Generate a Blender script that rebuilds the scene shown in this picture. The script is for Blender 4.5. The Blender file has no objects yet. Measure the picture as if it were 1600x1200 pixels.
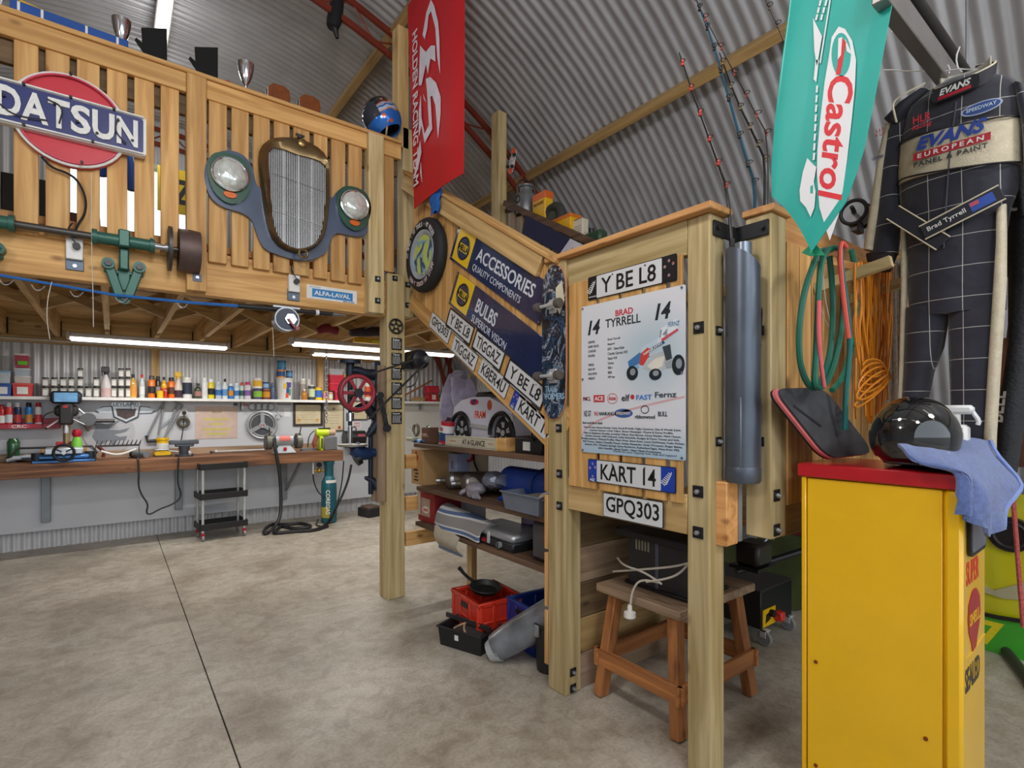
import bpy, math, random
from math import sin, cos, pi, sqrt, atan2, radians as RAD
from mathutils import Vector as V, Matrix as MX
SC = bpy.context.scene
COL = SC.collection
# ---------------------------------------------------------------- camera, world, lights, exposure
FPX, YAW, CY, EYE = 818.5, RAD(37.37), 642.6, 1.57
cam = bpy.data.cameras.new('camera'); cam.sensor_width = 36; cam.lens = FPX / 1600 * 36
cam.shift_y = (CY - 600) / 1600; cam.clip_start = .02; cam.clip_end = 200
cam_o = bpy.data.objects.new('camera', cam); COL.objects.link(cam_o)
cam_o.location = (0, 0, EYE); cam_o.rotation_euler = (pi / 2, 0, -YAW); SC.camera = cam_o
SC.view_settings.view_transform = 'Standard'; SC.view_settings.look = 'None'
SC.view_settings.gamma = 1; SC.view_settings.use_curve_mapping = False
SC.view_settings.exposure = -0.3
wd = bpy.data.worlds.new('sky'); SC.world = wd; wd.use_nodes = True
wn = wd.node_tree.nodes; wn['Background'].inputs[0].default_value = (.82, .91, 1, 1); wn['Background'].inputs[1].default_value = 2.5
SC.cycles.max_bounces = 8; SC.cycles.diffuse_bounces = 4; SC.cycles.glossy_bounces = 4
SC.cycles.transparent_max_bounces = 12; SC.cycles.sample_clamp_indirect = 4
def area(name, loc, sx, sy, power, col=(1, .97, .92), rot=(0, 0, 0)):
    l = bpy.data.lights.new(name, 'AREA'); l.shape = 'RECTANGLE'; l.size = sx; l.size_y = sy; l.energy = power; l.color = col
    o = bpy.data.objects.new(name, l); COL.objects.link(o); o.location = loc; o.rotation_euler = rot
    return o
# ridge tube, added fill lamps for the roof, and the tubes under the mezzanine
def lamp(name, loc, power, rad=.12, col=(1, .98, .95)):
    l = bpy.data.lights.new(name, 'POINT'); l.shadow_soft_size = rad; l.energy = power; l.color = col
    o = bpy.data.objects.new(name, l); COL.objects.link(o); o.location = loc
    return o
lamp('ridge_lamp', (.36, 5.6, 4.55), 13); lamp('ridge_lamp', (.36, 6.9, 4.55), 11)
for p_ in ((.36, 1.2, 3.75), (.36, -1.6, 3.75), (-2.2, 1.0, 3.35), (2.6, -1.3, 3.35)): lamp('roof_fill_lamp', p_, 105, .25)  # fill lamps added out of view to brighten the roof
area('bench_lamp', (.37, 7.0, 2.28), 1.35, .06, 26)
area('bench_lamp', (1.85, 5.5, 2.18), 1.2, .06, 22)
area('bench_lamp', (2.45, 7.0, 2.28), 1.2, .06, 22)
area('bench_lamp', (3.4, 5.6, 2.25), 1.2, .06, 20)
# ---------------------------------------------------------------- pixel -> real plane helpers (measuring only)
_s, _c = sin(YAW), cos(YAW)
def ray(u, v):
    a = (u - 800) / FPX; return V((_s + _c * a, _c - _s * a, (CY - v) / FPX))
def PX(u, v, X): d = ray(u, v); return d * (X / d.x) + V((0, 0, EYE))
def PY(u, v, Y): d = ray(u, v); return d * (Y / d.y) + V((0, 0, EYE))
def PZ(u, v, Z): d = ray(u, v); return d * ((Z - EYE) / d.z) + V((0, 0, EYE))
# ---------------------------------------------------------------- materials
_mc = {}
def lin(h):
    h = h.lstrip('#'); r = []
    for i in (0, 2, 4):
        c = int(h[i:i+2], 16) / 255; r.append(c / 12.92 if c <= .04045 else ((c + .055) / 1.055) ** 2.4)
    return (*r, 1)
def _new(name):
    m = bpy.data.materials.new(name); m.use_nodes = True; nt = m.node_tree
    return m, nt, nt.nodes['Principled BSDF'], nt.nodes.new, nt.links.new
def C(h, rough=.5, metal=0, var=.10, scale=9, bump=0, emit=0, trans=0, coat=0, sheen=0):
    k = (h, rough, metal, var, scale, bump, emit, trans, coat, sheen)
    if k in _mc: return _mc[k]
    m, nt, p, N, L = _new('surface_%s' % h.strip('#'))
    p.inputs['Roughness'].default_value = rough; p.inputs['Metallic'].default_value = metal
    tc = N('ShaderNodeTexCoord'); nz = N('ShaderNodeTexNoise'); nz.inputs['Scale'].default_value = scale; nz.inputs['Detail'].default_value = 5
    L(tc.outputs['Object'], nz.inputs['Vector'])
    rp = N('ShaderNodeValToRGB'); c = lin(h)
    rp.color_ramp.elements[0].position = .3; rp.color_ramp.elements[1].position = .7
    rp.color_ramp.elements[0].color = (*[x * (1 - var) for x in c[:3]], 1)
    rp.color_ramp.elements[1].color = (*[min(1, x * (1 + var * .6)) for x in c[:3]], 1)
    L(nz.outputs['Fac'], rp.inputs['Fac']); L(rp.outputs['Color'], p.inputs['Base Color'])
    if bump:
        b = N('ShaderNodeBump'); b.inputs['Strength'].default_value = bump; b.inputs['Distance'].default_value = .01
        n2 = N('ShaderNodeTexNoise'); n2.inputs['Scale'].default_value = scale * 8; L(tc.outputs['Object'], n2.inputs['Vector'])
        L(n2.outputs['Fac'], b.inputs['Height']); L(b.outputs['Normal'], p.inputs['Normal'])
    if emit: L(rp.outputs['Color'], p.inputs['Emission Color']); p.inputs['Emission Strength'].default_value = emit
    if trans: p.inputs['Transmission Weight'].default_value = trans; p.inputs['IOR'].default_value = 1.2
    if coat: p.inputs['Coat Weight'].default_value = coat; p.inputs['Coat Roughness'].default_value = .06
    if sheen: p.inputs['Sheen Weight'].default_value = sheen
    _mc[k] = m; return m
def WOOD(tone='pine', ax=2):
    k = ('wood', tone, ax)
    if k in _mc: return _mc[k]
    lo, hi, kn = {'pine': ('#a98652', '#d6b57f', '#6b4522'), 'post': ('#a8915f', '#d3be90', '#75552f'), 'grey': ('#857560', '#b8a78c', '#5b4b38'),
                  'brown': ('#4a3628', '#755844', '#2c1d14'), 'slat': ('#b38247', '#dcae6e', '#7d4f28'), 'bench': ('#5a3826', '#9a6a47', '#3a2317'),
                  'stool': ('#85502a', '#b97a45', '#4d2b14'), 'old': ('#7d6550', '#a98f75', '#4a3a2c'), 'orange': ('#bb8048', '#dca66b', '#7c4c28'),
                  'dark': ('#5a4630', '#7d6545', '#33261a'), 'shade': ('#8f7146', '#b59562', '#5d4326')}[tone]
    m, nt, p, N, L = _new('wood_%s_%s' % (tone, 'xyz'[ax])); p.inputs['Roughness'].default_value = .62
    tc = N('ShaderNodeTexCoord'); oi = N('ShaderNodeObjectInfo'); mp = N('ShaderNodeMapping')
    ml = N('ShaderNodeMath'); ml.operation = 'MULTIPLY'; ml.inputs[1].default_value = 37; L(oi.outputs['Random'], ml.inputs[0])
    cb = N('ShaderNodeCombineXYZ'); [L(ml.outputs[0], cb.inputs[i]) for i in range(3)]
    ad = N('ShaderNodeVectorMath'); L(tc.outputs['Object'], ad.inputs[0]); L(cb.outputs[0], ad.inputs[1])
    sc = [22, 22, 22]; sc[ax] = 1.3; mp.inputs['Scale'].default_value = sc; L(ad.outputs[0], mp.inputs['Vector'])
    nz = N('ShaderNodeTexNoise'); nz.inputs['Scale'].default_value = 1; nz.inputs['Detail'].default_value = 4; nz.inputs['Distortion'].default_value = .6
    L(mp.outputs[0], nz.inputs['Vector'])
    rp = N('ShaderNodeValToRGB'); e = rp.color_ramp.elements; e[0].position = .32; e[1].position = .66; e[0].color = lin(lo); e[1].color = lin(hi)
    L(nz.outputs['Fac'], rp.inputs['Fac'])
    m2 = N('ShaderNodeMapping'); s2 = [6.5, 6.5, 6.5]; s2[ax] = 3.0; m2.inputs['Scale'].default_value = s2; L(ad.outputs[0], m2.inputs['Vector'])
    vo = N('ShaderNodeTexVoronoi'); vo.inputs['Scale'].default_value = 1; L(m2.outputs[0], vo.inputs['Vector'])
    kr = N('ShaderNodeValToRGB'); kr.color_ramp.elements[0].position = .05; kr.color_ramp.elements[1].position = .13
    kr.color_ramp.elements[0].color = (.75, .75, .75, 1); kr.color_ramp.elements[1].color = (0, 0, 0, 1); L(vo.outputs['Distance'], kr.inputs['Fac'])
    mx = N('ShaderNodeMix'); mx.data_type = 'RGBA'; L(kr.outputs[0], mx.inputs[0]); L(rp.outputs[0], mx.inputs[6]); mx.inputs[7].default_value = lin(kn)
    hs = N('ShaderNodeHueSaturation'); mr = N('ShaderNodeMapRange'); mr.inputs[3].default_value = .86; mr.inputs[4].default_value = 1.12
    L(oi.outputs['Random'], mr.inputs[0]); L(mr.outputs[0], hs.inputs['Value']); L(mx.outputs[2], hs.inputs['Color']); L(hs.outputs[0], p.inputs['Base Color'])
    bp = N('ShaderNodeBump'); bp.inputs['Strength'].default_value = .12; bp.inputs['Distance'].default_value = .004; L(nz.outputs['Fac'], bp.inputs['Height']); L(bp.outputs[0], p.inputs['Normal'])
    _mc[k] = m; return m
def GLASS(h='#ffffff', rough=.02, alpha=.25):
    k = ('glass', h, rough, alpha)
    if k in _mc: return _mc[k]
    m, nt, p, N, L = _new('glass'); nz = N('ShaderNodeTexNoise'); nz.inputs['Scale'].default_value = 4
    p.inputs['Base Color'].default_value = lin(h); p.inputs['Alpha'].default_value = alpha
    mr = N('ShaderNodeMapRange'); mr.inputs[3].default_value = rough; mr.inputs[4].default_value = rough + .05; L(nz.outputs[0], mr.inputs[0]); L(mr.outputs[0], p.inputs['Roughness'])
    _mc[k] = m; return m
# ---------------------------------------------------------------- geometry
class B:
    def __init__(s, m=None): s.v = []; s.f = []; s.m = m or MX()
    def _a(s, vs, fs):
        n = len(s.v); s.v += [s.m @ V(p) for p in vs]; s.f += [[i + n for i in f] for f in fs]; return s
    def box(s, x0, y0, z0, x1, y1, z1, c=0):
        if x0 > x1: x0, x1 = x1, x0
        if y0 > y1: y0, y1 = y1, y0
        if z0 > z1: z0, z1 = z1, z0
        P = ((x0, x1), (y0, y1), (z0, z1))
        if not c:
            vs = [(P[0][i], P[1][j], P[2][k]) for i in (0, 1) for j in (0, 1) for k in (0, 1)]
            return s._a(vs, [(0, 1, 3, 2), (4, 6, 7, 5), (0, 4, 5, 1), (2, 3, 7, 6), (0, 2, 6, 4), (1, 5, 7, 3)])
        c = min(c, (x1-x0)*.45, (y1-y0)*.45, (z1-z0)*.45); vs = []; ix = {}
        for i in (0, 1):
            for j in (0, 1):
                for k in (0, 1):
                    q = (P[0][i], P[1][j], P[2][k]); d = ((1, -1)[i]*c, (1, -1)[j]*c, (1, -1)[k]*c)
                    for a in range(3):
                        ix[i, j, k, a] = len(vs); vs.append(tuple(q[b] + (0 if b == a else d[b]) for b in range(3)))
        fs = []
        for a in range(3):
            b, e = (a+1) % 3, (a+2) % 3
            def I(av, bv, ev, w): t = [0, 0, 0]; t[a] = av; t[b] = bv; t[e] = ev; return ix[(*t, w)]
            for w in (0, 1): fs.append([I(w, 0, 0, a), I(w, 1, 0, a), I(w, 1, 1, a), I(w, 0, 1, a)])
            for bv in (0, 1):
                for ev in (0, 1): fs.append([I(0, bv, ev, b), I(1, bv, ev, b), I(1, bv, ev, e), I(0, bv, ev, e)])
        for i in (0, 1):
            for j in (0, 1):
                for k in (0, 1): fs.append([ix[i, j, k, 0], ix[i, j, k, 1], ix[i, j, k, 2]])
        return s._a(vs, fs)
    def bar(s, p, q, w, h, up=(0, 0, 1), c=0):
        p, q = V(p), V(q); d = (q-p); L = d.length; d.normalize(); up = V(up); x = d.cross(up)
        if x.length < 1e-4: x = d.cross(V((1, 0, 0)))
        x.normalize(); z = x.cross(d); o = s.m
        s.m = o @ MX(((x.x, d.x, z.x, p.x), (x.y, d.y, z.y, p.y), (x.z, d.z, z.z, p.z), (0, 0, 0, 1)))
        s.box(-w/2, 0, -h/2, w/2, L, h/2, c); s.m = o; return s
    def ring(s, d):
        d = d.normalized(); x = d.cross(V((0, 0, 1)))
        if x.length < 1e-3: x = V((1, 0, 0))
        x.normalize(); return x, d.cross(x)
    def cyl(s, p, q, r, r2=None, n=16, cap=True):
        p, q = V(p), V(q); r2 = r if r2 is None else r2; x, y = s.ring(q-p); vs = []
        for o, rr in ((p, r), (q, r2)):
            vs += [o + (x*cos(2*pi*i/n) + y*sin(2*pi*i/n))*rr for i in range(n)]
        fs = [(i, (i+1) % n, n+(i+1) % n, n+i) for i in range(n)]
        if cap: fs += [list(range(n))[::-1], list(range(n, 2*n))]
        return s._a(vs, fs)
    def tube(s, pts, r, n=8, closed=False, sm=0):
        P = [V(p) for p in pts]
        for _ in range(sm):
            Q = []; m = len(P)
            for i in range(m if closed else m-1):
                a, b = P[i], P[(i+1) % m]; Q += [a*.75+b*.25, a*.25+b*.75]
            P = Q if closed else [P[0]] + Q + [P[-1]]
        m = len(P); vs = []; x = None
        for i in range(m):
            t = (P[(i+1) % m]-P[i-1]) if closed else (P[min(i+1, m-1)]-P[max(i-1, 0)])
            if t.length < 1e-9: t = V((0, 0, 1))
            t.normalize()
            if x is None: x, y = s.ring(t)
            else:
                x = x - t*x.dot(t)
                if x.length < 1e-6: x = s.ring(t)[0]
                x.normalize(); y = t.cross(x)
            rr = r
            if isinstance(r, (list, tuple)):
                q_ = i/(m-1)*(len(r)-1); k_ = min(int(q_), len(r)-2); rr = r[k_]+(r[k_+1]-r[k_])*(q_-k_)
            vs += [P[i] + (x*cos(2*pi*k/n)+y*sin(2*pi*k/n))*rr for k in range(n)]
        fs = [(i*n+k, i*n+(k+1) % n, ((i+1) % m)*n+(k+1) % n, ((i+1) % m)*n+k) for i in range(m if closed else m-1) for k in range(n)]
        if not closed: fs += [list(range(n))[::-1], list(range((m-1)*n, m*n))]
        return s._a(vs, fs)
    def lathe(s, prof, n=20, o=(0, 0, 0), ax=2):
        vs = []; m = len(prof); ox = V(o)
        for r, z in prof:
            for i in range(n):
                a = 2*pi*i/n; q = [r*cos(a), r*sin(a), z]; q = q[-(ax+1) % 3:] + q[:-(ax+1) % 3] if ax != 2 else q
                vs.append(ox + V(q))
        fs = [(j*n+i, j*n+(i+1) % n, (j+1)*n+(i+1) % n, (j+1)*n+i) for j in range(m-1) for i in range(n)]
        fs += [list(range(n))[::-1], list(range((m-1)*n, m*n))]
        return s._a(vs, fs)
    def prism(s, poly, z0, z1):
        n = len(poly)
        return s._a([(x, y, z0) for x, y in poly] + [(x, y, z1) for x, y in poly],
                    [list(range(n))[::-1], list(range(n, 2*n))] + [(i, (i+1) % n, n+(i+1) % n, n+i) for i in range(n)])
    def sph(s, c, r, n=16, m=10, lo=-90, hi=90):
        rx, ry, rz = r if isinstance(r, (tuple, list)) else (r, r, r); vs = []
        for j in range(m+1):
            t = RAD(lo + (hi-lo)*j/m); vs += [(c[0]+rx*cos(t)*cos(2*pi*i/n), c[1]+ry*cos(t)*sin(2*pi*i/n), c[2]+rz*sin(t)) for i in range(n)]
        fs = [(j*n+i, j*n+(i+1) % n, (j+1)*n+(i+1) % n, (j+1)*n+i) for j in range(m) for i in range(n)]
        return s._a(vs, fs + [list(range(n))[::-1], list(range(m*n, (m+1)*n))])
    def torus(s, c, R, r, ax=2, n=24, k=8, sq=1):
        pts = []
        for i in range(n):
            a = 2*pi*i/n; q = [R*cos(a), R*sin(a)*sq, 0]; q = q if ax == 2 else ([0, q[0], q[1]] if ax == 0 else [q[0], 0, q[1]])
            pts.append(V(c)+V(q))
        return s.tube(pts, r, k, True)
    def surf(s, fn, nu, nv, th=.004):
        """fn(u,v)->point; a sheet with real thickness"""
        g = [[V(fn(i/nu, j/nv)) for j in range(nv+1)] for i in range(nu+1)]; vs = []
        def nrm(i, j):
            a = g[min(i+1, nu)][j]-g[max(i-1, 0)][j]; b = g[i][min(j+1, nv)]-g[i][max(j-1, 0)]; n = a.cross(b)
            return n.normalized() if n.length > 1e-9 else V((0, 0, 1))
        for sg in (.5, -.5): vs += [g[i][j] + nrm(i, j)*th*sg for i in range(nu+1) for j in range(nv+1)]
        K = nv+1; T = (nu+1)*K; fs = []
        for i in range(nu):
            for j in range(nv):
                q = (i*K+j, (i+1)*K+j, (i+1)*K+j+1, i*K+j+1); fs += [q, tuple(T+x for x in q[::-1])]
        rim = [(i, 0) for i in range(nu+1)] + [(nu, j) for j in range(1, nv+1)] + [(i, nv) for i in range(nu-1, -1, -1)] + [(0, j) for j in range(nv-1, 0, -1)]
        for a in range(len(rim)):
            p = rim[a][0]*K+rim[a][1]; b = rim[(a+1) % len(rim)]; q = b[0]*K+b[1]; fs.append((p, T+p, T+q, q))
        return s._a(vs, fs)
def smoothpoly(pts, it=2):
    P = [V((*p, 0)) for p in pts]
    for _ in range(it):
        P = [w for i in range(len(P)) for w in (P[i]*.75+P[(i+1) % len(P)]*.25, P[i]*.25+P[(i+1) % len(P)]*.75)]
    return [(p.x, p.y) for p in P]
def PF(u, v, f): return ray(u, v)*f+V((0, 0, EYE))
def gridsheet(rows):
    def cr(p, t):
        n = len(p)-1; t *= n; i = min(int(t), n-1); t -= i; a, b, c, d = p[max(i-1, 0)], p[i], p[i+1], p[min(i+2, n)]
        return .5*((2*b)+(c-a)*t+(2*a-5*b+4*c-d)*t*t+(3*b-a-3*c+d)*t**3)
    R_ = [[PF(*q) for q in r] for r in rows]
    return lambda a, q: cr([cr(r, a) for r in R_], q)
def circ(cx, cy, r, n=28, ry=None, a0=0, a1=360):
    ry = ry or r; return [(cx+r*cos(RAD(a0+(a1-a0)*i/(n if a1-a0 == 360 else n-1))), cy+ry*sin(RAD(a0+(a1-a0)*i/(n if a1-a0 == 360 else n-1)))) for i in range(n)]
def rrect(x0, y0, x1, y1, r, n=5):
    out = []
    for cx, cy, a in ((x1-r, y1-r, 0), (x0+r, y1-r, 90), (x0+r, y0+r, 180), (x1-r, y0+r, 270)):
        out += [(cx+r*cos(RAD(a+90*i/n)), cy+r*sin(RAD(a+90*i/n))) for i in range(n+1)]
    return out
def tagit(o, label=None, cat=None, group=None, kind=None):
    if label: o['label'] = label
    if cat: o['category'] = cat
    if group: o['group'] = group
    if kind: o['kind'] = kind
    return o
def O(name, b, mat, parent=None, sharp=40, label=None, cat=None, group=None, kind=None, recalc=True):
    me = bpy.data.meshes.new(name); me.from_pydata([tuple(p) for p in b.v], [], b.f)
    if recalc:
        import bmesh
        bm = bmesh.new(); bm.from_mesh(me); bmesh.ops.recalc_face_normals(bm, faces=bm.faces); bm.to_mesh(me); bm.free()
    me.materials.append(mat)
    if sharp:
        me.polygons.foreach_set('use_smooth', [True]*len(me.polygons)); me.set_sharp_from_angle(angle=RAD(sharp))
    o = bpy.data.objects.new(name, me); COL.objects.link(o)
    if parent: o.parent = parent
    return tagit(o, label, cat, group, kind)
def T(name, label, cat, fr=None, group=None, kind=None):
    o = bpy.data.objects.new(name, None); COL.objects.link(o); o.empty_display_size = .05
    if fr is not None: o.matrix_world = fr if isinstance(fr, MX) else MX.Translation(V(fr))
    return tagit(o, label, cat, group, kind)
def FR(o, right, up):
    r = V(right).normalized(); u = V(up); u = (u - r*u.dot(r)).normalized(); n = r.cross(u)
    return MX(((r.x, u.x, n.x, o[0]), (r.y, u.y, n.y, o[1]), (r.z, u.z, n.z, o[2]), (0, 0, 0, 1)))
def FX(x, y, z, roll=0):   # face towards -x, right = -y
    return FR((x, y, z), (0, -cos(RAD(roll)), sin(RAD(roll))), (0, sin(RAD(roll)), cos(RAD(roll))))
def FY(x, y, z, roll=0):   # face towards -y, right = +x
    return FR((x, y, z), (cos(RAD(roll)), 0, sin(RAD(roll))), (-sin(RAD(roll)), 0, cos(RAD(roll))))
def FZ(x, y, z, yaw=0): return MX.Translation((x, y, z)) @ MX.Rotation(RAD(yaw), 4, 'Z')
def dup(root, mw, label=None, group=None):
    r = root.copy(); COL.objects.link(r); r.matrix_world = mw
    if label: r['label'] = label
    if group: r['group'] = group
    for ch in list(root.children):
        c = ch.copy(); COL.objects.link(c); c.parent = r
        for g in list(ch.children): d = g.copy(); COL.objects.link(d); d.parent = c
    return r
_tx = []
def TX(body, cx, cy, w, h, z, mat, parent, bold=0, ital=0, name='lettering', rot=0, ex=.0006, sp=1.0, m=None):
    cu = bpy.data.curves.new(name, 'FONT'); cu.body = body; cu.size = 1; cu.align_x = 'CENTER'; cu.align_y = 'CENTER'
    cu.offset = bold; cu.shear = ital; cu.resolution_u = 3; cu.space_character = sp; cu.extrude = 0
    cu.materials.append(mat); o = bpy.data.objects.new(name, cu); COL.objects.link(o); o.parent = parent
    _tx.append((o, cx, cy, w, h, z, rot, ex, m)); return o
def finish_text():
    bpy.context.view_layer.update()
    for o, cx, cy, w, h, z, rot, ex, m in _tx:
        xs = [p[0] for p in o.bound_box]; ys = [p[1] for p in o.bound_box]
        bw = max(max(xs)-min(xs), 1e-4); bh = max(max(ys)-min(ys), 1e-4)
        sx = w/bw; sy = h/bh if h else sx
        mx, my = (max(xs)+min(xs))/2*sx, (max(ys)+min(ys))/2*sy
        c, s = cos(RAD(rot)), sin(RAD(rot))
        o.scale = (sx, sy, 1); o.rotation_euler = (0, 0, RAD(rot)); o.location = (cx-(mx*c-my*s), cy-(mx*s+my*c), z+ex); o.rotation_mode = 'XYZ'
        o.data.extrude = ex
        if m: o.matrix_basis = m @ o.matrix_basis
    bpy.context.view_layer.update(); dg = bpy.context.evaluated_depsgraph_get(); new = []
    for o, *_r in _tx: new.append((o, bpy.data.meshes.new_from_object(o.evaluated_get(dg))))
    for o, me in new:
        nm = o.name.split('.')[0]; par = o.parent; mb = o.matrix_basis.copy(); o.name = 'spent'; me.name = nm
        bpy.data.objects.remove(o); q = bpy.data.objects.new(nm, me); COL.objects.link(q); q.parent = par; q.matrix_basis = mb
random.seed(5)
# ================================================================ SETTING
def concrete():
    m, nt, p, N, L = _new('concrete_floor'); tc = N('ShaderNodeTexCoord'); p.inputs['Roughness'].default_value = .42
    def nz(sc, det, dist=0):
        n = N('ShaderNodeTexNoise'); n.inputs['Scale'].default_value = sc; n.inputs['Detail'].default_value = det; n.inputs['Distortion'].default_value = dist
        L(tc.outputs['Object'], n.inputs['Vector']); return n
    def ramp(n, a, b, c0, c1):
        r = N('ShaderNodeValToRGB'); r.color_ramp.elements[0].position = a; r.color_ramp.elements[1].position = b
        r.color_ramp.elements[0].color = lin(c0); r.color_ramp.elements[1].color = lin(c1); L(n.outputs['Fac'], r.inputs['Fac']); return r
    def mul(a, b, f=1):
        x = N('ShaderNodeMix'); x.data_type = 'RGBA'; x.blend_type = 'MULTIPLY'; x.inputs[0].default_value = f; L(a, x.inputs[6]); L(b, x.inputs[7]); return x.outputs[2]
    base = ramp(nz(1.1, 6, .5), .35, .68, '#b9b2a6', '#d6cfc3')
    st = ramp(nz(2.6, 9, .5), .32, .52, '#bdb3a6', '#ffffff'); fine = ramp(nz(60, 6), .3, .7, '#e2e0dc', '#ffffff')
    big = ramp(nz(.8, 2), .35, .6, '#e6e3de', '#ffffff')
    mid = ramp(nz(11, 9, .8), .36, .6, '#cfc8bd', '#ffffff'); base = type('x', (), {'outputs': [mul(base.outputs[0], mid.outputs[0], .55)]})
    o = mul(mul(mul(base.outputs[0], st.outputs[0], .5), fine.outputs[0]), big.outputs[0]); L(o, p.inputs['Base Color'])
    bp = N('ShaderNodeBump'); bp.inputs['Strength'].default_value = .08; bp.inputs['Distance'].default_value = .01; L(nz(9, 6).outputs['Fac'], bp.inputs['Height']); L(bp.outputs[0], p.inputs['Normal'])
    return m
M_conc = concrete()
fl = O('floor', B().box(-4.75, -4.2, -.2, 5.45, 8.3, -.02), C('#4a4640', .8), None, label='pale concrete slab floor with saw cut joints', kind='structure')
for x0, x1, y0, y1 in ((-4.75, .447, -4.2, 4.18), (.453, 5.45, -4.2, 4.18), (-4.75, .447, 4.1825, 8.3), (.453, 5.45, 4.1825, 8.3)):
    O('slab', B().box(x0, y0, -.02, x1, y1, 0, .0015), M_conc, fl)
O('ground', B().box(-40, -60, -.3, 40, 60, -.201), C('#8f8c84', .9, scale=.5), None, label='gravel yard outside the open shed end', kind='structure')
M_iron = C('#b2b4ba', .42, .3, .12, 3); M_wallc = C('#cfd0d3', .4, .2, .06, 3)
XC, ZC, RR, PIT = .34, .3, 4.97, .085
def ripple(y, amp=.0115): return amp*sin(2*pi*y/PIT)
NY = int(12.3/PIT*8); NA = 44
vs = []; fs = []
for j in range(NY+1):
    y = -4.2+12.3*j/NY; r = RR+ripple(y)
    for i in range(NA+1):
        t = RAD(-93.5+187*i/NA); vs.append((XC+r*sin(t), y, ZC+r*cos(t)))
for j in range(NY):
    for i in range(NA): a = j*(NA+1)+i; fs.append((a, a+1, a+NA+2, a+NA+1))
b = B(); b.v = [V(p) for p in vs]; b.f = fs
ceil = O('ceiling', b, M_iron, None, 80, label='grey corrugated iron arched roof of the shed', kind='structure', recalc=False)
b = B()                                                  # outer skin so that no light leaks through
b.surf(lambda a, q: (XC+5.03*sin(RAD(-93.5+187*a)), -4.2+12.35*q, ZC+5.03*cos(RAD(-93.5+187*a))), 44, 1, .02)
O('outer_skin', b, C('#777a7c', .6), ceil)
# purlins and trusses
for a in (-62, -42, -21.5, 19.5, 40, 60.5):
    t = RAD(a); r = 4.895; c = V((XC+r*sin(t), 0, ZC+r*cos(t))); up = V((sin(t), 0, cos(t)))
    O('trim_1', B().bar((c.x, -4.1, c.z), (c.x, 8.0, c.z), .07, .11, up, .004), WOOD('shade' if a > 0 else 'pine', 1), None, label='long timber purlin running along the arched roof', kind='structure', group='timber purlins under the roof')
M_red = C('#7c3020', .5, .2)
for yt in (4.28, 8.0, .1, -3.9):
    tr = T('trim_2', 'red oxide steel lattice truss curving under the roof', None, (0, yt, 0), kind='structure', group='red steel roof trusses')
    arc = lambda r, a0, a1, n: [(XC+r*sin(RAD(a0+(a1-a0)*i/n)), 0, ZC+r*cos(RAD(a0+(a1-a0)*i/n))) for i in range(n+1)]
    for r in (4.845, 4.66):
        b = B(); pts = arc(r, -93, 93, 48)
        for p, q in zip(pts, pts[1:]): b.bar(p, q, .05, .03, (0, 1, 0))
        O('chord', b, M_red, tr)
    b = B(); k = 0
    for i in range(62):
        a0 = -93+3*i; p = arc(4.66 if i % 2 else 4.845, a0, a0, 1)[0]; q = arc(4.845 if i % 2 else 4.66, a0+3, a0+3, 1)[0]; b.cyl(p, q, .008, n=6)
    O('web_bars', b, M_red, tr, kind='stuff')
# gable wall with window
def ztop(x): d = 4.99**2-(x-XC)**2; return ZC+sqrt(max(d, .01))
WX0, WX1, WZ0, WZ1 = -.42, 1.0, 2.85, 4.66
b = B(); N_ = int(9.98/PIT*8); cols = [XC-4.99+9.98*i/N_ for i in range(N_+1)]
def strip(za, zb, xs):
    n = len(b.v)
    for x in xs:
        zt = ztop(x); b.v += [V((x, 8.05+ripple(x), min(za, zt))), V((x, 8.05+ripple(x), min(zb, zt)))]
    for i in range(len(xs)-1): b.f.append((n+2*i, n+2*i+2, n+2*i+3, n+2*i+1))
strip(0, WZ0, cols); strip(WZ0, 9, [x for x in cols if x <= WX0]); strip(WZ0, 9, [x for x in cols if x >= WX1]); strip(WZ1, 9, [x for x in cols if WX0 <= x <= WX1])
wb = O('wall_back', b, M_wallc, None, 80, label='light corrugated iron gable wall behind the workbench', kind='structure', recalc=False)
for u, w in ((242.5, .085), (500, .09)):
    p = PY(u, 560, 7.98); O('wall_post', B().box(p.x-w/2, 7.95, 1.72, p.x+w/2, 8.035, 2.36, .003), WOOD('pine', 2), wb)
O('trim_3', B().box(-4.4, 7.93, .218, 3.6, 7.965, 1.71, .002), C('#c3c6cc', .5, 0, .03, 2), None, label='pale grey lining board between bench shelf and floor', kind='structure')
O('trim_4', B().box(3.66, 7.93, .218, 5.1, 7.965, 1.71, .002), C('#c9c6c0', .5, 0, .03, 2), None, label='cream lining board behind the stair shelves', kind='structure')
w1 = T('window_1', 'bright window in the gable above the mezzanine', None, kind='structure'); fm = C('#c9d6c4', .5)
for x in (WX0, (WX0+WX1)/2, WX1): O('window_frame', B().box(x-.03, 7.98, WZ0, x+.03, 8.1, WZ1, .003), fm, w1)
for z in (WZ0, WZ1): O('window_frame', B().box(WX0-.03, 7.98, z-.03, WX1+.03, 8.1, z+.03, .003), fm, w1)
for i in (0, 1): O('pane', B().box(WX0+.03+i*.71, 8.04, WZ0+.03, WX0+.68+i*.71, 8.046, WZ1-.03), GLASS('#eef6ff', .01, .06), w1)
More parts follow.
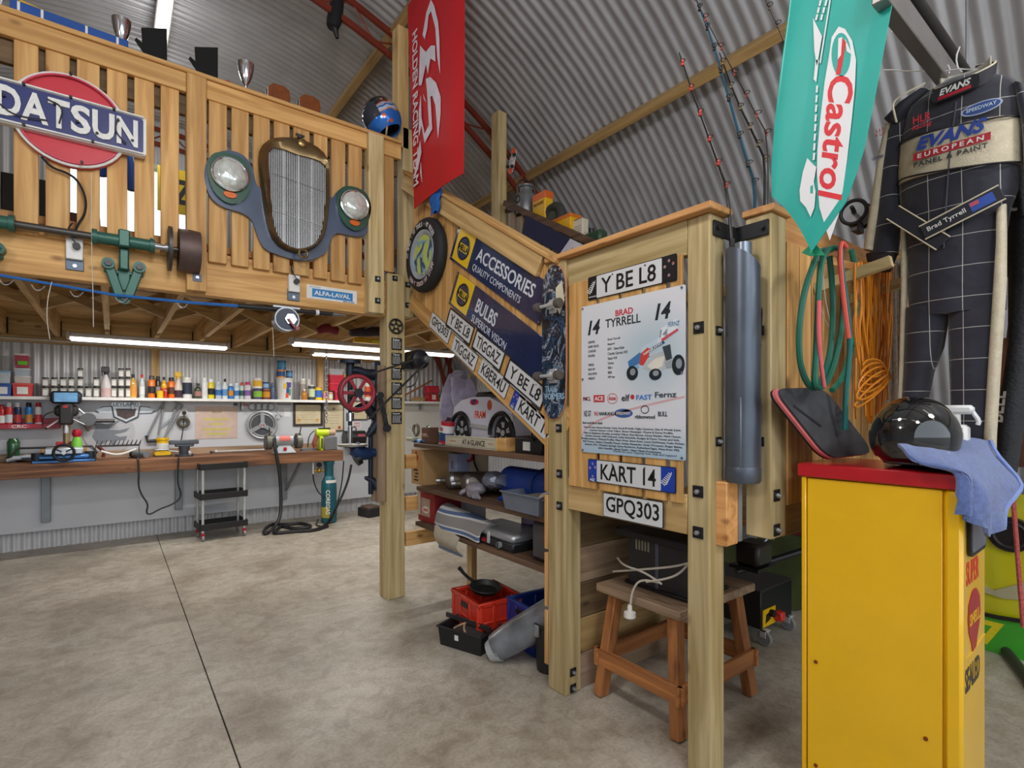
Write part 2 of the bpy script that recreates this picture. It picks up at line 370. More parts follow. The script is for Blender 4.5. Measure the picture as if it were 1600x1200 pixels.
# ---------------------------------------------------------------- mezzanine
MZ = T('mezzanine_floor', 'timber mezzanine floor with joists over the workbench', None, kind='structure')
P_ = lambda nm, x0, y0, z0, x1, y1, z1, tone='pine', par=None, c=.004, ax=None: O(nm, B().box(x0, y0, z0, x1, y1, z1, c), WOOD(tone, ax if ax is not None else max(range(3), key=lambda i: (abs(x1-x0), abs(y1-y0), abs(z1-z0))[i])), par)
P_('front_beam', -3.2, 4.10, 2.36, 1.81, 4.19, 2.655, 'slat', MZ)
P_('front_beam', -3.2, 4.19, 2.40, 3.0, 4.25, 2.655, 'pine', MZ)
P_('ledger', -4.0, 7.93, 2.345, 3.6, 8.03, 2.42, 'pine', MZ); P_('ledger', -4.0, 7.95, 2.42, 3.6, 8.03, 2.66, 'pine', MZ)
for k in range(10):
    y0 = 4.25+k*.3725; P_('floor_board', -4.0, y0, 2.66, 4.3, y0+.365, 2.685, 'pine', MZ)
JX = [-.94+.45*i for i in range(11)]
for x in JX:
    P_('joist', x-.0225, 4.25, 2.42, x+.0225, 7.95, 2.658, 'pine', MZ, .003)
    O('joist_hanger', B().box(x-.032, 7.90, 2.43, x-.0225, 7.95, 2.6).box(x+.0225, 7.90, 2.43, x+.032, 7.95, 2.6), C('#1d1d1f', .6, .3), MZ)
for x in JX[:-1]:
    for ys, fl_ in ((5.72, 0), (5.81, 1)):
        za, zb = (2.45, 2.63) if fl_ else (2.63, 2.45)
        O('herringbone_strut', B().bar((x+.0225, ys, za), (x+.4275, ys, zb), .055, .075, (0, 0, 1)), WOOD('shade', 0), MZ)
O('conduit', B().cyl((-3.2, 7.88, 2.38), (2.3, 7.88, 2.36), .012), C('#c9c4bc', .4), MZ)
# balustrade of the mezzanine
BA = T('mezzanine_balustrade', 'slatted pine balustrade along the front of the mezzanine', 'balustrade')
P_('cap_rail', -3.2, 4.03, 3.80, 1.925, 4.19, 3.83, 'slat', BA); P_('top_rail', -3.2, 4.045, 3.675, .39, 4.085, 3.80, 'slat', BA); P_('top_rail', .505, 4.045, 3.675, 1.925, 4.085, 3.80, 'slat', BA)
P_('inner_rail', -3.2, 4.105, 3.55, 1.92, 4.145, 3.70, 'dark', BA); P_('inner_rail', -3.2, 4.2, 2.69, 1.92, 4.24, 2.74, 'orange', BA)
SL = [(-.02-.139*i-.105+.05, -.02-.139*i+.05) for i in range(3, 22)]
SL += [(-.442, -.337), (-.307, -.199), (-.167, -.059), (-.025, .077), (.112, .216), (.25, .351), (.52, .631), (.659, .768), (.797, .906), (.932, 1.042), (1.069, 1.184), (1.217, 1.318), (1.347, 1.457), (1.483, 1.592), (1.766, 1.867)]
for a, c_ in SL:
    if a < -.46 and a > -.5: continue
    P_('slat', a, 4.063, 2.725 if a > 1.7 else 2.585, c_, 4.099, 3.68, 'slat', BA, .003)
P_('baluster_post', .39, 4.03, 2.37, .505, 4.115, 3.80, 'slat', BA); P_('baluster_post', 1.624, 4.005, 2.36, 1.755, 4.10, 3.80, 'post', BA)
M_blk = C('#26262a', .5, .5); M_bolt = C('#b9bcc0', .35, .8)
def washer(fr, par, s=.045, col=None):
    w = O('bolt_washer', B(fr).box(-s/2, -s/2, 0, s/2, s/2, .005, .001), col or M_blk, par); O('bolt', B(fr).cyl((0, 0, .005), (0, 0, .016), .011, n=6).cyl((0, 0, .016), (0, 0, .024), .006, n=8), M_bolt, w)
for u, v in ((590, 436), (590, 470)): p = PY(u, v, 4.005); washer(FY(p.x, 4.005, p.z), BA)
p = PY(308, 434, 4.03); washer(FY(p.x, 4.03, p.z), BA, .05, C('#5a6575', .5, .3))
# ---------------------------------------------------------------- staircase
ST = T('staircase', 'timber staircase with landing, slatted sides and heavy posts', 'staircase')
X0 = 2.0
P_('post', 1.815, 4.08, 0, 1.975, 4.245, 2.72, 'post', ST, .006)
P_('post', 1.975, 4.12, 2.38, 2.075, 4.24, 4.0, 'post', ST); P_('post', 1.93, 4.12, 3.82, 2.03, 4.24, 4.86, 'pine', ST)
P_('post', 1.978, 2.11, 0, 2.10, 2.25, 2.41, 'post', ST, .005)
P_('post', 2.0, 1.248, 0, 2.113, 1.357, 2.41, 'post', ST, .006)
P_('post', 2.2, 1.0875, 1.03, 2.33, 1.2, 2.41, 'post', ST, .004)
O('post_cap', B().box(2.185, 1.07, 2.41, 2.345, 1.21, 2.44, .004), WOOD('orange', 0), ST)
for k in range(7): O('packer', B().box(1.978, 2.255, .12+k*.33, 2.05, 2.285, .43+k*.33, .003), WOOD('slat', 2), ST)
for u, v in ((617, 435), (637, 445), (637, 477)): p = PY(u, v, 4.08 if u < 630 else 4.12); washer(FY(p.x, 4.08 if u < 630 else 4.12, p.z), ST)
for u, v in ((875, 669), (876, 740), (876, 790)): p = PY(u, v, 2.11); p = PX(u, v, 1.985); washer(FX(1.978, p.y, p.z), ST)
for u, v in ((895, 1050), (895, 1075)): p = PY(u, v, 2.11); washer(FY(p.x, 2.11, p.z), ST)
for u, v in ((1091, 768), (1091, 832), (1092, 512)): p = PX(u, v, 2.0); washer(FX(2.0, p.y, p.z), ST, .05)
for u, v in ((1122, 517), (1122, 690)): p = PY(u, v, 1.248); washer(FY(p.x, 1.248, p.z), ST, .04)
for u, v in ((1187, 517), (1187, 690)): p = PX(u, v, 2.2); washer(FX(2.2, p.y, p.z), ST, .04)
for u, v in ((1213, 774), (1213, 828)): p = PY(u, v, 1.0875); washer(FY(p.x, 1.0875, p.z), ST, .05)
# upper flight: stringers, treads, slats, rail
TH = math.atan(.615)
def zl(y, z0=1.319, y0=2.211): return z0+.611*(y-y0)
def SLOPE(nm, x0, x1, ya, yb, zf, h0, h1, tone):   # board running with the flight, grain along its length
    a = V((0, ya, zf(ya))); b_ = V((0, yb, zf(yb))); d = (b_-a); L_ = d.length; d.normalize()
    o = O(nm, B().box(0, h0, -x1, L_, h1, -x0, .004), WOOD(tone, 0), ST); o.matrix_local = FR(a, d, (0, -d.z, d.y)) @ MX.Scale(-1, 4, (0, 0, 1)); return o
for x in (1.9895, 2.89): SLOPE('stringer', x, x+.043, 2.2, 4.05, zl, 0, .29, 'slat')
for k in range(8):
    y = 2.32+.235*k; P_('tread', 2.056, y, zl(y)+.19, 2.89, y+.2, zl(y)+.22, 'brown', ST)
y = 2.255; 
while y < 3.93:
    w = .098; y1 = min(y+w, 3.95); z0 = zl(y)+.15; z1 = zl(y1)+.15; t0 = 2.36+.625*(y-2.196); t1 = 2.36+.625*(y1-2.196)
    O('slat', B(FR((1.988, 0, 0), (0, 1, 0), (0, 0, 1))).prism([(y, z0), (y1, z1), (y1, t1), (y, t0)], 0, .022), WOOD('slat', 2), ST); y += .107
rl = lambda y: 2.44+.625*(y-2.196)
SLOPE('hand_rail', 1.956, 1.987, 2.26, 4.05, rl, -.15, -.026, 'pine')
SLOPE('hand_rail', 1.945, 2.075, 2.15, 4.06, rl, -.026, 0, 'slat')
# landing
P_('cap_rail', 1.955, 1.215, 2.41, 2.125, 2.26, 2.44, 'orange', ST); P_('top_rail', 2.0, 1.357, 2.255, 2.05, 2.11, 2.41, 'post', ST); P_('bottom_rail', 2.0, 1.357, 1.03, 2.045, 2.11, 1.205, 'pine', ST)
ed = [2.095] + [PX(u, 600, 2.0).y for u in (937.5, 972.5, 1008.5, 1047)] + [1.36]
for a, c_ in zip(ed, ed[1:]): P_('slat', 1.982, a-.011, 1.165, 2.0, c_+.011, 2.26, 'slat', ST, .003)
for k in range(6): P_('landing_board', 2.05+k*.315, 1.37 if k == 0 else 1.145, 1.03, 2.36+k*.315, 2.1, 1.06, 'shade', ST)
P_('landing_joist', 2.05, 1.2, 1.0, 2.14, 1.34, 1.27, 'orange', ST, .004, 1); O('strap', B().box(2.14, 1.195, 1.01, 2.165, 1.21, 1.27), C('#a5a9ad', .4, .6), ST)
P_('top_rail', 2.33, 1.09, 2.30, 4.0, 1.135, 2.445, 'orange', ST); P_('bottom_rail', 2.33, 1.10, 1.02, 4.0, 1.14, 1.19, 'shade', ST)
for k in range(14):
    x = 2.335+k*.118; P_('slat', x, 1.082, 1.16, x+.108, 1.10, 2.31, 'slat', ST, .003)
for k in range(5): P_('plank', 2.10, 2.12, .0+k*.2, 3.38, 2.165, .197+k*.2, ('old', 'shade', 'dark', 'old', 'dark')[k], ST)
O('leg', B().box(4.10, 2.2, 0, 4.22, 2.3, 1.03, .004), C('#8b8f90', .5, .3), ST)
# far balustrade of the flight
P_('post', 2.93, 4.05, 1.9, 3.03, 4.17, 4.45, 'post', ST)
p0, p1 = PX(790, 318, 2.95), PX(940, 385, 2.95)
O('far_rail', B().bar((2.95, p0.y, p0.z), (2.95, p1.y, p1.z), .06, .05), WOOD('brown', 1), ST)
for k in range(13):
    y = p0.y-.02-k*.125; z = p0.z-.03-(p0.z-p1.z)/(p0.y-p1.y)*(k*.125+.02); P_('slat', 2.96, y-.105, z-1.15, 2.98, y, z-.06, 'grey', ST, .002)
# ================================================================ THINGS ON THE MEZZANINE FRONT
def LP(px, Y, cx, cz): return [(p.x-cx, p.z-cz) for p in (PY(u, v, Y) for u, v in px)]
def LX(px, X, cy, cz): return [(cy-p.y, p.z-cz) for p in (PX(u, v, X) for u, v in px)]
SILV = C('#c6c9cb', .3, .35); WHT = C('#e4e4e2', .4); BLK = C('#17171a', .45); CHR = C('#d8d8da', .12, 1, .03); STEEL = C('#9a9da2', .35, .8); DKST = C('#4c4a4a', .45, .6)
TEAL = C('#2f5e52', .4, .2); RED = C('#b5162c', .35); YEL = C('#e8b800', .35); NAVY = C('#14224f', .35); RUB = C('#1b1b1d', .7)
# neon car maker sign
cx, cz = -.19, 3.28
t = T('neon_sign', 'red disc and blue bar neon sign with white letters on the slats', 'sign', FY(cx, 4.06, cz))
d = O('disc', B().prism(circ(0, 0, .27, 40), 0, .03), C('#c8303f', .4, 0, .05), t); O('disc_rim', B().torus((0, 0, .035), .262, .009, 2, 40), WHT, t)
O('bar', B().prism(rrect(-.36, -.122, .36, .122, .02), .03, .075), WHT, t); O('bar_face', B().prism(rrect(-.345, -.105, .345, .105, .015), .075, .08), C('#2c3470', .4), t)
for i, (ch, x, w) in enumerate((('D', -.262, .1), ('A', -.155, .115), ('T', -.052, .095), ('S', .045, .09), ('U', .15, .105), ('N', .265, .105))):
    o = TX(ch, x, -.003, w, .165, .08, WHT, t, .03, ex=.006, name='letter')
TUBE = C('#f3f4f4', .15)
b = B(); [b.tube([(-.35, s*.113, .092), (.35, s*.113, .092)], .005, 6) for s in (1, -1)]; O('neon_tube', b, TUBE, t)
for s in (1, -1):
    O('neon_tube', B().tube([(.25*cos(RAD(a))*1, s*.25*sin(RAD(a)), .05) for a in range(35, 150, 6)], .006, 6), C('#d9566a', .2), t)
b = B()
for x, y in ((-.2, .113), (0, .113), (.2, .113), (-.2, -.113), (.1, -.113), (.0, .25), (.05, -.25), (-.28, .02), (-.07, .05), (.03, -.02), (.12, -.06), (.22, .05), (.29, -.05)): b.cyl((x, y, .08), (x, y, .1), .008, n=8)
O('tube_supports', b, BLK, t, kind='stuff')
for q in ([(-.3, -.03, .095), (-.24, -.08, .1), (-.1, -.06, .1)], [(.22, .06, .1), (.2, -.02, .1), (.26, -.08, .1)], [(-.1, .06, .1), (-.03, .04, .1), (-.05, -.06, .1)]): O('wiring', B().tube(q, .004, 6, sm=2), BLK, t)
#, (-.24, -.08, .1), (-.1, -.06, .1)], .004, 6, sm=2).tube([(.22, .06, .1), (.2, -.02, .1), (.26, -.08, .1)], .004, 6, sm=2).tube([(-.1, .06, .1), (-.03, .04, .1), (-.05, -.06, .1)], .004, 6, sm=2); O('wiring', b, BLK, t)
pts = [PY(u, v, 4.03) for u, v in ((65, 245), (80, 262), (105, 270), (122, 282), (135, 310), (133, 335), (122, 350), (116, 365))]
O('power_lead', B(FY(cx, 4.06, cz).inverted()).tube(pts, .007, 6, sm=2), BLK, t)
# vintage grille display
cx, cz = 1.08, 3.12
t = T('grille_display', 'bronze vintage radiator grille with two green headlights on blue board', 'wall display', FY(cx, 4.06, cz))
bd = [(318, 270), (324, 247), (340, 237), (362, 234), (383, 243), (395, 262), (400, 288), (408, 296), (420, 290), (510, 300), (519, 312), (527, 297), (545, 289), (565, 297), (578, 318), (582, 345), (576, 362), (562, 371), (540, 366), (524, 363), (516, 376), (510, 395), (492, 405), (470, 408), (440, 400), (413, 390), (402, 368), (396, 345), (380, 332), (350, 325), (330, 311), (321, 290)]
O('backing_board', B().prism(smoothpoly(LP(bd, 4.03, cx, cz), 2), 0, .03), C('#4a5770', .3, .1, .25, 5, coat=.4), t)
sh = [(405, 240), (410, 222), (425, 213), (450, 211), (480, 217), (505, 232), (517, 250), (518, 290), (514, 345), (507, 375), (490, 390), (468, 395), (445, 388), (428, 374), (418, 345), (410, 290)]
inn = [(420, 232), (427, 228), (445, 231), (466, 240), (490, 245), (508, 253), (513, 262), (511, 320), (506, 360), (496, 380), (470, 389), (450, 383), (434, 368), (427, 340), (423, 290)]
so, si = smoothpoly(LP(sh, 3.97, cx, cz), 2), smoothpoly(LP(inn, 3.95, cx, cz), 2)
def resample(P, n):
    c_ = (sum(p[0] for p in P)/len(P), sum(p[1] for p in P)/len(P)); out = []
    for i in range(n):
        a = 2*pi*i/n; best = None; dx, dy = cos(a), sin(a)
        for p, q in zip(P, P[1:]+P[:1]):
            ex, ey = q[0]-p[0], q[1]-p[1]; den = dx*ey-dy*ex
            if abs(den) < 1e-12: continue
            tt = ((p[0]-c_[0])*ey-(p[1]-c_[1])*ex)/den; ss = ((p[0]-c_[0])*dy-(p[1]-c_[1])*dx)/den
            if tt > 0 and -1e-6 <= ss <= 1+1e-6: best = max(best or 0, tt)
        out.append((c_[0]+dx*best, c_[1]+dy*best))
    return out
A_, I_ = resample(so, 48), resample(si, 48); b = B(); n = 48
lay = [[(x, y, .03) for x, y in A_], [(x*.985, y*.985, .08) for x, y in A_], [((x*.5+p*.5), (y*.5+q*.5), .105) for (x, y), (p, q) in zip(A_, I_)], [(p, q, .09) for p, q in I_], [(p, q, .04) for p, q in I_]]
b._a([p for l in lay for p in l], [(j*n+i, j*n+(i+1) % n, (j+1)*n+(i+1) % n, (j+1)*n+i) for j in range(4) for i in range(n)])
O('grille_shell', b, C('#7d6848', .3, .75, .35, 6), t, 50)
O('grille_back', B().prism(I_, .031, .042), BLK, t)
xs = [p[0] for p in I_]; x0, x1 = min(xs), max(xs)
def yspan(x):
    ys = []
    for p, q in zip(I_, I_[1:]+I_[:1]):
        if (p[0]-x)*(q[0]-x) <= 0 and abs(p[0]-q[0]) > 1e-9: ys.append(p[1]+(q[1]-p[1])*(x-p[0])/(q[0]-p[0]))
    return min(ys), max(ys)
for k in range(33):
    x = x0+.008+(x1-x0-.016)*k/32; ya, yb = yspan(x); w = .0055 if k in (8, 16, 24) else .0028
    O('grille_slat', B().box(x-w, ya, .05, x+w, yb, .078 if k == 16 else .07), SILV, t)
for y in (.12, -.14): O('cross_wire', B().bar((x0+.02, y+.02, .074), (x1-.02, y-.02, .074), .004, .004), CHR, t)
O('badge', B().lathe([(.0, .1), (.03, .1), (.03, .115), (.015, .122), (0, .122)], 20, (.02, .40, 0)), C('#8a7248', .3, .8), t); O('crank_hole', B().torus((.03, -.40, .1), .03, .009), C('#7d6848', .3, .75), t)
O('radiator_cap', B().cyl((.02, .455, .05), (.02, .475, .05), .02).cyl((-.01, .48, .05), (.05, .48, .05), .009), DKST, t)
for u, v in ((360, 274), (555, 322)):
    p = PY(u, v, 3.99); x, y = p.x-cx, p.z-cz; G = C('#24503f', .3, 0, .2, coat=.5)
    h = O('headlight_bowl', B().prism(smoothpoly([(x-.145, y+.04), (x-.09, y+.155), (x+.09, y+.155), (x+.145, y+.04), (x+.11, y-.12), (x+.035, y-.185), (x-.035, y-.185), (x-.11, y-.12)], 2), .03, .055), G, t)
    O('headlight_rim', B().torus((x, y+.01, .065), .108, .011, 2, 32), CHR, h)
    O('headlight_lens', B().lathe([(.106, .06), (.098, .078), (.07, .095), (.035, .102), (0, .104)], 28, (x, y+.01, 0)), C('#dfe3de', .08, .4, .25, 30), h)
    O('indicator', B().prism(smoothpoly([(x-.045, y-.112), (x+.045, y-.112), (x+.03, y-.15), (x-.03, y-.15)], 1), .055, .066), C('#d9661c', .3), h)
# line shaft
def shaft_hanger(fr, label):
    t = T('shaft_hanger', label, 'bearing bracket', fr, 'teal bearing brackets of the line shaft')
    b = B()
    for s in (1, -1): b.bar((s*.075, .02, .03), (s*.02, -.165, .03),   .052, .045, (0, 0, 1), .006)
    b.box(-.03, -.12, .01, .03, .02, .03, .004)
    b.bar((0, .13, .05), (0, 0, .05), .05, .06, (0, 0, 1), .008).box(-.1, -.02, .005, .1, .0, .03, .004); b.cyl((0, -.17, .01), (0, -.17, .05), .035)
    O('bracket', b, TEAL, t)
    for s in (1, -1): k = O('bolt_boss', B().cyl((s*.078, .03, .0), (s*.078, .03, .07), .034), TEAL, t); O('bolt', B().cyl((s*.078, .03, .07), (s*.078, .03, .085), .02, n=6), DKST, k)
    O('bolt', B().cyl((0, -.17, .05), (0, -.17, .065), .02, n=6), DKST, t)
    O('bearing', B().cyl((-.14, .17, .09), (.14, .17, .09), .036).cyl((-.155, .17, .09), (-.13, .17, .09), .047).cyl((.13, .17, .09), (.155, .17, .09), .047).box(-.03, .13, .04, .03, .235, .13, .008), TEAL, t)
    return t
hz = 2.615; p = PY(192, 395, 4.05)
h = shaft_hanger(FY(.06, 4.10, hz-.17), 'teal cast bearing bracket holding the shaft near the drive pulley')
dup(h, FY(-.585, 4.10, hz-.17), 'teal cast bearing bracket at the far left end of shaft')
t = T('line_shaft', 'long dark steel line shaft along the mezzanine beam', 'shaft', FY(-.1, 4.01, hz))
O('shaft', B().cyl((-1.2, 0, 0), (.02, 0, 0), .021).cyl((.3, 0, 0), (.53, 0, 0), .016), C('#56524f', .35, .7), t)
O('shaft_journal', B().cyl((.02, 0, 0), (.40, 0, 0), .018), STEEL, t)
k = O('flange_disc', B().cyl((.385, 0, 0), (.405, 0, 0), .14, n=32), DKST, t); O('collar', B().cyl((.37, 0, 0), (.385, 0, 0), .03), STEEL, k)
k = O('flat_pulley', B().lathe([(.12, -.06), (.135, -.06), (.14, 0), (.135, .06), (.12, .06), (.12, .01), (.03, .01), (.03, -.01), (.12, -.01)], 32, (.5, 0, 0), 0), C('#5c4a46', .5, .4, .3), t)
O('pulley_face', B().cyl((.47, 0, 0), (.485, 0, 0), .118, n=32), C('#7d2530', .45), k)
# sockets on the beam
for u, v, lb in ((117, 393, 'white power socket with black plug below the neon sign'), (458, 446, 'white power socket with black plug below the grille')):
    p = PY(u, v, 4.1); t = T('power_socket', lb, 'power socket', FY(p.x, 4.10, p.z), 'power sockets on the mezzanine beam')
    O('mounting_plate', B().box(-.042, -.115, 0, .042, -.03, .012, .002), C('#5a6575', .4, .5), t); O('socket_box', B().box(-.04, -.055, .0, .04, .07, .04, .004), WHT, t)
    O('plug', B().cyl((.01, .02, .04), (.01, .02, .075), .019), BLK, t); O('lead', B().tube([(.01, .03, .07), (-.02, .07, .08), (-.03, .12, .05), (-.01, .16, .03)], .004, 6, sm=2), BLK, t)
    O('bolt', B().cyl((0, -.09, .012), (0, -.09, .02), .012, n=6), M_bolt, t); O('stud_plate', B().box(-.015, .085, .0, .015, .125, .02, .002), C('#5a6575', .4, .5), t)
p = PY(520, 460, 4.09)
t = T('tin_sign', 'small white sign with blue panel at right end of beam', 'sign', FY(p.x, 4.10, p.z)); w_, h_ = .195, .052
O('plate', B().prism(rrect(-w_, -h_, w_, h_, .004), 0, .004), WHT, t); O('blue_panel', B().box(-w_+.04, -.035, .004, w_-.035, .028, .005), C('#1f7fc4', .4), t)
TX('ALFA-LAVAL', 0, -.003, .28, .034, .005, WHT, t, .03); TX('MILKER', .13, -.044, .09, .011, .004, C('#333a44'), t, .01); TX('another', -.13, .041, .085, .012, .004, C('#8a8f96'), t, 0)
# game fishing rod under the beam
t = T('fishing_rod', 'blue game fishing rod with big silver reel slung under the beam', 'fishing rod', (0, 4.02, 2.3))
f = lambda u, v: PY(u, v, 4.02)-V((0, 4.02, 2.3))
O('blank', B().tube([f(-60, 420), f(0, 430), f(180, 461), f(300, 473), f(372, 478)], [.006, .008, .009, .010, .011], 8), C('#2469b8', .25, .2), t)
O('butt', B().tube([f(372, 478), f(432, 483)], .018, 10).tube([f(432, 483), f(520, 491)], .015, 10), BLK, t); O('butt_cap', B().tube([f(518, 491), f(540, 493)], [.015, .006], 10), STEEL, t); O('grip_ring', B().tube([f(493, 488), f(498, 488.5)], .02, 10), WHT, t)
for u, v in ((10, 437), (60, 446), (120, 456), (190, 465), (285, 474)):
    p = f(u, v); O('line_guide', B().tube([p+V((-.03, 0, 0)), p+V((-.015, -.01, -.03)), p+V((.01, -.01, -.03)), p+V((.03, 0, 0))], .004, 6, sm=1), CHR, t)
p = f(446, 500); k = O('reel', B().cyl(p+V((0, -.05, 0)), p+V((0, .05, 0)), .085, n=28), STEEL, t); O('reel_side_plate', B().cyl(p+V((0, -.056, 0)), p+V((0, -.05, 0)), .076, n=28), C('#252a38', .3, .4), k)
O('reel_seat', B().box(p.x-.09, -.02, p.z+.08, p.x+.1, .02, p.z+.1, .004), STEEL, k); O('drag_star', B().cyl(p+V((.02, -.07, .0)), p+V((.02, -.056, 0)), .04, n=6), CHR, k); O('handle', B().bar(p+V((.0, -.08, 0)), p+V((.05, -.08, -.07)), .015, .012).cyl(p+V((.05, -.08, -.07)), p+V((.05, -.13, -.07)), .014), C('#8d1f2b', .3), k)
for pts, lb in (([(143, 270), (143, 380), (145, 440), (146, 511)], 'thin white cord hanging in front of the beam left of bracket'), ([(81, 440), (74, 468), (73, 500), (78, 530)], 'thin pale cord looping down at the left under beam'), ([(426, 512), (427, 530), (428, 557)], 'thin cord hanging straight down from silver reel')):
    pp = [PY(u, v, 3.99) for u, v in pts]; tagit(O('cord', B().tube([q for q in pp], .0022, 5, sm=2), C('#cfc8ba', .7)), lb, 'cord', 'thin cords hanging under the mezzanine')
# ---------------------------------------------------------------- on the cap rail
ZR = 3.83
def onrail(u, dy=0): p = PY(u, 100, 4.11+dy); return p.x
t = T('toy_box', 'long blue model box with white markings and yellow flap on rail', 'box', FZ(-.13, 4.13, ZR, 2))
O('carton', B().box(-.33, -.05, 0, .21, .05, .075, .004), C('#1f4f9e', .4), t); O('flap', B().prism([(-.3, 0), (.0, 0), (-.03, .02), (-.27, .05)], 0, .01), C('#e4b71c', .4), t).matrix_local = MX.Translation((-.02, .02, .075)) @ MX.Rotation(RAD(75), 4, 'X')
for x in (-.3, -.2, .0, .15): O('print_bar', B().box(x, -.0515, .02, x+.012, -.05, .07), WHT, t)
t = T('plastic_tub', 'white plastic tub at the far left end of the rail', 'tub', FZ(-.56, 4.12, ZR)); O('body', B().lathe([(.05, 0), (.07, .1), (.075, .1), (.075, .115), (.03, .12), (0, .12)], 24), WHT, t)
def trophy(u, h, lb):
    t = T('trophy_cup', lb, 'trophy', FZ(onrail(u), 4.11, ZR), 'silver trophy cups on the rail')
    O('cup', B().lathe([(.0, h*.26), (h*.05, h*.26), (h*.12, h*.38), (h*.2, h*.6), (h*.25, h*.85), (h*.26, h), (h*.245, h), (h*.23, h*.84), (h*.1, h*.42), (0, h*.4)], 28), CHR, t)
    O('stem', B().lathe([(h*.1, 0), (h*.1, h*.03), (h*.035, h*.08), (h*.03, h*.18), (h*.05, h*.22), (h*.05, h*.265), (0, h*.265)], 20), CHR, t); return t
trophy(190, .20, 'smaller silver trophy cup beside the blue box on rail'); trophy(384, .21, 'larger silver trophy cup on slim stem beside red cap')
for u, lb, dx in ((240, 'black visor shaped plate standing behind the small trophy', 0), (322, 'black visor shaped plate standing left of the larger trophy', 0)):
    t = T('visor_plate', lb, 'visor', FY(onrail(u), 4.14, ZR, 0), 'black visor plates on the rail')
    O('plate', B().prism([(-.05, 0), (.07, -.0), (.075, .02), (.075, .27), (-.065, .215), (-.06, .12), (-.09, .14), (-.1, .12), (-.055, .06)], 0, .004), C('#0b0b0c', .85), t)
    O('foot', B().box(-.04, 0, -.03, .06, .006, .03), BLK, t)
t = T('red_beanie', 'small red domed cup on the rail between plate and trophy', 'cup', FZ(onrail(356), 4.11, ZR)); O('dome', B().sph((0, 0, 0), (.04, .04, .045), 18, 8, 0, 90), C('#c3201f', .35), t)
for u, lb in ((434, 'brown amber lamp lens beside the larger trophy'), (482, 'brown amber lamp lens nearer the racing helmet')):
    t = T('amber_lens', lb, 'lamp lens', FY(onrail(u), 4.08, ZR+.065), 'amber lamp lenses on the rail')
    O('lens', B().prism([(-.075, -.055), (-.045, -.065), (.055, -.06), (.08, -.02), (.07, .04), (.03, .06), (-.04, .055), (-.075, .02)], -.03, .012), C('#7a3f16', .2, 0, .2, 30, coat=.4), t)
    O('rim', B().prism([(-.08, -.06), (-.045, -.065), (.06, -.065), (.085, -.02), (.075, .045), (.03, .065), (-.045, .06), (-.08, .02)], -.05, -.03), BLK, t)
# full face helmet
def painted_helmet():
    m, nt, p, N, L = _new('helmet_paint'); tc = N('ShaderNodeTexCoord'); vo = N('ShaderNodeTexVoronoi'); vo.inputs['Scale'].default_value = 13; L(tc.outputs['Object'], vo.inputs['Vector'])
    sx = N('ShaderNodeSeparateXYZ'); L(tc.outputs['Object'], sx.inputs[0]); nz = N('ShaderNodeTexNoise'); nz.inputs['Scale'].default_value = 9; L(tc.outputs['Object'], nz.inputs['Vector'])
    ml = N('ShaderNodeMath'); ml.operation = 'MULTIPLY_ADD'; ml.inputs[1].default_value = .13; L(nz.outputs[0], ml.inputs[0]); L(sx.outputs[2], ml.inputs[2])
    mr = N('ShaderNodeMapRange'); mr.inputs[1].default_value = -.06; mr.inputs[2].default_value = .22; L(ml.outputs[0], mr.inputs[0])
    r = N('ShaderNodeValToRGB'); r.color_ramp.interpolation = 'CONSTANT'; e = r.color_ramp.elements; e[0].color = lin('#1c6fd0'); e[1].position = .3; e[1].color = lin('#e08a2a')
    for q, c in ((.34, '#bcd0e6'), (.46, '#2a62b4'), (.52, '#a9b6cc'), (.62, '#c2472e'), (.67, '#17171c')): x = e.new(q); x.color = lin(c)
    L(mr.outputs[0], r.inputs[0]); k = N('ShaderNodeValToRGB'); k.color_ramp.interpolation = 'CONSTANT'; k.color_ramp.elements[0].color = (1, 1, 1, 1); k.color_ramp.elements[1].position = .24; k.color_ramp.elements[1].color = (0, 0, 0, 1); L(vo.outputs['Distance'], k.inputs[0])
    x = N('ShaderNodeMix'); x.data_type = 'RGBA'; L(k.outputs[0], x.inputs[0]); L(r.outputs[0], x.inputs[6]); x.inputs[7].default_value = lin('#d0603a'); L(x.outputs[2], p.inputs['Base Color'])
    p.inputs['Roughness'].default_value = .15; p.inputs['Coat Weight'].default_value = .8; p.inputs['Metallic'].default_value = .3; return m
hx = onrail(597)
t = T('racing_helmet', 'blue and black full face racing helmet with stars on rail end', 'helmet', MX.Translation((hx, 4.10, ZR+.17)) @ MX.Rotation(RAD(-30), 4, V((.607, .795, 0))) @ MX.Rotation(RAD(165), 4, 'Z'))
O('shell', B().surf(lambda a, q: (.155*cos(2*pi*a)*cos(RAD(-52+142*q))*(1+.06*cos(2*pi*a)), .135*sin(2*pi*a)*cos(RAD(-52+142*q)), .165*sin(RAD(-52+142*q))), 32, 16, .012), painted_helmet(), t, 60)
O('lining', B().surf(lambda a, q: (.14*cos(2*pi*a)*cos(RAD(-52+142*q)), .12*sin(2*pi*a)*cos(RAD(-52+142*q)), .15*sin(RAD(-52+142*q))), 24, 12, .008), C('#121214', .9), t, 60)
O('chin_strap', B().tube([(.02, .11, -.1), (.06, .03, -.16), (.05, -.05, -.15)], .008, 6, sm=2), C('#b9a58c', .7), t)
O('visor', B().surf(lambda a, q: (.166*cos(RAD(-70+140*a))*cos(RAD(-18+45*q))*1.05, .141*sin(RAD(-70+140*a))*cos(RAD(-18+45*q)), .17*sin(RAD(-18+45*q))), 16, 6, .004), C('#3a3f4a', .08, .3, coat=.5), t, 60)
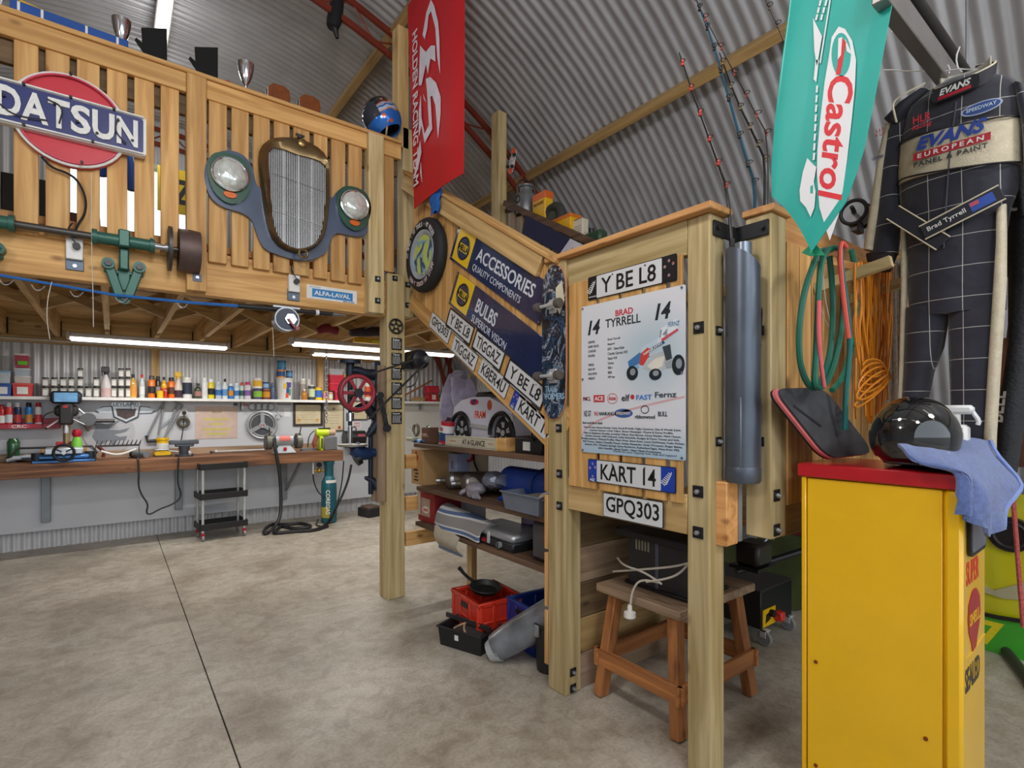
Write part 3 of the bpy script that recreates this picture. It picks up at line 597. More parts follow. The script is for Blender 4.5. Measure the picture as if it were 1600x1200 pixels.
# hung from the roof and behind the rail
t = T('cloth_bag', 'black folded cloth bag hanging from the roof truss', 'bag', MX.Translation(PY(523, 20, 4.3)))
O('cloth', B().tube([(.03, 0, .35), (.02, 0, .1), (0, 0, -.05), (-.02, 0, -.13)], [.035, .055, .06, .045], 10, sm=2), C('#131315', .8), t); O('tail', B().tube([(0, 0, -.12), (.02, 0, -.2)], [.03, .015], 8), BLK, t); O('hanging_loop', B().tube([(.03, 0, .34), (.04, 0, .5), (.05, 0, .62)], .006, 6), BLK, t)
def tube_light(fr, L_, lb, grp='tube lights'):
    t = T('tube_light', lb, 'ceiling light', fr, grp)
    O('housing', B().box(-L_/2, -.06, .02, L_/2, .06, .065, .008), C('#c9c6c4', .4), t); O('end_cap', B().box(-L_/2-.03, -.065, .0, -L_/2, .065, .07, .006), C('#b7b3b0', .4), t); O('end_cap', B().box(L_/2, -.065, .0, L_/2+.03, .065, .07, .006), C('#b7b3b0', .4), t)
    O('diffuser', B().box(-L_/2, -.045, -.015, L_/2, .045, .02, .012), C('#fff6ea', .4, 0, .01, 3, emit=4.5), t); return t
tl = tube_light(FZ(.36, 6.1, 5.0, 90), 2.0, 'long glowing tube light running along the roof ridge above mezzanine', 'ridge tube lights')
for x, y, z, l in ((.36, 1.2, 3.85, 'added unseen fill tube light on rods in front of the mezzanine'), (.36, -1.6, 3.85, 'added unseen fill tube light on rods near the open shed end'), (-2.2, 1.0, 3.45, 'added unseen fill tube light on rods on the far side of shed'), (2.6, -1.3, 3.45, 'added unseen fill tube light on rods beside the racing suits')):  # extra tubes out of frame, added as bodies for the roof fill lamps
    d_ = dup(tl, FZ(x, y, z, 90), l); top = ZC+sqrt(4.93**2-(x-XC)**2)-z
    for s in (-.8, .8): O('hanging_rod', B().cyl((s, 0, .065), (s, 0, top), .005, n=6), DKST, d_)
tube_light(FZ(.37, 7.0, 2.31), 1.42, 'long glowing tube light above the middle of workbench', 'tube lights under the mezzanine')
p = PY(535, 530, 5.5); tube_light(FZ(p.x+.05, 5.5, 2.24), 1.1, 'glowing tube light with yellow ended mate beside the chain', 'tube lights under the mezzanine')
p = PY(548, 560, 7.0); tube_light(FZ(p.x, 7.0, 2.31), 1.0, 'glowing tube light behind the treadle drill head', 'tube lights under the mezzanine')
p = PY(650, 540, 5.9); tube_light(FZ(p.x+.12, 5.9, 2.29), .8, 'glowing tube light right of the plaque post under stairs', 'tube lights under the mezzanine')
t = T('yellow_level', 'yellow spirit level stored on the tube light by post', 'spirit level', FZ(PY(578, 530, 5.2).x+.05, 5.2, 2.27)); O('beam', B().box(-.22, -.03, 0, .22, .03, .05, .006), C('#e2b10c', .4), t); O('vial', B().cyl((-.04, -.031, .025), (.04, -.031, .025), .012), C('#cfe04a', .2), t)
# stuff on the mezzanine seen through the slats
t = T('yellow_notice', 'yellow sign with bold black Z seen between the slats', 'sign', FY(.62, 7.0, 4.05)); O('plate', B().box(-.22, -.25, 0, .22, .25, .01), C('#e5c21a', .5), t); TX('Z', .02, 0, .2, .28, .01, BLK, t, .03)
t = T('blue_jacket', 'blue jacket hanging behind the slats by the neon sign', 'jacket', (.0, 6.2, 2.685)); O('body', B().surf(lambda a, q: (-.0+.2*(a-.5)*(1+.4*q), .03*sin(9*a), 1.08+.42*(1-q)), 12, 10, .03), C('#2d55a8', .8), t); O('sleeve', B().tube([(.1, 0, 1.42), (.14, 0, 1.25), (.15, 0, 1.0)], .035, 8, sm=2), C('#2d55a8', .8), t); O('stand', B().cyl((0, 0, 0), (0, 0, 1.55), .02).cyl((0, 0, 0), (0, 0, .03), .15), DKST, t)
for x, z0, z1, c, lb in ((-.62, 0, 1.0, '#2b2a2c', 'dark shelf stack behind the slats at far left'), (-.25, 0, .75, '#5a2a22', 'reddish brown cupboard behind the slats under neon sign'), (1.45, 0, .7, '#7c1f1f', 'dark red toolbox behind the slats by grille')):
    t = T('storage_unit', lb, 'cupboard', FZ(x, 6.6, 2.685)); O('case', B().box(-.16, -.2, z0, .16, .2, z1, .006), C(c, .6), t); O('door', B().box(-.15, -.215, z0+.05, .15, -.2, z1-.03, .003), C(c, .5), t); O('handle', B().cyl((.1, -.225, z1*.5), (.1, -.225, z1*.6), .008), STEEL, t)
# ================================================================ WORKBENCH WALL
YS = 7.86; ZS = 1.735
GREY = C('#8d9094', .5, .2); CARD = C('#c49b6a', .7); CRM = C('#d9cfb8', .6); ORG = C('#e27a1c', .4); GRN = C('#3f9a3a', .4); BLU = C('#1f5cb5', .4); TRN = GLASS('#e8eef2', .05, .35)
t = T('wall_shelf', 'long thin white shelf above the workbench', 'shelf', (0, 7.84, 1.715)); O('board', B().box(-3.3, -.09, -.018, 2.72, .09, .018, .003), WHT, t)
for x in (-1.0, .2, 1.4, 2.5): O('bracket', B().box(x-.01, -.02, -.12, x+.01, .088, -.018).box(x-.01, .07, -.14, x+.01, .088, -.018), GREY, t)
t = T('workbench', 'long brown timber workbench along the back wall', 'workbench', (0, 7.66, 0))
O('top_board', B().box(-3.3, -.26, .965, 2.62, .262, 1.015, .004), WOOD('bench', 0), t); O('fascia', B().box(-3.3, -.275, .87, 2.62, -.225, 1.013, .005), WOOD('bench', 0), t); O('back_board', B().box(-3.3, .235, 1.015, 2.62, .262, 1.10, .003), WOOD('old', 0), t)
for u in (72, 279, 443): x = PY(u, 780, 7.9).x; O('bracket', B().box(x-.04, .20, .32, x+.04, .262, .965, .004), C('#83888c', .45, .3), t)
x = PY(443, 780, 7.9).x; O('brace', B().bar((x+.02, .2, .45), (x+.16, -.2, .965), .03, .03), C('#83888c', .45, .3), t)
NEI = {}
def pos(u0, u1, v1, Y=YS): a, b_ = PY(u0, 600, Y), PY(u1, 600, Y); return (a.x+b_.x)/2, (b_.x-a.x)/2
def spray(u0, u1, vt, body, cap, lb, band=None, grp='cans and bottles on the wall shelf', Y=YS, z=ZS):
    x, r = pos(u0, u1, 0, Y); r = min(max(r, .022), .045); h = PY((u0+u1)/2, vt, Y).z-z
    t = T('spray_can', lb, 'spray can', (x, Y, z), grp); O('can', B().lathe([(r*.95, 0), (r, .006), (r, h*.76), (r*.75, h*.82), (r*.7, h*.83)], 18), C(body, .3), t); O('cap', B().lathe([(r*.72, h*.82), (r*.72, h*.97), (r*.6, h), (0, h)], 16), C(cap, .4), t)
    if band: O('label_band', B().lathe([(r*1.015, h*.2), (r*1.015, h*.52)], 18), C(band, .4), t)
    return t
def bottle(u0, u1, vt, body, cap, lb, band=None, Y=YS, z=ZS, grp='cans and bottles on the wall shelf', glass=False):
    x, r = pos(u0, u1, 0, Y); r = max(r, .022); h = PY((u0+u1)/2, vt, Y).z-z
    t = T('bottle', lb, 'bottle', (x, Y, z), grp); O('body', B().lathe([(r*.95, 0), (r, .008), (r, h*.55), (r*.9, h*.66), (r*.38, h*.8), (r*.36, h*.86)], 18), C(body, .2, 0, coat=.3), t); O('cap', B().lathe([(r*.44, h*.85), (r*.44, h), (0, h)], 14), C(cap, .4), t)
    if band: O('label_band', B().lathe([(r*1.015, h*.15), (r*1.015, h*.48)], 18), C(band, .5), t)
    return t
def tin(u0, u1, vt, vb, body, lid, lb, band=None, Y=YS, grp='paint tins on the wall shelf'):
    x, r = pos(u0, u1, 0, Y); z0 = max(PY((u0+u1)/2, vb, Y).z, ZS) if vb < 617 else ZS; h = PY((u0+u1)/2, vt, Y).z-z0
    t = T('paint_tin', lb, 'tin', (x, Y, z0), grp); O('body', B().lathe([(r, 0), (r, h*.96)], 20), C(body, .35), t); O('lid', B().lathe([(r*1.03, h*.94), (r*1.03, h), (r*.9, h*.985), (0, h*.985)], 20), C(lid, .3, .4), t)
    if band: O('label_band', B().lathe([(r*1.015, h*.2), (r*1.015, h*.75)], 20), C(band, .5), t)
    return t
def tub(u0, u1, vt, vb, body, lid, lb, clear=False, Y=YS, label=True):
    x, r = pos(u0, u1, 0, Y); z0 = PY((u0+u1)/2, vb, Y).z if vb < 615 else ZS; h = PY((u0+u1)/2, vt, Y).z-z0
    t = T('storage_tub', lb, 'tub', (x, Y, z0), 'storage tubs on the wall shelf'); m = C(body, .35)
    O('body', B()._a([(-r*.9, -.07, 0), (r*.9, -.07, 0), (r*.9, .06, 0), (-r*.9, .06, 0), (-r, -.08, h*.85), (r, -.08, h*.85), (r, .065, h*.85), (-r, .065, h*.85)], [(3, 2, 1, 0), (4, 5, 6, 7), (0, 1, 5, 4), (1, 2, 6, 5), (2, 3, 7, 6), (3, 0, 4, 7)]), m, t)
    O('lid', B().box(-r*1.05, -.085, h*.85, r*1.05, .065, h, .004), C(lid, .35), t)
    if label: O('paper_label', B().box(-r*.55, -.082, h*.15, r*.55, -.076, h*.7), WHT, t)
    return t
tub(-8, 19.5, 599, 617, '#2a56a8', '#2c4f8f', 'blue tub at the far left end of the wall shelf'); tub(-6, 18, 580, 599, '#b9c4cc', '#7fb0d8', 'clear tub of blue packets on the blue tub', label=False)
tub(21, 52, 599, 617, '#cf3a34', '#d8524a', 'red tub with white paper label on wall shelf'); tub(24, 48, 588, 599, '#c6bdb8', '#dfe3e6', 'clear tub of pink packets, lower of two on red tub', label=False); tub(24, 47, 576, 588, '#aab5c0', '#dfe3e6', 'clear tub of grey bits above the pink packet tub', label=False)
k = tub(24, 46, 553, 575, '#a8243c', '#e2e2e2', 'topmost tub of its stack, with red and green packets', label=False); O('packet', B().box(-.03, -.088, .03, .05, -.084, .07), C('#6ac423', .5), k)
def jar(u0, u1, vt, vb, lb):
    x, r = pos(u0, u1, 0); z0 = PY((u0+u1)/2, vb, YS).z if vb < 616 else ZS; h = PY((u0+u1)/2, vt, YS).z-z0
    t = T('square_jar', lb, 'jar', (x, YS, z0), 'square screw jars with white labels'); O('body', B().box(-r*.92, -r*.92, 0, r*.92, r*.92, h*.86, .008), C('#a9a59c', .2, 0, .3, 60), t); O('lid', B().cyl((0, 0, h*.84), (0, 0, h), r*.9, n=16), C('#23262a', .4), t); O('paper_label', B().box(-r*.6, -r*.98, h*.12, r*.6, -r*.9, h*.66), WHT, t)
JL = ['first', 'second', 'third', 'fourth', 'fifth', 'sixth', 'seventh']
for c, (u0, u1, rows) in enumerate(((65, 77, 2), (79, 91, 2), (93, 105, 2), (106, 117, 2), (120, 131, 3), (132.5, 144, 1), (145, 156, 2), (173, 183, 2), (184, 194.5, 3), (195.5, 205, 3))):
    for r_ in range(rows):
        vb = 618-r_*14.2; wh = {0: 'bottom', 1: 'second', 2: 'third'}[r_]
        jar(u0, u1, vb-14, vb, 'square labelled jar, %s row up, column %s from left of wall shelf' % (wh if r_ else 'bottom', (JL+['eighth', 'ninth', 'tenth'])[c]))
def trigger(u0, u1, vt, body, liquid, head, lb):
    x, r = pos(u0, u1, 0); h = PY((u0+u1)/2, vt, YS).z-ZS; t = T('spray_bottle', lb, 'spray bottle', (x, YS, ZS), 'trigger bottles on the wall shelf')
    O('body', B().lathe([(r*.95, 0), (r, .01), (r, h*.4), (r*.8, h*.52), (r*.35, h*.7), (r*.3, h*.75)], 18), C(body, .3), t); O('liquid', B().lathe([(r*.97, .004), (r*1.01, .012), (r*1.01, h*.3), (0, h*.3)], 18), C(liquid, .3), t)
    O('trigger_head', B().cyl((0, 0, h*.74), (0, 0, h*.82), r*.4).box(-r*.9, -r*.3, h*.82, r*.7, r*.3, h, .006).box(-r*.8, -r*.1, h*.7, -r*.6, r*.1, h*.84, .002), C(head, .4), t)
trigger(157, 174, 573, '#d8d2d2', '#d7b7b5', '#1d1d1f', 'trigger spray bottle with black head and pale pink liquid'); trigger(272, 285.5, 581, '#d6c8be', '#46323f', '#e6b820', 'trigger spray bottle with yellow orange head and dark liquid')
bottle(202, 214, 585, '#e0a84c', '#2d2d2d', 'amber bottle with black cap after the labelled jars', '#e89a3c'); bottle(217.5, 226.5, 585, '#cfd6da', '#d9342e', 'clear bottle with red cap next to amber bottle', '#e8ecf0')
spray(231, 243, 587, '#e8791f', '#4b4b50', 'orange spray can with grey cap under the timber wall post', '#2e2a22'); spray(243, 251, 588, '#1c1c1e', '#1c1c1e', 'slim black spray can beside the orange can', '#8c8f94'); bottle(251.5, 261, 589, '#efb417', '#26221e', 'yellow bottle with black cap and red mark', '#d8541e')
tin(245, 255.5, 610, 619, '#e8bf1d', '#c9302b', 'small yellow tin in front of the slim black can', None, 7.80); tin(256, 261.5, 610, 619, '#c8352c', '#d8d8d8', 'small red tin in front of the yellow bottle', None, 7.80)
spray(262, 273.5, 590, '#e66d19', '#24201e', 'orange spray can with round brown badge', '#5a3320'); tin(285.5, 300, 590, 620, '#d9d9d6', '#e9e6dc', 'tall white tin with dark blue lettering panel', '#1f2b3f'); bottle(304, 315, 599, '#3f4732', '#2a2e22', 'dark green oil bottle with pinkish label', '#a9776f')
spray(315, 325, 590, '#dfe1e4', '#e8e8e8', 'plain white spray can with white nozzle'); spray(325, 335, 592, '#e5d21e', '#e4e4e4', 'yellow and black spray can with white nozzle', '#1b1b1b'); spray(336.5, 346.5, 596, '#b9c6d6', '#c3cfdd', 'pale blue spray can beside the yellow black can', '#2f6fb0'); bottle(347, 356, 592, '#dfe7ea', '#222224', 'white bottle with black cap among blue cans', '#5f97cf')
spray(356.5, 365, 599, '#2d7fc7', '#dfe6ee', 'blue spray can with orange swoosh', '#e08b22'); spray(365.5, 374, 598, '#c9dceb', '#e2e6ea', 'white and blue can right of orange swoosh can', '#3877b8'); spray(374.5, 381, 598, '#bcd0c4', '#c8342e', 'slim green grey can with red nozzle', '#2b5a4b'); spray(381.5, 392, 597, '#d8cfd8', '#c62e63', 'white can with pink red cap', '#7f5da8')
tin(396, 409.5, 607, 620, '#50406e', '#2b2b30', 'dark tin with green label supporting a white tin', '#84b93a'); tin(395, 409.5, 591, 607, '#e0ded6', '#d6d6d6', 'white and yellow striped tin, upper of two', '#e3b222'); tin(410, 422, 608, 620, '#7d3a24', '#c79a36', 'brown and gold tin under the small blue tin', '#d08d1c'); tin(410.5, 420, 597, 608, '#2b4f9a', '#20355e', 'small blue tin on the brown gold tin', '#8fb5d8'); spray(422.5, 430, 599, '#4a5f84', '#5c6f8e', 'slate blue tube can left of the white bucket')
t = T('paint_bucket', 'white plastic bucket with colourful label on wall shelf', 'bucket', (*[pos(428, 461, 0, 7.84)[0], 7.84], ZS)); r = .105; h = PY(445, 591, 7.84).z-ZS
O('pail', B().lathe([(r*.86, 0), (r, h*.93)], 28), C('#dcdcd8', .4), t); O('lid', B().lathe([(r*1.05, h*.9), (r*1.05, h), (0, h)], 28), C('#cfcfca', .4), t)
for a, c_, z0, z1 in ((-80, '#2a3f8f', .3, .8), (-62, '#6a4a9f', .55, .8), (-98, '#e7c21c', .5, .75), (-84, '#d9482b', .08, .3), (-60, '#4f9a7a', .2, .5)):
    O('label_patch', B().surf(lambda p, q: ((r*(.87+.13*(z0+(z1-z0)*q))+.003)*cos(RAD(a-11+22*p)), (r*(.87+.13*(z0+(z1-z0)*q))+.003)*sin(RAD(a-11+22*p)), h*(z0+(z1-z0)*q)), 5, 2, .002), C(c_, .5), t)
tin(432, 445, 577, 591, '#d7862a', '#2a5f9c', 'orange and blue tin on the bucket lid', '#2a4f86', 7.84); tin(433, 447, 563, 577, '#2f6f9f', '#9fb7c6', 'blue tin on top of the orange blue tin', '#4f93bd', 7.84); tin(447, 457, 579, 591, '#24406a', '#7f95aa', 'small dark blue tin beside orange tin on bucket', '#5b9acb', 7.84)
tin(468, 478, 592, 619, '#c9c6c0', '#e8e8e6', 'tall stack tin with white lid right of bucket', '#9a8f84'); tin(478, 486, 593, 608, '#d6d4ce', '#e6e6e4', 'white jar behind the orange jar', None, 7.9); bottle(471, 480, 608, '#b5762c', '#e6e6e2', 'amber jar with white lid in front of tall tin', None, 7.79)
tin(482, 492, 602, 624, '#3f4a4c', '#e4e4e4', 'dark can with white lid and pale band', '#c9d3a4', 7.80); tin(492, 503, 605, 624, '#e8c31a', '#c88d6e', 'yellow tin with blue stripe and pink lid', '#2f68b8', 7.80); tin(504, 513, 610, 624, '#d7b94a', '#2f2c26', 'round yellow jar with dark lid by the chain', '#d98a9f', 7.80); tin(513.5, 520, 613, 624, '#c98f7a', '#e2d8c4', 'small pinkish jar with cream lid', '#c9e0c8', 7.79)
for i, (vt, vb, w) in enumerate(((611, 624, 'bottom'), (599, 611, 'middle'), (586, 599, 'top'))): tub(513 if i else 521, 535, vt, vb, '#c8243c', '#d42f45', 'red tub, %s one of the stack behind the drill wheel' % w, Y=7.88, label=False)
tub(512, 534, 577, 586, '#b9bcc0', '#cfd4d8', 'clear low tub on top of the red stack', Y=7.88, label=False); tub(535, 546, 585, 596, '#e5b41c', '#f0c63a', 'yellow tub beside the red stack', Y=7.88, label=False); tin(570, 580, 597, 622, '#e5e0d8', '#d8542e', 'white and orange tub right of the drill wheel', '#e0562a')
# wall mounted bits (in front of the lining)
YW = 7.925
def wl(u, v, Y=YW): p = PY(u, v, Y); return p.x, p.z
def wallt(nm, lb, cat, u, v, grp=None): x, z = wl(u, v); return T(nm, lb, cat, FY(x, 7.93, z), grp)
PXM = 8.0/818.5*1.02     # metres per pixel near the back wall
t = wallt('can_rack', 'red steel rack holding spray cans at left of lining board', 'rack', 32, 662); O('tray', B().box(-.36, -.055, .0, .34, .06, .012, .004).box(-.36, -.055, .0, .34, -.045, .11, .003).box(-.36, -.055, .1, .34, -.002, .115, .004), C('#b02036', .4), t); TX('CRC', .0, -.028, .12, .036, .116, WHT, t, .02); O('logo_frame', B().prism(rrect(-.085, -.05, .085, -.006, .012), .1152, .116), C('#c8465a', .4), t)
for i, (u, bd_, cp, bn, lb) in enumerate(((2, '#b8262f', '#a81f28', '#e4e4e0', 'red spray can at far left in the rack'), (14, '#d23b40', '#e4e4e4', '#dfe3ea', 'red and white spray can in the rack'), (27.5, '#1f2f56', '#e4e4e4', '#c23a3a', 'navy spray can with white nozzle in the rack'), (45, '#2c7dbf', '#1f1f24', '#c4873a', 'blue can with black cap in the rack'), (60, '#dcdce0', '#b81f2c', '#c83a42', 'white can with red cap at right end of rack'))):
    x, z = wl(u, 662); spray(u-6, u+6, 629 if i else 632, bd_, cp, lb, bn, 'spray cans in the red rack', 7.87, z-.042)
t = wallt('car_badge', 'silver winged badge with dark shield on lining board', 'badge', 197, 643)
for s in (1, -1): O('wing_backing', B().prism([(s*.3, .0), (s*.23, .062), (s*.06, .07), (s*.08, -.035), (s*.26, -.03)], -.001, .004), C('#6f757d', .4), t)
O('shield_backing', B().prism([(-.145, .07), (.145, .07), (.125, -.07), (0, -.145), (-.125, -.07)], .004, .013), C('#4a4f58', .4), t)
O('wing', B().prism([(-.29, .02), (-.22, .05), (-.08, .06), (-.1, -.02), (-.25, -.015)], 0, .012), SILV, t); O('wing', B().prism([(.29, .02), (.22, .05), (.08, .06), (.1, -.02), (.25, -.015)], 0, .012), SILV, t); O('shield', B().prism([(-.13, .06), (.13, .06), (.11, -.06), (0, -.125), (-.11, -.06)], .012, .024), SILV, t); O('enamel', B().prism([(-.1, .035), (.1, .035), (.085, -.05), (0, -.095), (-.085, -.05)], .024, .028), C('#4d3a36', .3, 0, .5, 20), t); O('name_bar', B().prism(rrect(-.14, .065, .14, .11, .01), .0, .024), SILV, t); TX('LEYLAND', 0, .087, .25, .032, .024, C('#2b3340'), t, .02)
t = wallt('round_plaque', 'round pale grey plaque with leaping marlin on lining board', 'plaque', 171, 675); O('disc', B().prism(circ(0, 0, .25, 40), 0, .01), C('#b9bbc0', .5), t); O('fish', B().prism([(-.17, .2), (-.1, .12), (-.03, .09), (.12, .15), (-.01, .03), (.1, .02), (.2, .05), (.16, .0), (.04, -.03), (.1, -.06), (.17, -.05), (.16, -.1), (.08, -.1), (.04, -.18), (0, -.1), (-.1, -.16), (-.16, -.05), (-.13, .05)], .01, .014), C('#7d828b', .5), t)
t = wallt('frame_saw', 'triangular grey hacksaw frame leaning on lining board', 'hacksaw', 259, 655); b = B()
for a, c_ in (((0, .27), (-.19, -.2)), ((.0, .27), (.18, .18)), ((.18, .18), (-.02, -.24)), ((-.02, .2), (-.08, -.2)), ((.12, .19), (-.0, -.2))): b.tube([(*a, .03), (*c_, .03)], .012, 8)
O('frame', b, GREY, t); O('grip', B().tube([(-.2, -.2, .03), (-.19, -.27, .03), (-.03, -.26, .03)], .02, 8), DKST, t); O('blade', B().bar((-.06, -.1, .03), (.07, .02, .03), .02, .003), STEEL, t)
t = wallt('wall_socket', 'white wall socket with black plug and hanging reel', 'power socket', 286, 644); O('plate', B().box(-.05, -.05, 0, .05, .05, .012, .004), WHT, t); O('plug', B().cyl((.01, -.01, .012), (.01, -.01, .05), .024), BLK, t); O('cord_reel', B().torus((0, -.13, .03), .055, .02, 2, 24), C('#4e4638', .6), t); O('cord', B().tube([(.01, -.02, .04), (0, -.2, .04), (-.02, -.35, .04), (-.05, -.47, .04)], .006, 6, sm=2), BLK, t)
t = wallt('beige_poster', 'beige paper poster with faded yellow lettering on lining board', 'poster', 338.5, 660); O('sheet', B().box(-.245, -.215, 0, .245, .215, .006), C('#c9b3a6', .6), t)
for i, (y, w) in enumerate(((.14, .12), (.045, .3), (-.02, .16), (-.09, .34), (-.15, .24))): O('print_line', B().box(-w/2, y-.015, .006, w/2, y+.012, .0068), C('#c8c06a' if i else '#a89878', .6), t)
t = wallt('brand_sticker', 'small red lettered sticker under the wall shelf', 'sticker', 377, 632); O('backing', B().box(-.1, -.025, 0, .1, .025, .002), C('#c0c3ca', .5), t); TX('dba', .035, 0, .1, .04, .002, C('#b8303c'), t, .03); O('mark', B().box(-.095, -.018, .002, -.045, .02, .003), C('#4a4f5c', .5), t)
t = wallt('ring_emblem', 'four linked silver ring emblem under the wall shelf', 'emblem', 409, 635.5)
for i in range(4): O('ring', B().torus((-.117+.078*i, 0, .008), .05, .007, 2, 28), C('#8e9298', .3, .6), t)
t = wallt('wheel_plaque', 'round grey three spoke wheel trim plaque on lining board', 'wheel trim', 409.5, 664); O('rim', B().torus((0, 0, .02), .185, .022, 2, 36), C('#a3a6ab', .35, .3), t); O('dish', B().prism(circ(0, 0, .17, 32), 0, .015), C('#4a4d52', .4), t); O('rim_step', B().torus((0, 0, .02), .15, .008, 2, 32), C('#a3a6ab', .35, .3), t)
for a in (90, 210, 330): O('spoke', B().bar((0, 0, .025), (.17*cos(RAD(a)), .17*sin(RAD(a)), .025), .05, .02), C('#a3a6ab', .35, .3), t)
O('hub', B().cyl((0, 0, .015), (0, 0, .045), .04), C('#b6b9be', .3, .3), t); TX('14', 0, 0, .045, .03, .045, C('#b8303c'), t, .03)
t = wallt('star_ornament', 'small chrome three pointed star bonnet ornament', 'ornament', 434, 645); O('star', B().prism([(0, .1), (.012, .0), (.06, -.05), (0, -.025), (-.06, -.05), (-.012, .0)], 0, .02), SILV, t); O('ornament_base', B().cyl((0, -.06, .0), (0, -.06, .03), .03), SILV, t)
t = wallt('name_plate', 'narrow dark name plate under the wall shelf', 'name plate', 444, 630.5); O('plate', B().box(-.085, -.018, 0, .085, .018, .008, .003), C('#6a6e74', .4, .4), t); O('inlay', B().box(-.075, -.01, .008, .075, .01, .0095), C('#b9bcc0', .4), t)
t = wallt('paper_note', 'small white paper note left of the certificates', 'note', 449, 644); O('sheet', B().box(-.045, -.065, 0, .045, .065, .003), C('#d9dbe0', .6), t)
def cert(nm, u0, u1, v0, v1, fc, lb, seals):
    x0, z1 = wl(u0, v0); x1, z0 = wl(u1, v1); w, h = (x1-x0)/2, (z1-z0)/2; t = T(nm, lb, 'certificate', FY((x0+x1)/2, 7.93, (z0+z1)/2), 'framed certificates')
    fw = .03 if fc == '#3d3128' else .014
    for a in ((-w, h-fw, w, h), (-w, -h, w, -h+fw), (-w, -h+fw, -w+fw, h-fw), (w-fw, -h+fw, w, h-fw)): O('frame_side', B().box(a[0], a[1], 0, a[2], a[3], .025, .003), C(fc, .4), t)
    O('paper', B().box(-w+fw, -h+fw, 0, w-fw, h-fw, .01), C('#cdc09f', .6), t)
    for k in range(6): ww = w*(.9, .5, .75, .8, .65, .7)[k]; O('print_line', B().box(-ww*.7, h*.55-k*h*.2-.003, .01, ww*.7, h*.55-k*h*.2+.002, .0105), C('#8f8262', .6), t)
    for sx, sy, c_ in seals: O('seal', B().cyl((sx*w, sy*h, .01), (sx*w, sy*h, .013), .022), C(c_, .4), t)
cert('framed_certificate', 458, 504, 629, 665, '#3d3128', 'wide certificate in a dark brown frame', ((-.62, -.5, '#d29a4a'), (.62, -.5, '#d29a4a'))); cert('framed_certificate', 505.5, 537, 630, 673, '#5a4b3a', 'tall certificate with red seal beside the dark frame', ((0, .6, '#8d8468'), (.55, -.75, '#b8443a'))); cert('framed_certificate', 544, 574, 626, 656, '#33373a', 'thin framed certificate partly behind the drill wheel', ())
t = wallt('warning_label', 'small white label with red lettering below the third certificate', 'sticker', 558, 664); O('sheet', B().box(-.06, -.055, 0, .06, .055, .002), C('#dcd6d6', .5), t); TX('DRAG', 0, .025, .09, .03, .002, C('#b8505a'), t, .02); TX('RACE', 0, -.02, .09, .03, .002, C('#b8505a'), t, .02)
# -- on the bench
ZB = 1.0155
def bp(u, v): y = min(max(PZ(u, v, ZB).y, 7.46), 7.80); return (PY(u, v, y).x, y, ZB)
t = T('green_torch', 'green glass jar torch with black base at left of bench', 'torch', bp(21, 720)); O('base', B().cyl((0, 0, 0), (0, 0, .06), .062), BLK, t); O('glass', B().lathe([(.05, .06), (.055, .14), (.055, .22), (.035, .26), (0, .262)], 20), C('#2f5f3c', .15, coat=.5), t)
t = T('plastic_bag', 'crumpled clear bag of small parts beside the green torch', 'bag', bp(47, 721)); O('bag', B().surf(lambda a, q: (-.18+.36*a, -.08+.16*q, .02+.03*sin(7*a+2*q)*sin(5*q)+.02*sin(pi*a)), 14, 10, .02), C('#c9cdd2', .25, 0, .2, 20), t); O('paper_label', B().box(-.06, -.085, .03, .03, -.08, .07), C('#3a3f48', .5), t)
t = T('rotary_table', 'blue cast machine vise with black handwheel on bench', 'vise', bp(101, 722)); O('base_casting', B().box(-.26, -.1, 0, .26, .1, .03, .006).box(-.22, -.08, .03, .22, .08, .09, .02), C('#3e6a9e', .3, .5, .3, 8), t)
h_ = O('handwheel', B().torus((0, -.13, .11), .085, .014, 1, 28), BLK, t); [O('spoke', B().bar((0, -.13, .11), (.08*cos(RAD(a)), -.13, .11+.08*sin(RAD(a))), .014, .01, (0, 1, 0)), BLK, h_) for a in (30, 150, 270)]; O('hub', B().cyl((0, -.145, .11), (0, -.1, .11), .02), SILV, h_); O('table_top', B().box(-.16, -.09, .09, .16, .09, .16, .01), C('#c3c8cf', .3, .5), t)
for s in (1, -1): O('clamp_lug', B().cyl((s*.22, -.02, .03), (s*.22, -.02, .11), .05), C('#2a3038', .5, .3), t)
def drill_press():
    p = bp(104, 700); t = T('drill_press', 'benchtop drill press with dark head on worn wood block', 'drill press', (PY(104, 690, 7.74).x, 7.74, ZB)); t.scale = (.8, .8, .94)
    O('wood_block', B().box(-.26, -.12, .09, .22, .12, .155, .005), WOOD('orange', 0), t); O('foot_casting', B().box(-.15, -.1, 0, .15, .1, .09, .02), C('#2c2d30', .5, .3), t)
    O('column', B().cyl((.0, .02, .15), (0, .02, .48), .04), C('#a9946c', .35, .5), t)
    O('head', B().box(-.075, -.13, .43, .075, .1, .68, .02).box(-.13, -.06, .53, .13, .08, .66, .03), C('#2b2a2b', .5), t)
    O('belt_cover', B().box(-.17, -.13, .68, .17, .12, .83, .03), C('#1d2733', .4), t); O('cover_label', B().box(-.125, -.136, .7, .125, -.13, .81, .002), C('#6fa6d6', .4, 0, .3, 15), t)
    O('maker_label', B().box(-.03, -.135, .63, .02, -.13, .66), RED, t); O('power_cord', B().tube([(-.1, -.05, .6), (-.24, -.08, .55), (-.25, -.08, .42), (-.2, -.08, .38)], .008, 6, sm=2), BLK, t)
    for s, z in ((1, .43), (-1, .4)): O('feed_lever', B().tube([(s*.06, -.06, .5), (s*.2, -.1, z)], .01, 6), SILV, t)
    for s in (1, -1): O('vise_jaw', B().box(s*.03, -.1, .156, s*.11, -.02, .23, .008), C('#b92330', .4), t)
    O('chuck', B().cyl((0, -.08, .33), (0, -.08, .43), .03, .022), SILV, t)
drill_press()
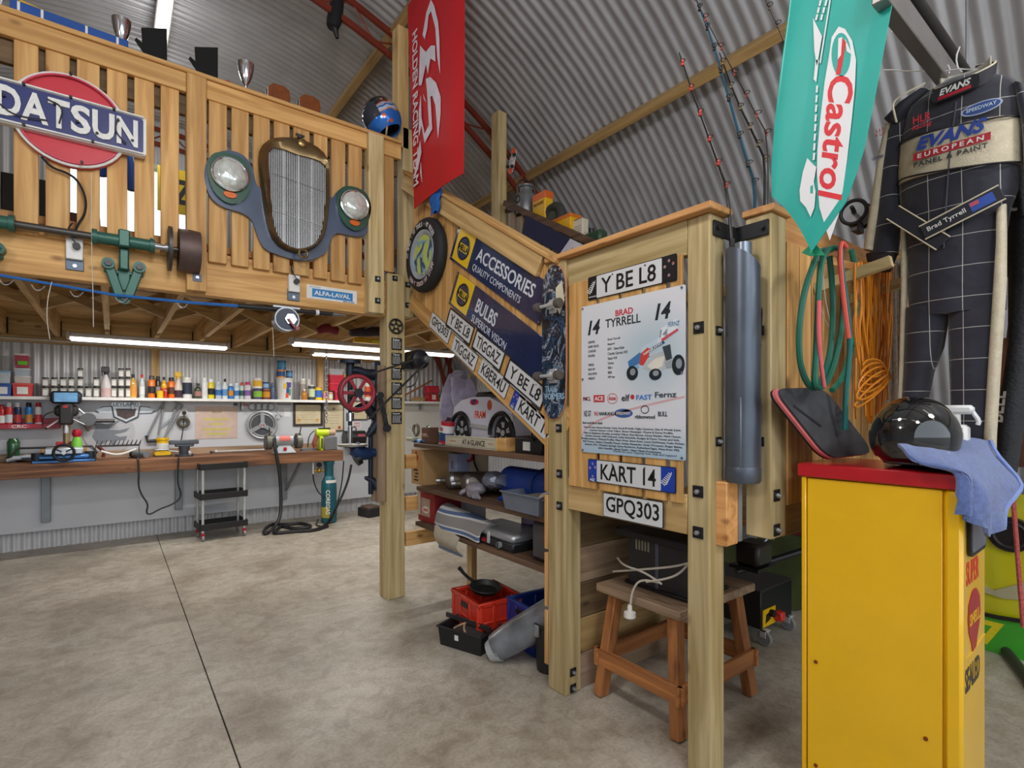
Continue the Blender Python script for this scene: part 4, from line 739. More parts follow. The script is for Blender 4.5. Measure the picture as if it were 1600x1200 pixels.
x, z = wl(138, 655); t = T('hand_drill', 'grey hand drill hanging in front of the lining board', 'hand drill', FY(x, 7.90, z)); O('gear_case', B().cyl((0, .0, .0), (0, .0, .1), .075, n=20), C('#6f7073', .45, .5), t); O('grip', B().tube([(.06, -.02, .05), (.25, -.02, .05)], .022, 8), DKST, t); O('nose', B().cyl((0, -.07, .05), (0, -.14, .05), .05, .01), STEEL, t); O('frame_arm', B().tube([(-.03, .06, .05), (-.16, .2, .05), (-.2, .22, .05)], .012, 8), SILV, t)
t = T('spray_bottle', 'lime green bottle with red cap in front of drill press', 'spray bottle', (PY(120, 690, 7.60).x, 7.60, ZB)); r = .05; O('body', B().lathe([(r, 0), (r, .2), (r*.6, .27), (r*.5, .28)], 18), C('#7ac142', .3), t); O('cap', B().lathe([(r*.65, .27), (r*.9, .3), (r*.7, .35), (0, .355)], 14), RED, t); O('paper_label', B().lathe([(r*1.02, .04), (r*1.02, .12)], 18), C('#e6e0c8', .5), t)
t = T('hacksaw', 'long dark hacksaw lying behind the blue vise', 'hacksaw', (PY(98, 700, 7.58).x, 7.60, ZB+.06)); O('frame', B().tube([(-.42, 0, .01), (-.36, 0, .1), (.25, 0, .1), (.3, 0, .02)], .012, 8), DKST, t); O('blade', B().bar((-.42, 0, .01), (.3, 0, .01), .003, .02), STEEL, t); O('grip', B().tube([(.3, 0, .1), (.36, 0, .03), (.35, 0, -.03)], .018, 8), C('#6e2a22', .5), t)
p = bp(184, 718); t = T('wire_rack', 'small bent wire rack with curved white strip on bench', 'rack', p); b = B()
for y in (-.1, .1): b.tube([(-.2, y, 0), (-.2, y, .16), (.2, y, .16), (.2, y, 0)], .006, 6)
O('frame', b, DKST, t, kind='stuff'); b = B(); [b.tube([(-.2+.04*i, -.1, .16), (-.18+.04*i, 0, .22), (-.2+.04*i, .1, .16)], .004, 5) for i in range(11)]; O('wires', b, DKST, t, kind='stuff'); O('strip', B().tube([(-.15, -.1, .11), (0, -.1, .05), (.17, -.1, .12)], .012, 6, sm=2), WHT, t)
p = bp(220, 716); t = T('angle_grinder', 'grey angle grinder with cable hanging off the bench', 'angle grinder', FZ(*p, -60)); O('body', B().tube([(-.1, 0, .045), (.1, 0, .05)], [.042, .036], 14), C('#6f777c', .45), t); O('gear_head', B().box(-.17, -.035, .01, -.1, .035, .08, .015), BLK, t); O('disc', B().cyl((-.14, 0, .003), (-.14, 0, .009), .05), DKST, t)
pts = [V(bp(214, 719))+V((0, 0, .04)), V((PY(216, 722, 7.37).x, 7.37, 1.03))]+[PY(u, v, 7.36) for u, v in ((217, 738), (216, 760), (222, 775), (232, 788), (228, 802), (235, 804), (250, 795), (268, 789), (281, 780), (283, 770), (277, 755), (279, 715))]
tagit(O('loose_cable', B().tube(pts, .009, 6, sm=2), BLK), 'black grinder cable hanging in a loop below the bench', 'cable')
p = bp(254, 711); t = T('bottle_jack', 'yellow bottle jack with white label on bench', 'jack', p); O('body', B().box(-.085, -.06, 0, .085, .06, .05, .01).cyl((0, 0, .05), (0, 0, .2), .062), YEL, t); O('cap', B().cyl((0, 0, .2), (0, 0, .225), .07), YEL, t); O('paper_label', B().lathe([(.064, .08), (.064, .16)], 20), WHT, t); O('pump_arm', B().tube([(.06, -.04, .06), (.3, -.09, .03)], .01, 8), SILV, t); O('foot', B().box(-.095, -.07, 0, .095, .07, .012), BLK, t)
p = bp(288, 713); t = T('bench_vise', 'dark grey anvil shaped bench vise', 'vise', p); O('base', B().cyl((0, 0, 0), (0, 0, .03), .1), C('#4a4e56', .5, .5), t); O('neck', B().cyl((0, 0, .03), (0, 0, .13), .055, .06), C('#4a4e56', .5, .5), t); O('anvil', B().box(-.16, -.05, .15, .15, .05, .2, .008).box(-.1, -.045, .12, .1, .045, .16, .01), C('#5a5e66', .45, .5), t); O('screw', B().cyl((-.16, -.02, .09), (-.3, -.02, .09), .012), STEEL, t); O('tommy_bar', B().cyl((.05, -.1, .03), (.05, -.05, .06), .015), SILV, t)
for (u0, v0), (u1, v1), lb, r in (((338, 703), (420, 699), 'bright steel bar lying across the bench', .012), ((330, 694), (395, 691.5), 'dark steel rod lying along the back of bench', .009)):
    a, c_ = V(bp(u0, v0)), V(bp(u1, v1)); c_.y = a.y; a.z = c_.z = ZB+r+.014; t = T('steel_bar', lb, 'bar', a, 'steel bars on the bench'); O('rod', B().cyl((0, 0, 0), c_-a, r), SILV if r > .01 else DKST, t); O('end_knob', B().sph((0, 0, 0), r*2, 12, 8), SILV if r > .01 else DKST, t)
p = bp(443, 707); t = T('bench_grinder', 'grey bench grinder with two guarded wheels', 'bench grinder', p); O('motor', B().cyl((-.11, 0, .16), (.11, 0, .16), .085, n=24), C('#9aa0a5', .4, .2), t); O('pedestal', B()._a([(-.14, -.09, 0), (.14, -.09, 0), (.14, .09, 0), (-.14, .09, 0), (-.07, -.06, .1), (.07, -.06, .1), (.07, .06, .1), (-.07, .06, .1)], [(3, 2, 1, 0), (4, 5, 6, 7), (0, 1, 5, 4), (1, 2, 6, 5), (2, 3, 7, 6), (3, 0, 4, 7)]), C('#b4bac0', .4), t); O('rating_label', B().surf(lambda a, q: (-.07+.14*a, -.087*sin(RAD(40+50*q)), .16+.087*cos(RAD(40+50*q))), 3, 6, .002), C('#c8625a', .4), t); O('switch', B().box(-.02, -.092, .03, .02, -.08, .075, .003), RED, t)
for s in (-1, 1): O('wheel_guard', B().cyl((s*.16, 0, .15), (s*.22, 0, .15), .105, n=24), C('#6f6f66', .45, .4), t); O('abrasive_wheel', B().cyl((s*.15, 0, .14), (s*.23, 0, .14), .092, n=24), DKST, t); O('eye_shield_arm', B().tube([(s*.19, -.06, .24), (s*.2, -.1, .34)], .008, 6), DKST, t)
t = T('grey_tray', 'small grey plastic tray on the bench', 'tray', bp(482, 704)); O('tray', B().prism(rrect(-.11, -.05, .11, .05, .03), 0, .03), C('#6c7178', .4), t)
p = bp(511, 703); t = T('charger_box', 'grey and lime battery charger on bench', 'charger', p); O('case', B().box(-.07, -.08, 0, .12, .08, .19, .01), C('#6a6b6e', .5), t); O('lime_frame', B().box(-.12, -.085, 0, -.075, .08, .2, .008), C('#c2d81f', .4), t); O('dark_window', B().box(-.108, -.09, .03, -.087, -.084, .17), DKST, t)
t = T('heat_gun', 'lime green power tool lying on the charger', 'power tool', (p[0]-.02, p[1], ZB+.25)); O('body', B().cyl((-.14, 0, 0), (.03, 0, 0), .055), C('#c2d81f', .4), t); O('nozzle', B().cyl((.03, 0, 0), (.13, 0, 0), .05, .045), C('#b79a7c', .4), t); O('handle', B().tube([(-.12, 0, -.02), (-.17, -.02, -.15), (-.15, -.02, -.2)], .03, 8), C('#8a4a32', .5), t); O('top_vent', B().box(-.1, -.03, .05, .06, .03, .068, .004), BLK, t); O('cord', B().tube([(-.16, 0, .03), (-.24, -.02, -.04), (-.25, 0, -.2)], .007, 6, sm=2), BLK, t)
p = bp(553, 694); t = T('black_motor', 'black electric motor behind the post drill spindle', 'motor', p); O('case', B().cyl((-.15, 0, .15), (.16, 0, .15), .11, n=24), C('#1a191b', .35), t); O('stand', B().box(-.12, -.1, 0, .13, .1, .06, .006), BLK, t); O('rating_print', B().box(.02, -.115, .17, .13, -.108, .21), C('#a8505a', .5), t); O('lifting_eye', B().torus((0, 0, .28), .035, .009, 1), DKST, t)
# under the bench
def trolley():
    a = PZ(345, 838, 0.); t = T('tool_trolley', 'black three tier tool trolley with silver posts under bench', 'trolley', FZ(PZ(352, 835, 0).x-.06, 7.44, 0, 4)); w, d = .26, .17
    for z in (.13, .5, .86):
        b = B(); b.box(-w, -d, z, w, d, z+.015, .003)
        for s in (1, -1): b.box(-w, s*d-.008, z, w, s*d+.008, z+.075, .003).box(s*w-.008, -d, z, s*w+.008, d, z+.075, .003)
        O('tray', b, C('#18181a', .45), t)
    for sx in (1, -1):
        for sy in (1, -1):
            O('post', B().cyl((sx*(w-.03), sy*(d-.02), .1), (sx*(w-.03), sy*(d-.02), .93), .015), SILV, t)
            c_ = O('caster', B().cyl((sx*(w-.03)-.012, sy*(d-.02), .035), (sx*(w-.03)+.012, sy*(d-.02), .035), .035), GREY, t); O('caster_fork', B().box(sx*(w-.03)-.018, sy*(d-.02)-.015, .04, sx*(w-.03)+.018, sy*(d-.02)+.015, .1, .004), RED, c_)
trolley()
p = PZ(514, 816, 0); t = T('gas_cylinder', 'teal argon gas bottle with white lettering by the bench end', 'gas bottle', (p.x, p.y, 0)); Gt = C('#1f5f6b', .35, .1)
O('bottle', B().lathe([(.09, 0), (.105, .015), (.105, .5), (.1, .58), (.06, .66), (.05, .68), (0, .68)], 28), Gt, t); O('valve_guard', B().lathe([(.062, .66), (.062, .8), (.075, .83), (.075, .86), (.06, .87), (.02, .865), (0, .865)], 24), Gt, t); O('white_collar', B().surf(lambda a, q: (.103*cos(RAD(-130+90*a)), .103*sin(RAD(-130+90*a)), .565+.04*q), 8, 1, .004), WHT, t); O('yellow_patch', B().surf(lambda a, q: (.107*cos(RAD(-175+70*a)), .107*sin(RAD(-175+70*a)), .08+.15*q), 8, 1, .003), C('#b0a03a', .5), t)
TX('COREGAS', 0, 0, .34, .055, .107, WHT, t, .02, rot=-90, m=FR((0, 0, .3), (cos(RAD(-25)), sin(RAD(-25)), 0), (0, 0, 1)))
g = O('regulator', B().cyl((-.06, 0, .74), (-.15, -.0, .74), .012).sph((-.14, 0, .74), .035, 14, 8).cyl((-.15, 0, .74), (-.22, 0, .74), .01), C('#c49a3c', .3, .8), t); O('gauge', B().cyl((-.14, -.03, .82), (-.14, 0, .82), .035), BLK, g); O('flow_tube', B().cyl((-.22, 0, .7), (-.22, 0, .88), .012), C('#d9dbdc', .2), g)
O('hose', B().tube([(-.22, 0, .7), (-.21, 0, .58), (-.15, -.03, .42), (-.08, -.09, .38)], .009, 6, sm=2), BLK, t)
t = T('black_box', 'small dark timber box on the floor beside the plaque post', 'box', FZ(*PZ(578, 806, 0).xy, 0, 12)); O('case', B().box(-.12, -.14, 0, .12, .14, .13, .004), C('#26272b', .6), t); O('contents', B().box(-.1, -.12, .1, .1, .12, .16, .02), C('#5a4638', .8), t)
def floorhose(px, r, lb, z0=None):
    pts = []
    for q in px: pts.append(PZ(q[0], q[1], r+.001) if len(q) == 2 else PY(q[0], q[1], q[2]))
    return tagit(O('welding_lead', B().tube(pts, r, 8, sm=3), BLK), lb, 'cable', 'black leads below the bench')
floorhose([(427, 686, 7.4), (430, 700, 7.35), (433, 716, 7.345), (437, 740, 7.34), (439, 770, 7.34), (439, 800, 7.3), (434, 818, 7.2), (421, 831), (413, 835), (412, 828), (425, 818), (445, 820), (470, 817), (486, 821), (484, 824), (455, 826), (440, 821), (432, 828), (425, 834), (460, 830), (490, 829), (512, 822)], .022, 'thick black welding lead coiled on floor under bench')
floorhose([(549, 726, 7.0), (545, 748, 7.0), (536, 772, 7.0), (527, 790, 7.0), (522, 800, 6.98), (515, 814), (500, 826), (470, 831)], .016, 'black lead hanging from the post drill table area'); floorhose([(537, 720, 7.0), (535, 750, 7.0), (530, 775, 7.0), (524, 800, 6.96), (512, 822), (492, 822), (497, 812)], .009, 'thin black lead hanging beside the gas bottle')
# chain and odd things under the mezzanine
t = T('hanging_chain', 'steel chain hanging from the joists by the wall post', 'chain', (PY(510, 560, 6.5).x, 6.5, 1.45))
zc = 0
while zc < .95:
    O('chain_link', B().torus((0, 0, 0), .016, .0042, 2, 12, 6, 1.55), STEEL, t).matrix_local = MX.Translation((0, 0, zc)) @ MX.Rotation(pi/2*(round(zc/.037) % 2), 4, 'Z') @ MX.Rotation(pi/2, 4, 'X'); zc += .037
t = T('chain_bag', 'dark mesh bag stored between joists near post', 'bag', (PY(572, 517, 5.0).x, 5.0, 2.33)); O('mesh_bag', B().tube([(-.16, 0, 0), (0, 0, .03), (.2, 0, .05)], [.03, .05, .045], 10, sm=2), C('#3a2f36', .8, 0, .5, 60), t); O('drawstring', B().tube([(-.03, -.05, .05), (.08, -.05, .1), (.18, -.05, .2)], .006, 6, sm=1), STEEL, t)
t = T('red_rag', 'red and dark rag stuffed above the tube light', 'rag', (PY(512, 512, 5.3).x, 5.3, 2.36)); O('cloth', B().tube([(-.1, 0, 0), (-.02, 0, .05), (.1, 0, .02)], [.03, .05, .04], 10, sm=2), C('#7c2a30', .8), t)
# ================================================================ POST DRILL, PLAQUES, SIGNS ON THE STAIRCASE
IRN = C('#2a3140', .45, .5, .3, 10); CAST = C('#3b3c40', .5, .5, .3)
YD = 4.16
def qd(u, v, Y=YD): return PY(u, v, Y)
t = T('post_drill', 'antique blue iron post drill with red spoked wheel on plank', 'post drill', (qd(559, 614).x, YD, qd(559, 614).z)); inv = MX.Translation(-t.matrix_world.to_translation())
def DB(): return B(inv.copy())
a, c_ = qd(583, 575), qd(603, 782)
O('plank', DB().box(a.x+.015, 4.10, c_.z, 1.812, 4.24, a.z+.02, .004), WOOD('old', 2), t)
O('top_arm', DB().tube([qd(543, 580), qd(556, 578), qd(572, 585), qd(590, 586)], [.03, .035, .045, .05], 12, sm=1), IRN, t); O('top_arm_hub', DB().cyl(qd(547, 566), qd(547, 589), .035).cyl(qd(547, 563), qd(547, 568), .09), IRN, t)
O('frame_plate', DB().box(qd(583, 560).x, 4.12, qd(583, 640).z, qd(592, 560).x, 4.2, qd(583, 565).z, .006), IRN, t); O('lower_arm', DB().tube([qd(588, 655), qd(580, 645), qd(572, 632), qd(556, 640)], [.03, .04, .04, .03], 10, sm=1), IRN, t)
w = qd(559, 614, 4.0); Rw = .132
k = O('drive_wheel', DB().torus(w, Rw, .017, 1, 40, 10), C('#9c2b3a', .45), t); O('wheel_tyre', DB().torus(w+V((0, .02, 0)), Rw+.006, .016, 1, 40, 8), DKST, k)
for i in range(6): a = RAD(60*i); O('spoke', DB().bar(w+V((.03*cos(a), 0, .03*sin(a))), w+V((Rw*cos(a), 0, Rw*sin(a))), .026, .014, (0, 1, 0), .004), C('#9c2b3a', .45), k)
O('wheel_hub', DB().cyl(w+V((0, -.03, 0)), w+V((0, .12, 0)), .035), CAST, k)
O('spindle', DB().cyl(qd(547, 588), qd(547, 640), .022).cyl(qd(547, 640), qd(547, 665), .016), CAST, t); O('chuck', DB().cyl(qd(547, 645), qd(547, 658), .032).cyl(qd(547, 666), qd(547, 692), .018), CHR, t)
O('work_table', DB().cyl(qd(551, 697), qd(551, 694), .115, n=28), C('#8b8578', .5, .4), t); O('table_bracket', DB().tube([qd(552, 699), qd(562, 708), qd(578, 709)], [.06, .065, .045], 12, sm=1), C('#27406b', .4, .4), t)
O('column', DB().cyl(qd(579, 668), qd(579, 772), .019), IRN, t); O('column_clamp', DB().cyl(qd(574, 707), qd(586, 707), .035), C('#27406b', .4, .4), t); O('upper_bracket', DB().tube([qd(574, 682), qd(582, 672), qd(590, 660)], [.02, .035, .05], 10, sm=1), IRN, t); O('foot_bracket', DB().tube([qd(570, 746), qd(582, 750), qd(590, 760)], [.012, .03, .05], 10, sm=1), IRN, t)
O('feed_gear', DB().cyl(qd(556, 720), qd(562, 716), .05), BLK, t)
t = T('iron_lever', 'grey iron lever bar hanging beside the plank and plaques', 'lever', qd(600, 645, 4.03)); o_ = qd(600, 645, 4.03)
O('bar', B().bar(qd(594, 620, 4.04)-o_, qd(605, 668, 4.04)-o_, .035, .015, (0, 1, 0), .004), CAST, t); O('eye', B().cyl(qd(594, 618, 4.03)-o_+V((0, -.01, 0)), qd(594, 618, 4.03)-o_+V((0, .012, 0)), .03).cyl(qd(605, 669, 4.03)-o_+V((0, -.01, 0)), qd(605, 669, 4.03)-o_+V((0, .012, 0)), .032), CAST, t)
m = PY(651, 563, 4.05); t = T('electric_motor', 'black electric motor beside the plaque post driving belts', 'motor', m); O('case', B().cyl((-.0, -.06, 0), (.0, .14, 0), .088, n=28), C('#17161a', .3), t); O('end_bell', B().lathe([(.088, 0), (.075, .03), (.03, .045), (0, .046)], 28, (0, 0, 0)), C('#222127', .3), t).matrix_local = MX.Translation((0, -.06, 0)) @ MX.Rotation(pi/2, 4, 'X')
O('mount', B().box(-.13, -.04, -.08, -.03, .12, -.02, .004), BLK, t); O('shaft_pulley', B().cyl((.02, -.16, .0), (.02, -.10, 0), .03).cyl((.02, -.18, 0), (.02, -.16, 0), .018), STEEL, t)
pu = m+V((.02, -.13, 0))
for (u, v), lb in (((580, 584), 'upper run of black drive belt from motor to drill wheel'), ((576, 655), 'lower run of black drive belt from motor to drill wheel')):
    q = PY(u, v, 3.96); tagit(O('drive_belt', B().bar(q, pu+V((0, 0, .028 if v < 600 else -.028)), .016, .007, (0, 1, 0)), C('#2b2723', .7)), lb, 'belt', 'drive belts crossing the plaque post')
tagit(O('motor_lead', B().tube([PY(u, v, 4.05) for u, v in ((654, 576), (652, 592), (646, 603), (636, 605))], .006, 6, sm=2), BLK), 'thin black lead curling below the electric motor', 'cable')
t = T('chainring', 'black toothed bicycle chainring on the plaque post', 'chainring', FY(*[PY(618, 510, 4.08)[i] for i in (0, 1, 2)])); O('toothed_ring', B().torus((0, 0, .012), .058, .007, 2, 36), BLK, t)
b = B(); [b.box(.062*cos(a)-.003, .062*sin(a)-.003, .008, .062*cos(a)+.003, .062*sin(a)+.003, .016) for a in [2*pi*i/32 for i in range(32)]]; O('teeth', b, BLK, t, kind='stuff'); [O('arm', B().bar((.02*cos(RAD(a)), .02*sin(RAD(a)), .012), (.055*cos(RAD(a)), .055*sin(RAD(a)), .012), .014, .006), BLK, t) for a in (18, 90, 162, 234, 306)]; O('centre_ring', B().torus((0, 0, .012), .02, .005), BLK, t)
for i, (v, w_) in enumerate(((537.5, 'Sober'), (561, 'Tipsy'), (584, 'Plastered'), (607, 'Drunk'), (630, 'Shickered'), (653, 'Hungover'))):
    p = PY(619.5, v, 4.08); t = T('word_plaque', 'small black plaque with white writing on post, %s from the top' % ('first', 'second', 'third', 'fourth', 'fifth', 'lowest, sixth')[i], 'plaque', FY(p.x, 4.08, p.z), 'black word plaques on the post')
    O('plate', B().prism(rrect(-.046, -.05, .046, .05, .003), 0, .006), C('#121316', .4), t); TX(w_, -.004, .034, .068, .02, .006, WHT, t, .02, .2)
    b = B()
    for k in range(6):
        x = -.038
        while x < .032:
            l = random.uniform(.008, .018); b.box(x, .0145-k*.0105, .006, min(x+l, .038), .0185-k*.0105, .0066); x += l+.004
    O('print_lines', b, WHT, t, kind='stuff')
# tyre shaped sign
YC, ZCc = 3.655, 2.785; t = T('tyre_sign', 'round tyre shaped sign with white lettering on slats', 'sign', FX(1.986, YC, ZCc)); RT = .285
O('tyre', B().lathe([(RT*.93, 0), (RT, .025), (RT*1.0, .055), (RT*.96, .075), (RT*.85, .088), (RT*.72, .085), (RT*.68, .06)], 44), RUB, t); O('wheel_ring', B().lathe([(RT*.69, .06), (RT*.66, .082), (RT*.6, .08), (RT*.54, .0635), (0, .0635)], 44), C('#a9b7c9', .25, .4), t)
def disc_art():
    m, nt, p, N, L = _new('disc_print'); tc = N('ShaderNodeTexCoord'); nz = N('ShaderNodeTexNoise'); nz.inputs['Scale'].default_value = 6; nz.inputs['Distortion'].default_value = 1; L(tc.outputs['Object'], nz.inputs[0])
    r = N('ShaderNodeValToRGB'); r.color_ramp.interpolation = 'CONSTANT'; e = r.color_ramp.elements; e[0].color = lin('#24466e'); e[1].position = .42; e[1].color = lin('#7fa7b8')
    for q, c in ((.48, '#b9c860'), (.6, '#d0c86a'), (.66, '#5f8f6a')): x = e.new(q); x.color = lin(c)
    L(nz.outputs[0], r.inputs[0]); L(r.outputs[0], p.inputs['Base Color']); p.inputs['Roughness'].default_value = .35; return m
O('centre_disc', B().prism(circ(0, 0, RT*.53, 36), .06, .0665), disc_art(), t)
def arctext(s, r, a0, a1, par, mt, h, z, flip=False):
    for i, ch in enumerate(s):
        if ch == ' ': continue
        a = a0+(a1-a0)*i/(len(s)-1); TX(ch, r*cos(RAD(a)), r*sin(RAD(a)), h*(.25 if ch in "I'.·" else .62), h*(.3 if ch in "'.·" else 1), z, mt, par, .01, rot=a-90+(180 if flip else 0), name='letter')
arctext('MY SHED · MY TOOLS · MY RULES', RT*.8, 172, 28, t, C('#d9d3d8', .5), .034, .088); arctext("DON'T TOUCH MY STUFF", RT*.8, 222, 330, t, C('#d9c3c3', .5), .034, .088, True)
# long enamel signs and plates on the sloping side
RL = -31.6; rt = V((0, -cos(RAD(RL)), sin(RAD(RL)))); upv = V((0, sin(RAD(RL)), cos(RAD(RL))))
NB = C('#13254f', .2, 0, .06, 6, coat=.5)
def logo_oval(t, x, y, r, z, word):
    O('oval_ring', B().torus((x, y, z), r, r*.09, 2, 32, 6, 1.0), C('#12182a', .4), t); O('oval_top', B().prism(circ(x, y, r*.9, 14, None, 25, 155), z, z+.002), NB, t); O('oval_bottom', B().prism(circ(x, y, r*.9, 14, None, 205, 335), z, z+.002), NB, t)
    TX(word, x, y, r*1.75, r*.55, z+.001, C('#12182a', .4), t, .03)
for (y, z), a1, a2, lb, x_ in (((3.225, 2.905), 'ACCESSORIES', 'QUALITY COMPONENTS', 'upper blue and yellow accessories sign on the stair side', 1.985), ((3.24, 2.578), 'BULBS', 'SUPERIOR VISION', 'lower blue and yellow bulbs sign on the stair side', 1.985)):
    c_ = V((x_, y, z))+rt*.6-upv*.1225; t = T('parts_sign', lb, 'sign', FX(c_.x, c_.y, c_.z, RL), 'blue and yellow parts signs')
    O('plate', B().box(-.6, -.1225, 0, .6, .1225, .006, .002), NB, t); O('yellow_panel', B().box(-.565, -.105, .006, -.325, .1225, .0075), C('#e9c11d', .25, 0, .04, 5, coat=.4), t); logo_oval(t, -.44, .005, .075, .008, 'HELLA')
    LW = C('#d5dae4', .4)
    if a1 == 'BULBS': TX(a1, -.105, .015, .27, .095, .006, LW, t, .015); TX(a2, -.02, -.082, .46, .05, .006, LW, t, -.005)
    else: TX(a1, .1, .03, .71, .085, .006, LW, t, .015); TX(a2, .045, -.068, .62, .05, .006, LW, t, -.005)
    for x, y_ in ((-.585, .105), (-.585, -.105), (.585, .105), (.585, -.105)): O('screw', B().cyl((x, y_, .006), (x, y_, .01), .007, n=8), STEEL, t)
PLW = C('#d4d6d9', .35, 0, .03); PLK = C('#15161a', .4)
def star(cx, cy, r): return [(cx+(r if i % 2 == 0 else r*.42)*sin(pi*i/5), cy+(r if i % 2 == 0 else r*.42)*cos(pi*i/5)) for i in range(10)]
def plate(txt, fr, w, h, lb, style=0, grp='number plates on the staircase', frame=False, tw=.84, th=.62):
    t = T('number_plate', lb, 'number plate', fr, grp)
    O('border', B().prism(rrect(-w/2, -h/2, w/2, h/2, .008), 0, .003), PLK, t); L0, R0 = -w/2+.004, w/2-.004
    if style: L0, R0 = -w/2+.062, w/2-.078
    O('face', B().prism(rrect(L0, -h/2+.004, R0, h/2-.004, .006), .003, .004), PLW, t)
    TX(txt, (L0+R0)/2, 0, (R0-L0)*tw, h*th, .004, PLK, t, .012)
    if style:
        c1 = C('#14161c', .4) if style == 1 else C('#1b3fa6', .4)
        O('end_panel', B().prism(rrect(-w/2+.003, -h/2+.003, L0, h/2-.003, .005), .003, .0042), c1, t); O('end_panel', B().prism(rrect(R0, -h/2+.003, w/2-.003, h/2-.003, .005), .003, .0042), c1, t)
        def stars(cx, s=1):
            for x, y in ((0, .035), (-.02, .012), (.02, .018), (0, -.03)):
                O('star_edge', B().prism(star(cx+x*s, y, .0085), .0042, .0046), WHT, t); O('star', B().prism(star(cx+x*s, y, .006), .0046, .005), C('#c8323c'), t)
        def fern(cx):
            b = B(); b.bar((cx-.02, -.03, .0045), (cx+.02, .035, .0045), .003, .0006)
            for k in range(7):
                q = k/7; x, y = cx-.018+.036*q, -.025+.058*q; l = .024*(1-.6*q); b.bar((x, y, .0045), (x-l*.9, y+l*.5, .0045), .004, .0006).bar((x, y, .0045), (x+l*.6, y+l*.7-.01, .0045), .004, .0006)
            O('fern_print', b, WHT, t, kind='stuff')
        if style == 1: fern(-w/2+.033); stars(w/2-.04, 1.1); TX('NEW ZEALAND', -w/2+.033, -.045, .05, .006, .0042, WHT, t)
        else: stars(-w/2+.033, .9); TX('NZ', -w/2+.033, -.048, .032, .014, .0042, WHT, t, .02); fern(w/2-.04)
    if frame:
        for y0, y1 in ((-h/2-.014, -h/2-.001), (h/2+.001, h/2+.008)): O('frame_bar', B().box(-w/2-.008, y0, 0, w/2+.008, y1, .008, .002), PLK, t)
        for s in (1, -1): O('frame_side', B().box(s*(w/2+.001), -h/2, 0, s*(w/2+.008), h/2, .008, .002), PLK, t)
        O('frame_strip', B().box(-w*.3, -h/2-.011, .008, w*.3, -h/2-.005, .0086), C('#b9bcc0', .4), t)
    for x in (-.1, .1): O('screw', B().cyl((x, h*.36, .004), (x, h*.36, .007), .005, n=8), STEEL, t)
    return t
def slope(txt, y, z, w, lb, style=0, frame=False, x=1.985, dr=1.6):
    r2 = V((0, -cos(RAD(RL+dr)), sin(RAD(RL+dr)))); u2 = V((0, sin(RAD(RL+dr)), cos(RAD(RL+dr)))); c_ = V((x, y, z))+r2*w/2-u2*.0615
    return plate(txt, FX(c_.x, c_.y, c_.z, RL+dr), w, .123, lb, style, frame=frame)
slope('Y BE L8', 3.338, 2.325, .36, 'framed Y BE L8 plate at top left of the sloping row', 0, True, 1.985); slope('TIGGAZ', 2.985, 2.122, .365, 'framed TIGGAZ plate in the middle of the upper sloping row', 0, True, 1.985); slope('Y BE L8', 2.61, 1.892, .40, 'framed Y BE L8 plate at lower end by the skateboard', 0, True, 1.984)
slope('GPQ303', 3.618, 2.348, .34, 'GPQ303 plate at the top of the stringer', 0, False, 1.9885, 0.4); slope('TIGGAZ', 3.283, 2.130, .36, 'unframed TIGGAZ plate on the stringer', 0, False, 1.9885, .8); slope('K8ER4U', 2.926, 1.934, .36, 'K8ER4U plate on the stringer', 0, False, 1.9885, .8); slope('KART 14', 2.573, 1.71, .52, 'blue ended KART 14 plate at bottom of stringer', 2, False, 1.992, .8)
plate('Y BE L8', FX(1.979, 1.663, 2.207), .541, .12, 'black ended Y BE L8 plate with stars above the white board', 1, tw=.84, th=.66); plate('KART 14', FX(1.979, 1.665, 1.264), .535, .117, 'blue ended KART 14 plate below the white board', 2, tw=.86, th=.68); plate('GPQ303', FX(1.982, 1.648, 1.099), .365, .122, 'GPQ303 plate on the bottom rail of the landing', 0, tw=.9, th=.74)
# skateboard on the post
t = T('skateboard', 'upright skateboard with blue silver graphic on the timber post', 'skateboard', FX(1.977, 2.19, 1.957)); dk = [(-.1, -.3), (-.1, .3), (-.08, .38), (-.04, .425), (0, .435), (.04, .425), (.08, .38), (.1, .3), (.1, -.3), (.08, -.38), (.04, -.425), (0, -.435), (-.04, -.425), (-.08, -.38)]
def deck_art():
    m, nt, p, N, L = _new('deck_print'); tc = N('ShaderNodeTexCoord'); mp = N('ShaderNodeMapping'); mp.inputs['Scale'].default_value = (11, 8, 4); L(tc.outputs['Object'], mp.inputs[0]); nz = N('ShaderNodeTexVoronoi'); nz.inputs['Scale'].default_value = 1.6; nz.feature = 'DISTANCE_TO_EDGE'; n2 = N('ShaderNodeTexNoise'); n2.inputs['Scale'].default_value = 1; n2.inputs['Detail'].default_value = 3; n2.inputs['Distortion'].default_value = 2.5; L(mp.outputs[0], n2.inputs[0])
    r = N('ShaderNodeValToRGB'); r.color_ramp.interpolation = 'CONSTANT'; e = r.color_ramp.elements; e[0].color = lin('#10131c'); e[1].position = .42; e[1].color = lin('#25486e')
    for q, c in ((.47, '#151a24'), (.55, '#8f99aa'), (.61, '#2b3444'), (.66, '#4f7fa8')): x = e.new(q); x.color = lin(c)
    L(n2.outputs[0], r.inputs[0]); L(r.outputs[0], p.inputs['Base Color']); p.inputs['Roughness'].default_value = .3; p.inputs['Coat Weight'].default_value = .4; return m
O('deck', B().prism(smoothpoly(dk, 1), 0, .011), C('#c48a62', .6), t); O('deck_graphic', B().prism([(x*.985, y*.993) for x, y in smoothpoly(dk, 1)], .011, .0125), deck_art(), t); O('print_shape', B().prism([(.02, .3), (.07, .33), (.09, .22), (.05, .15), (.02, .2)], .0125, .0132), C('#d9d2b8', .4), t)
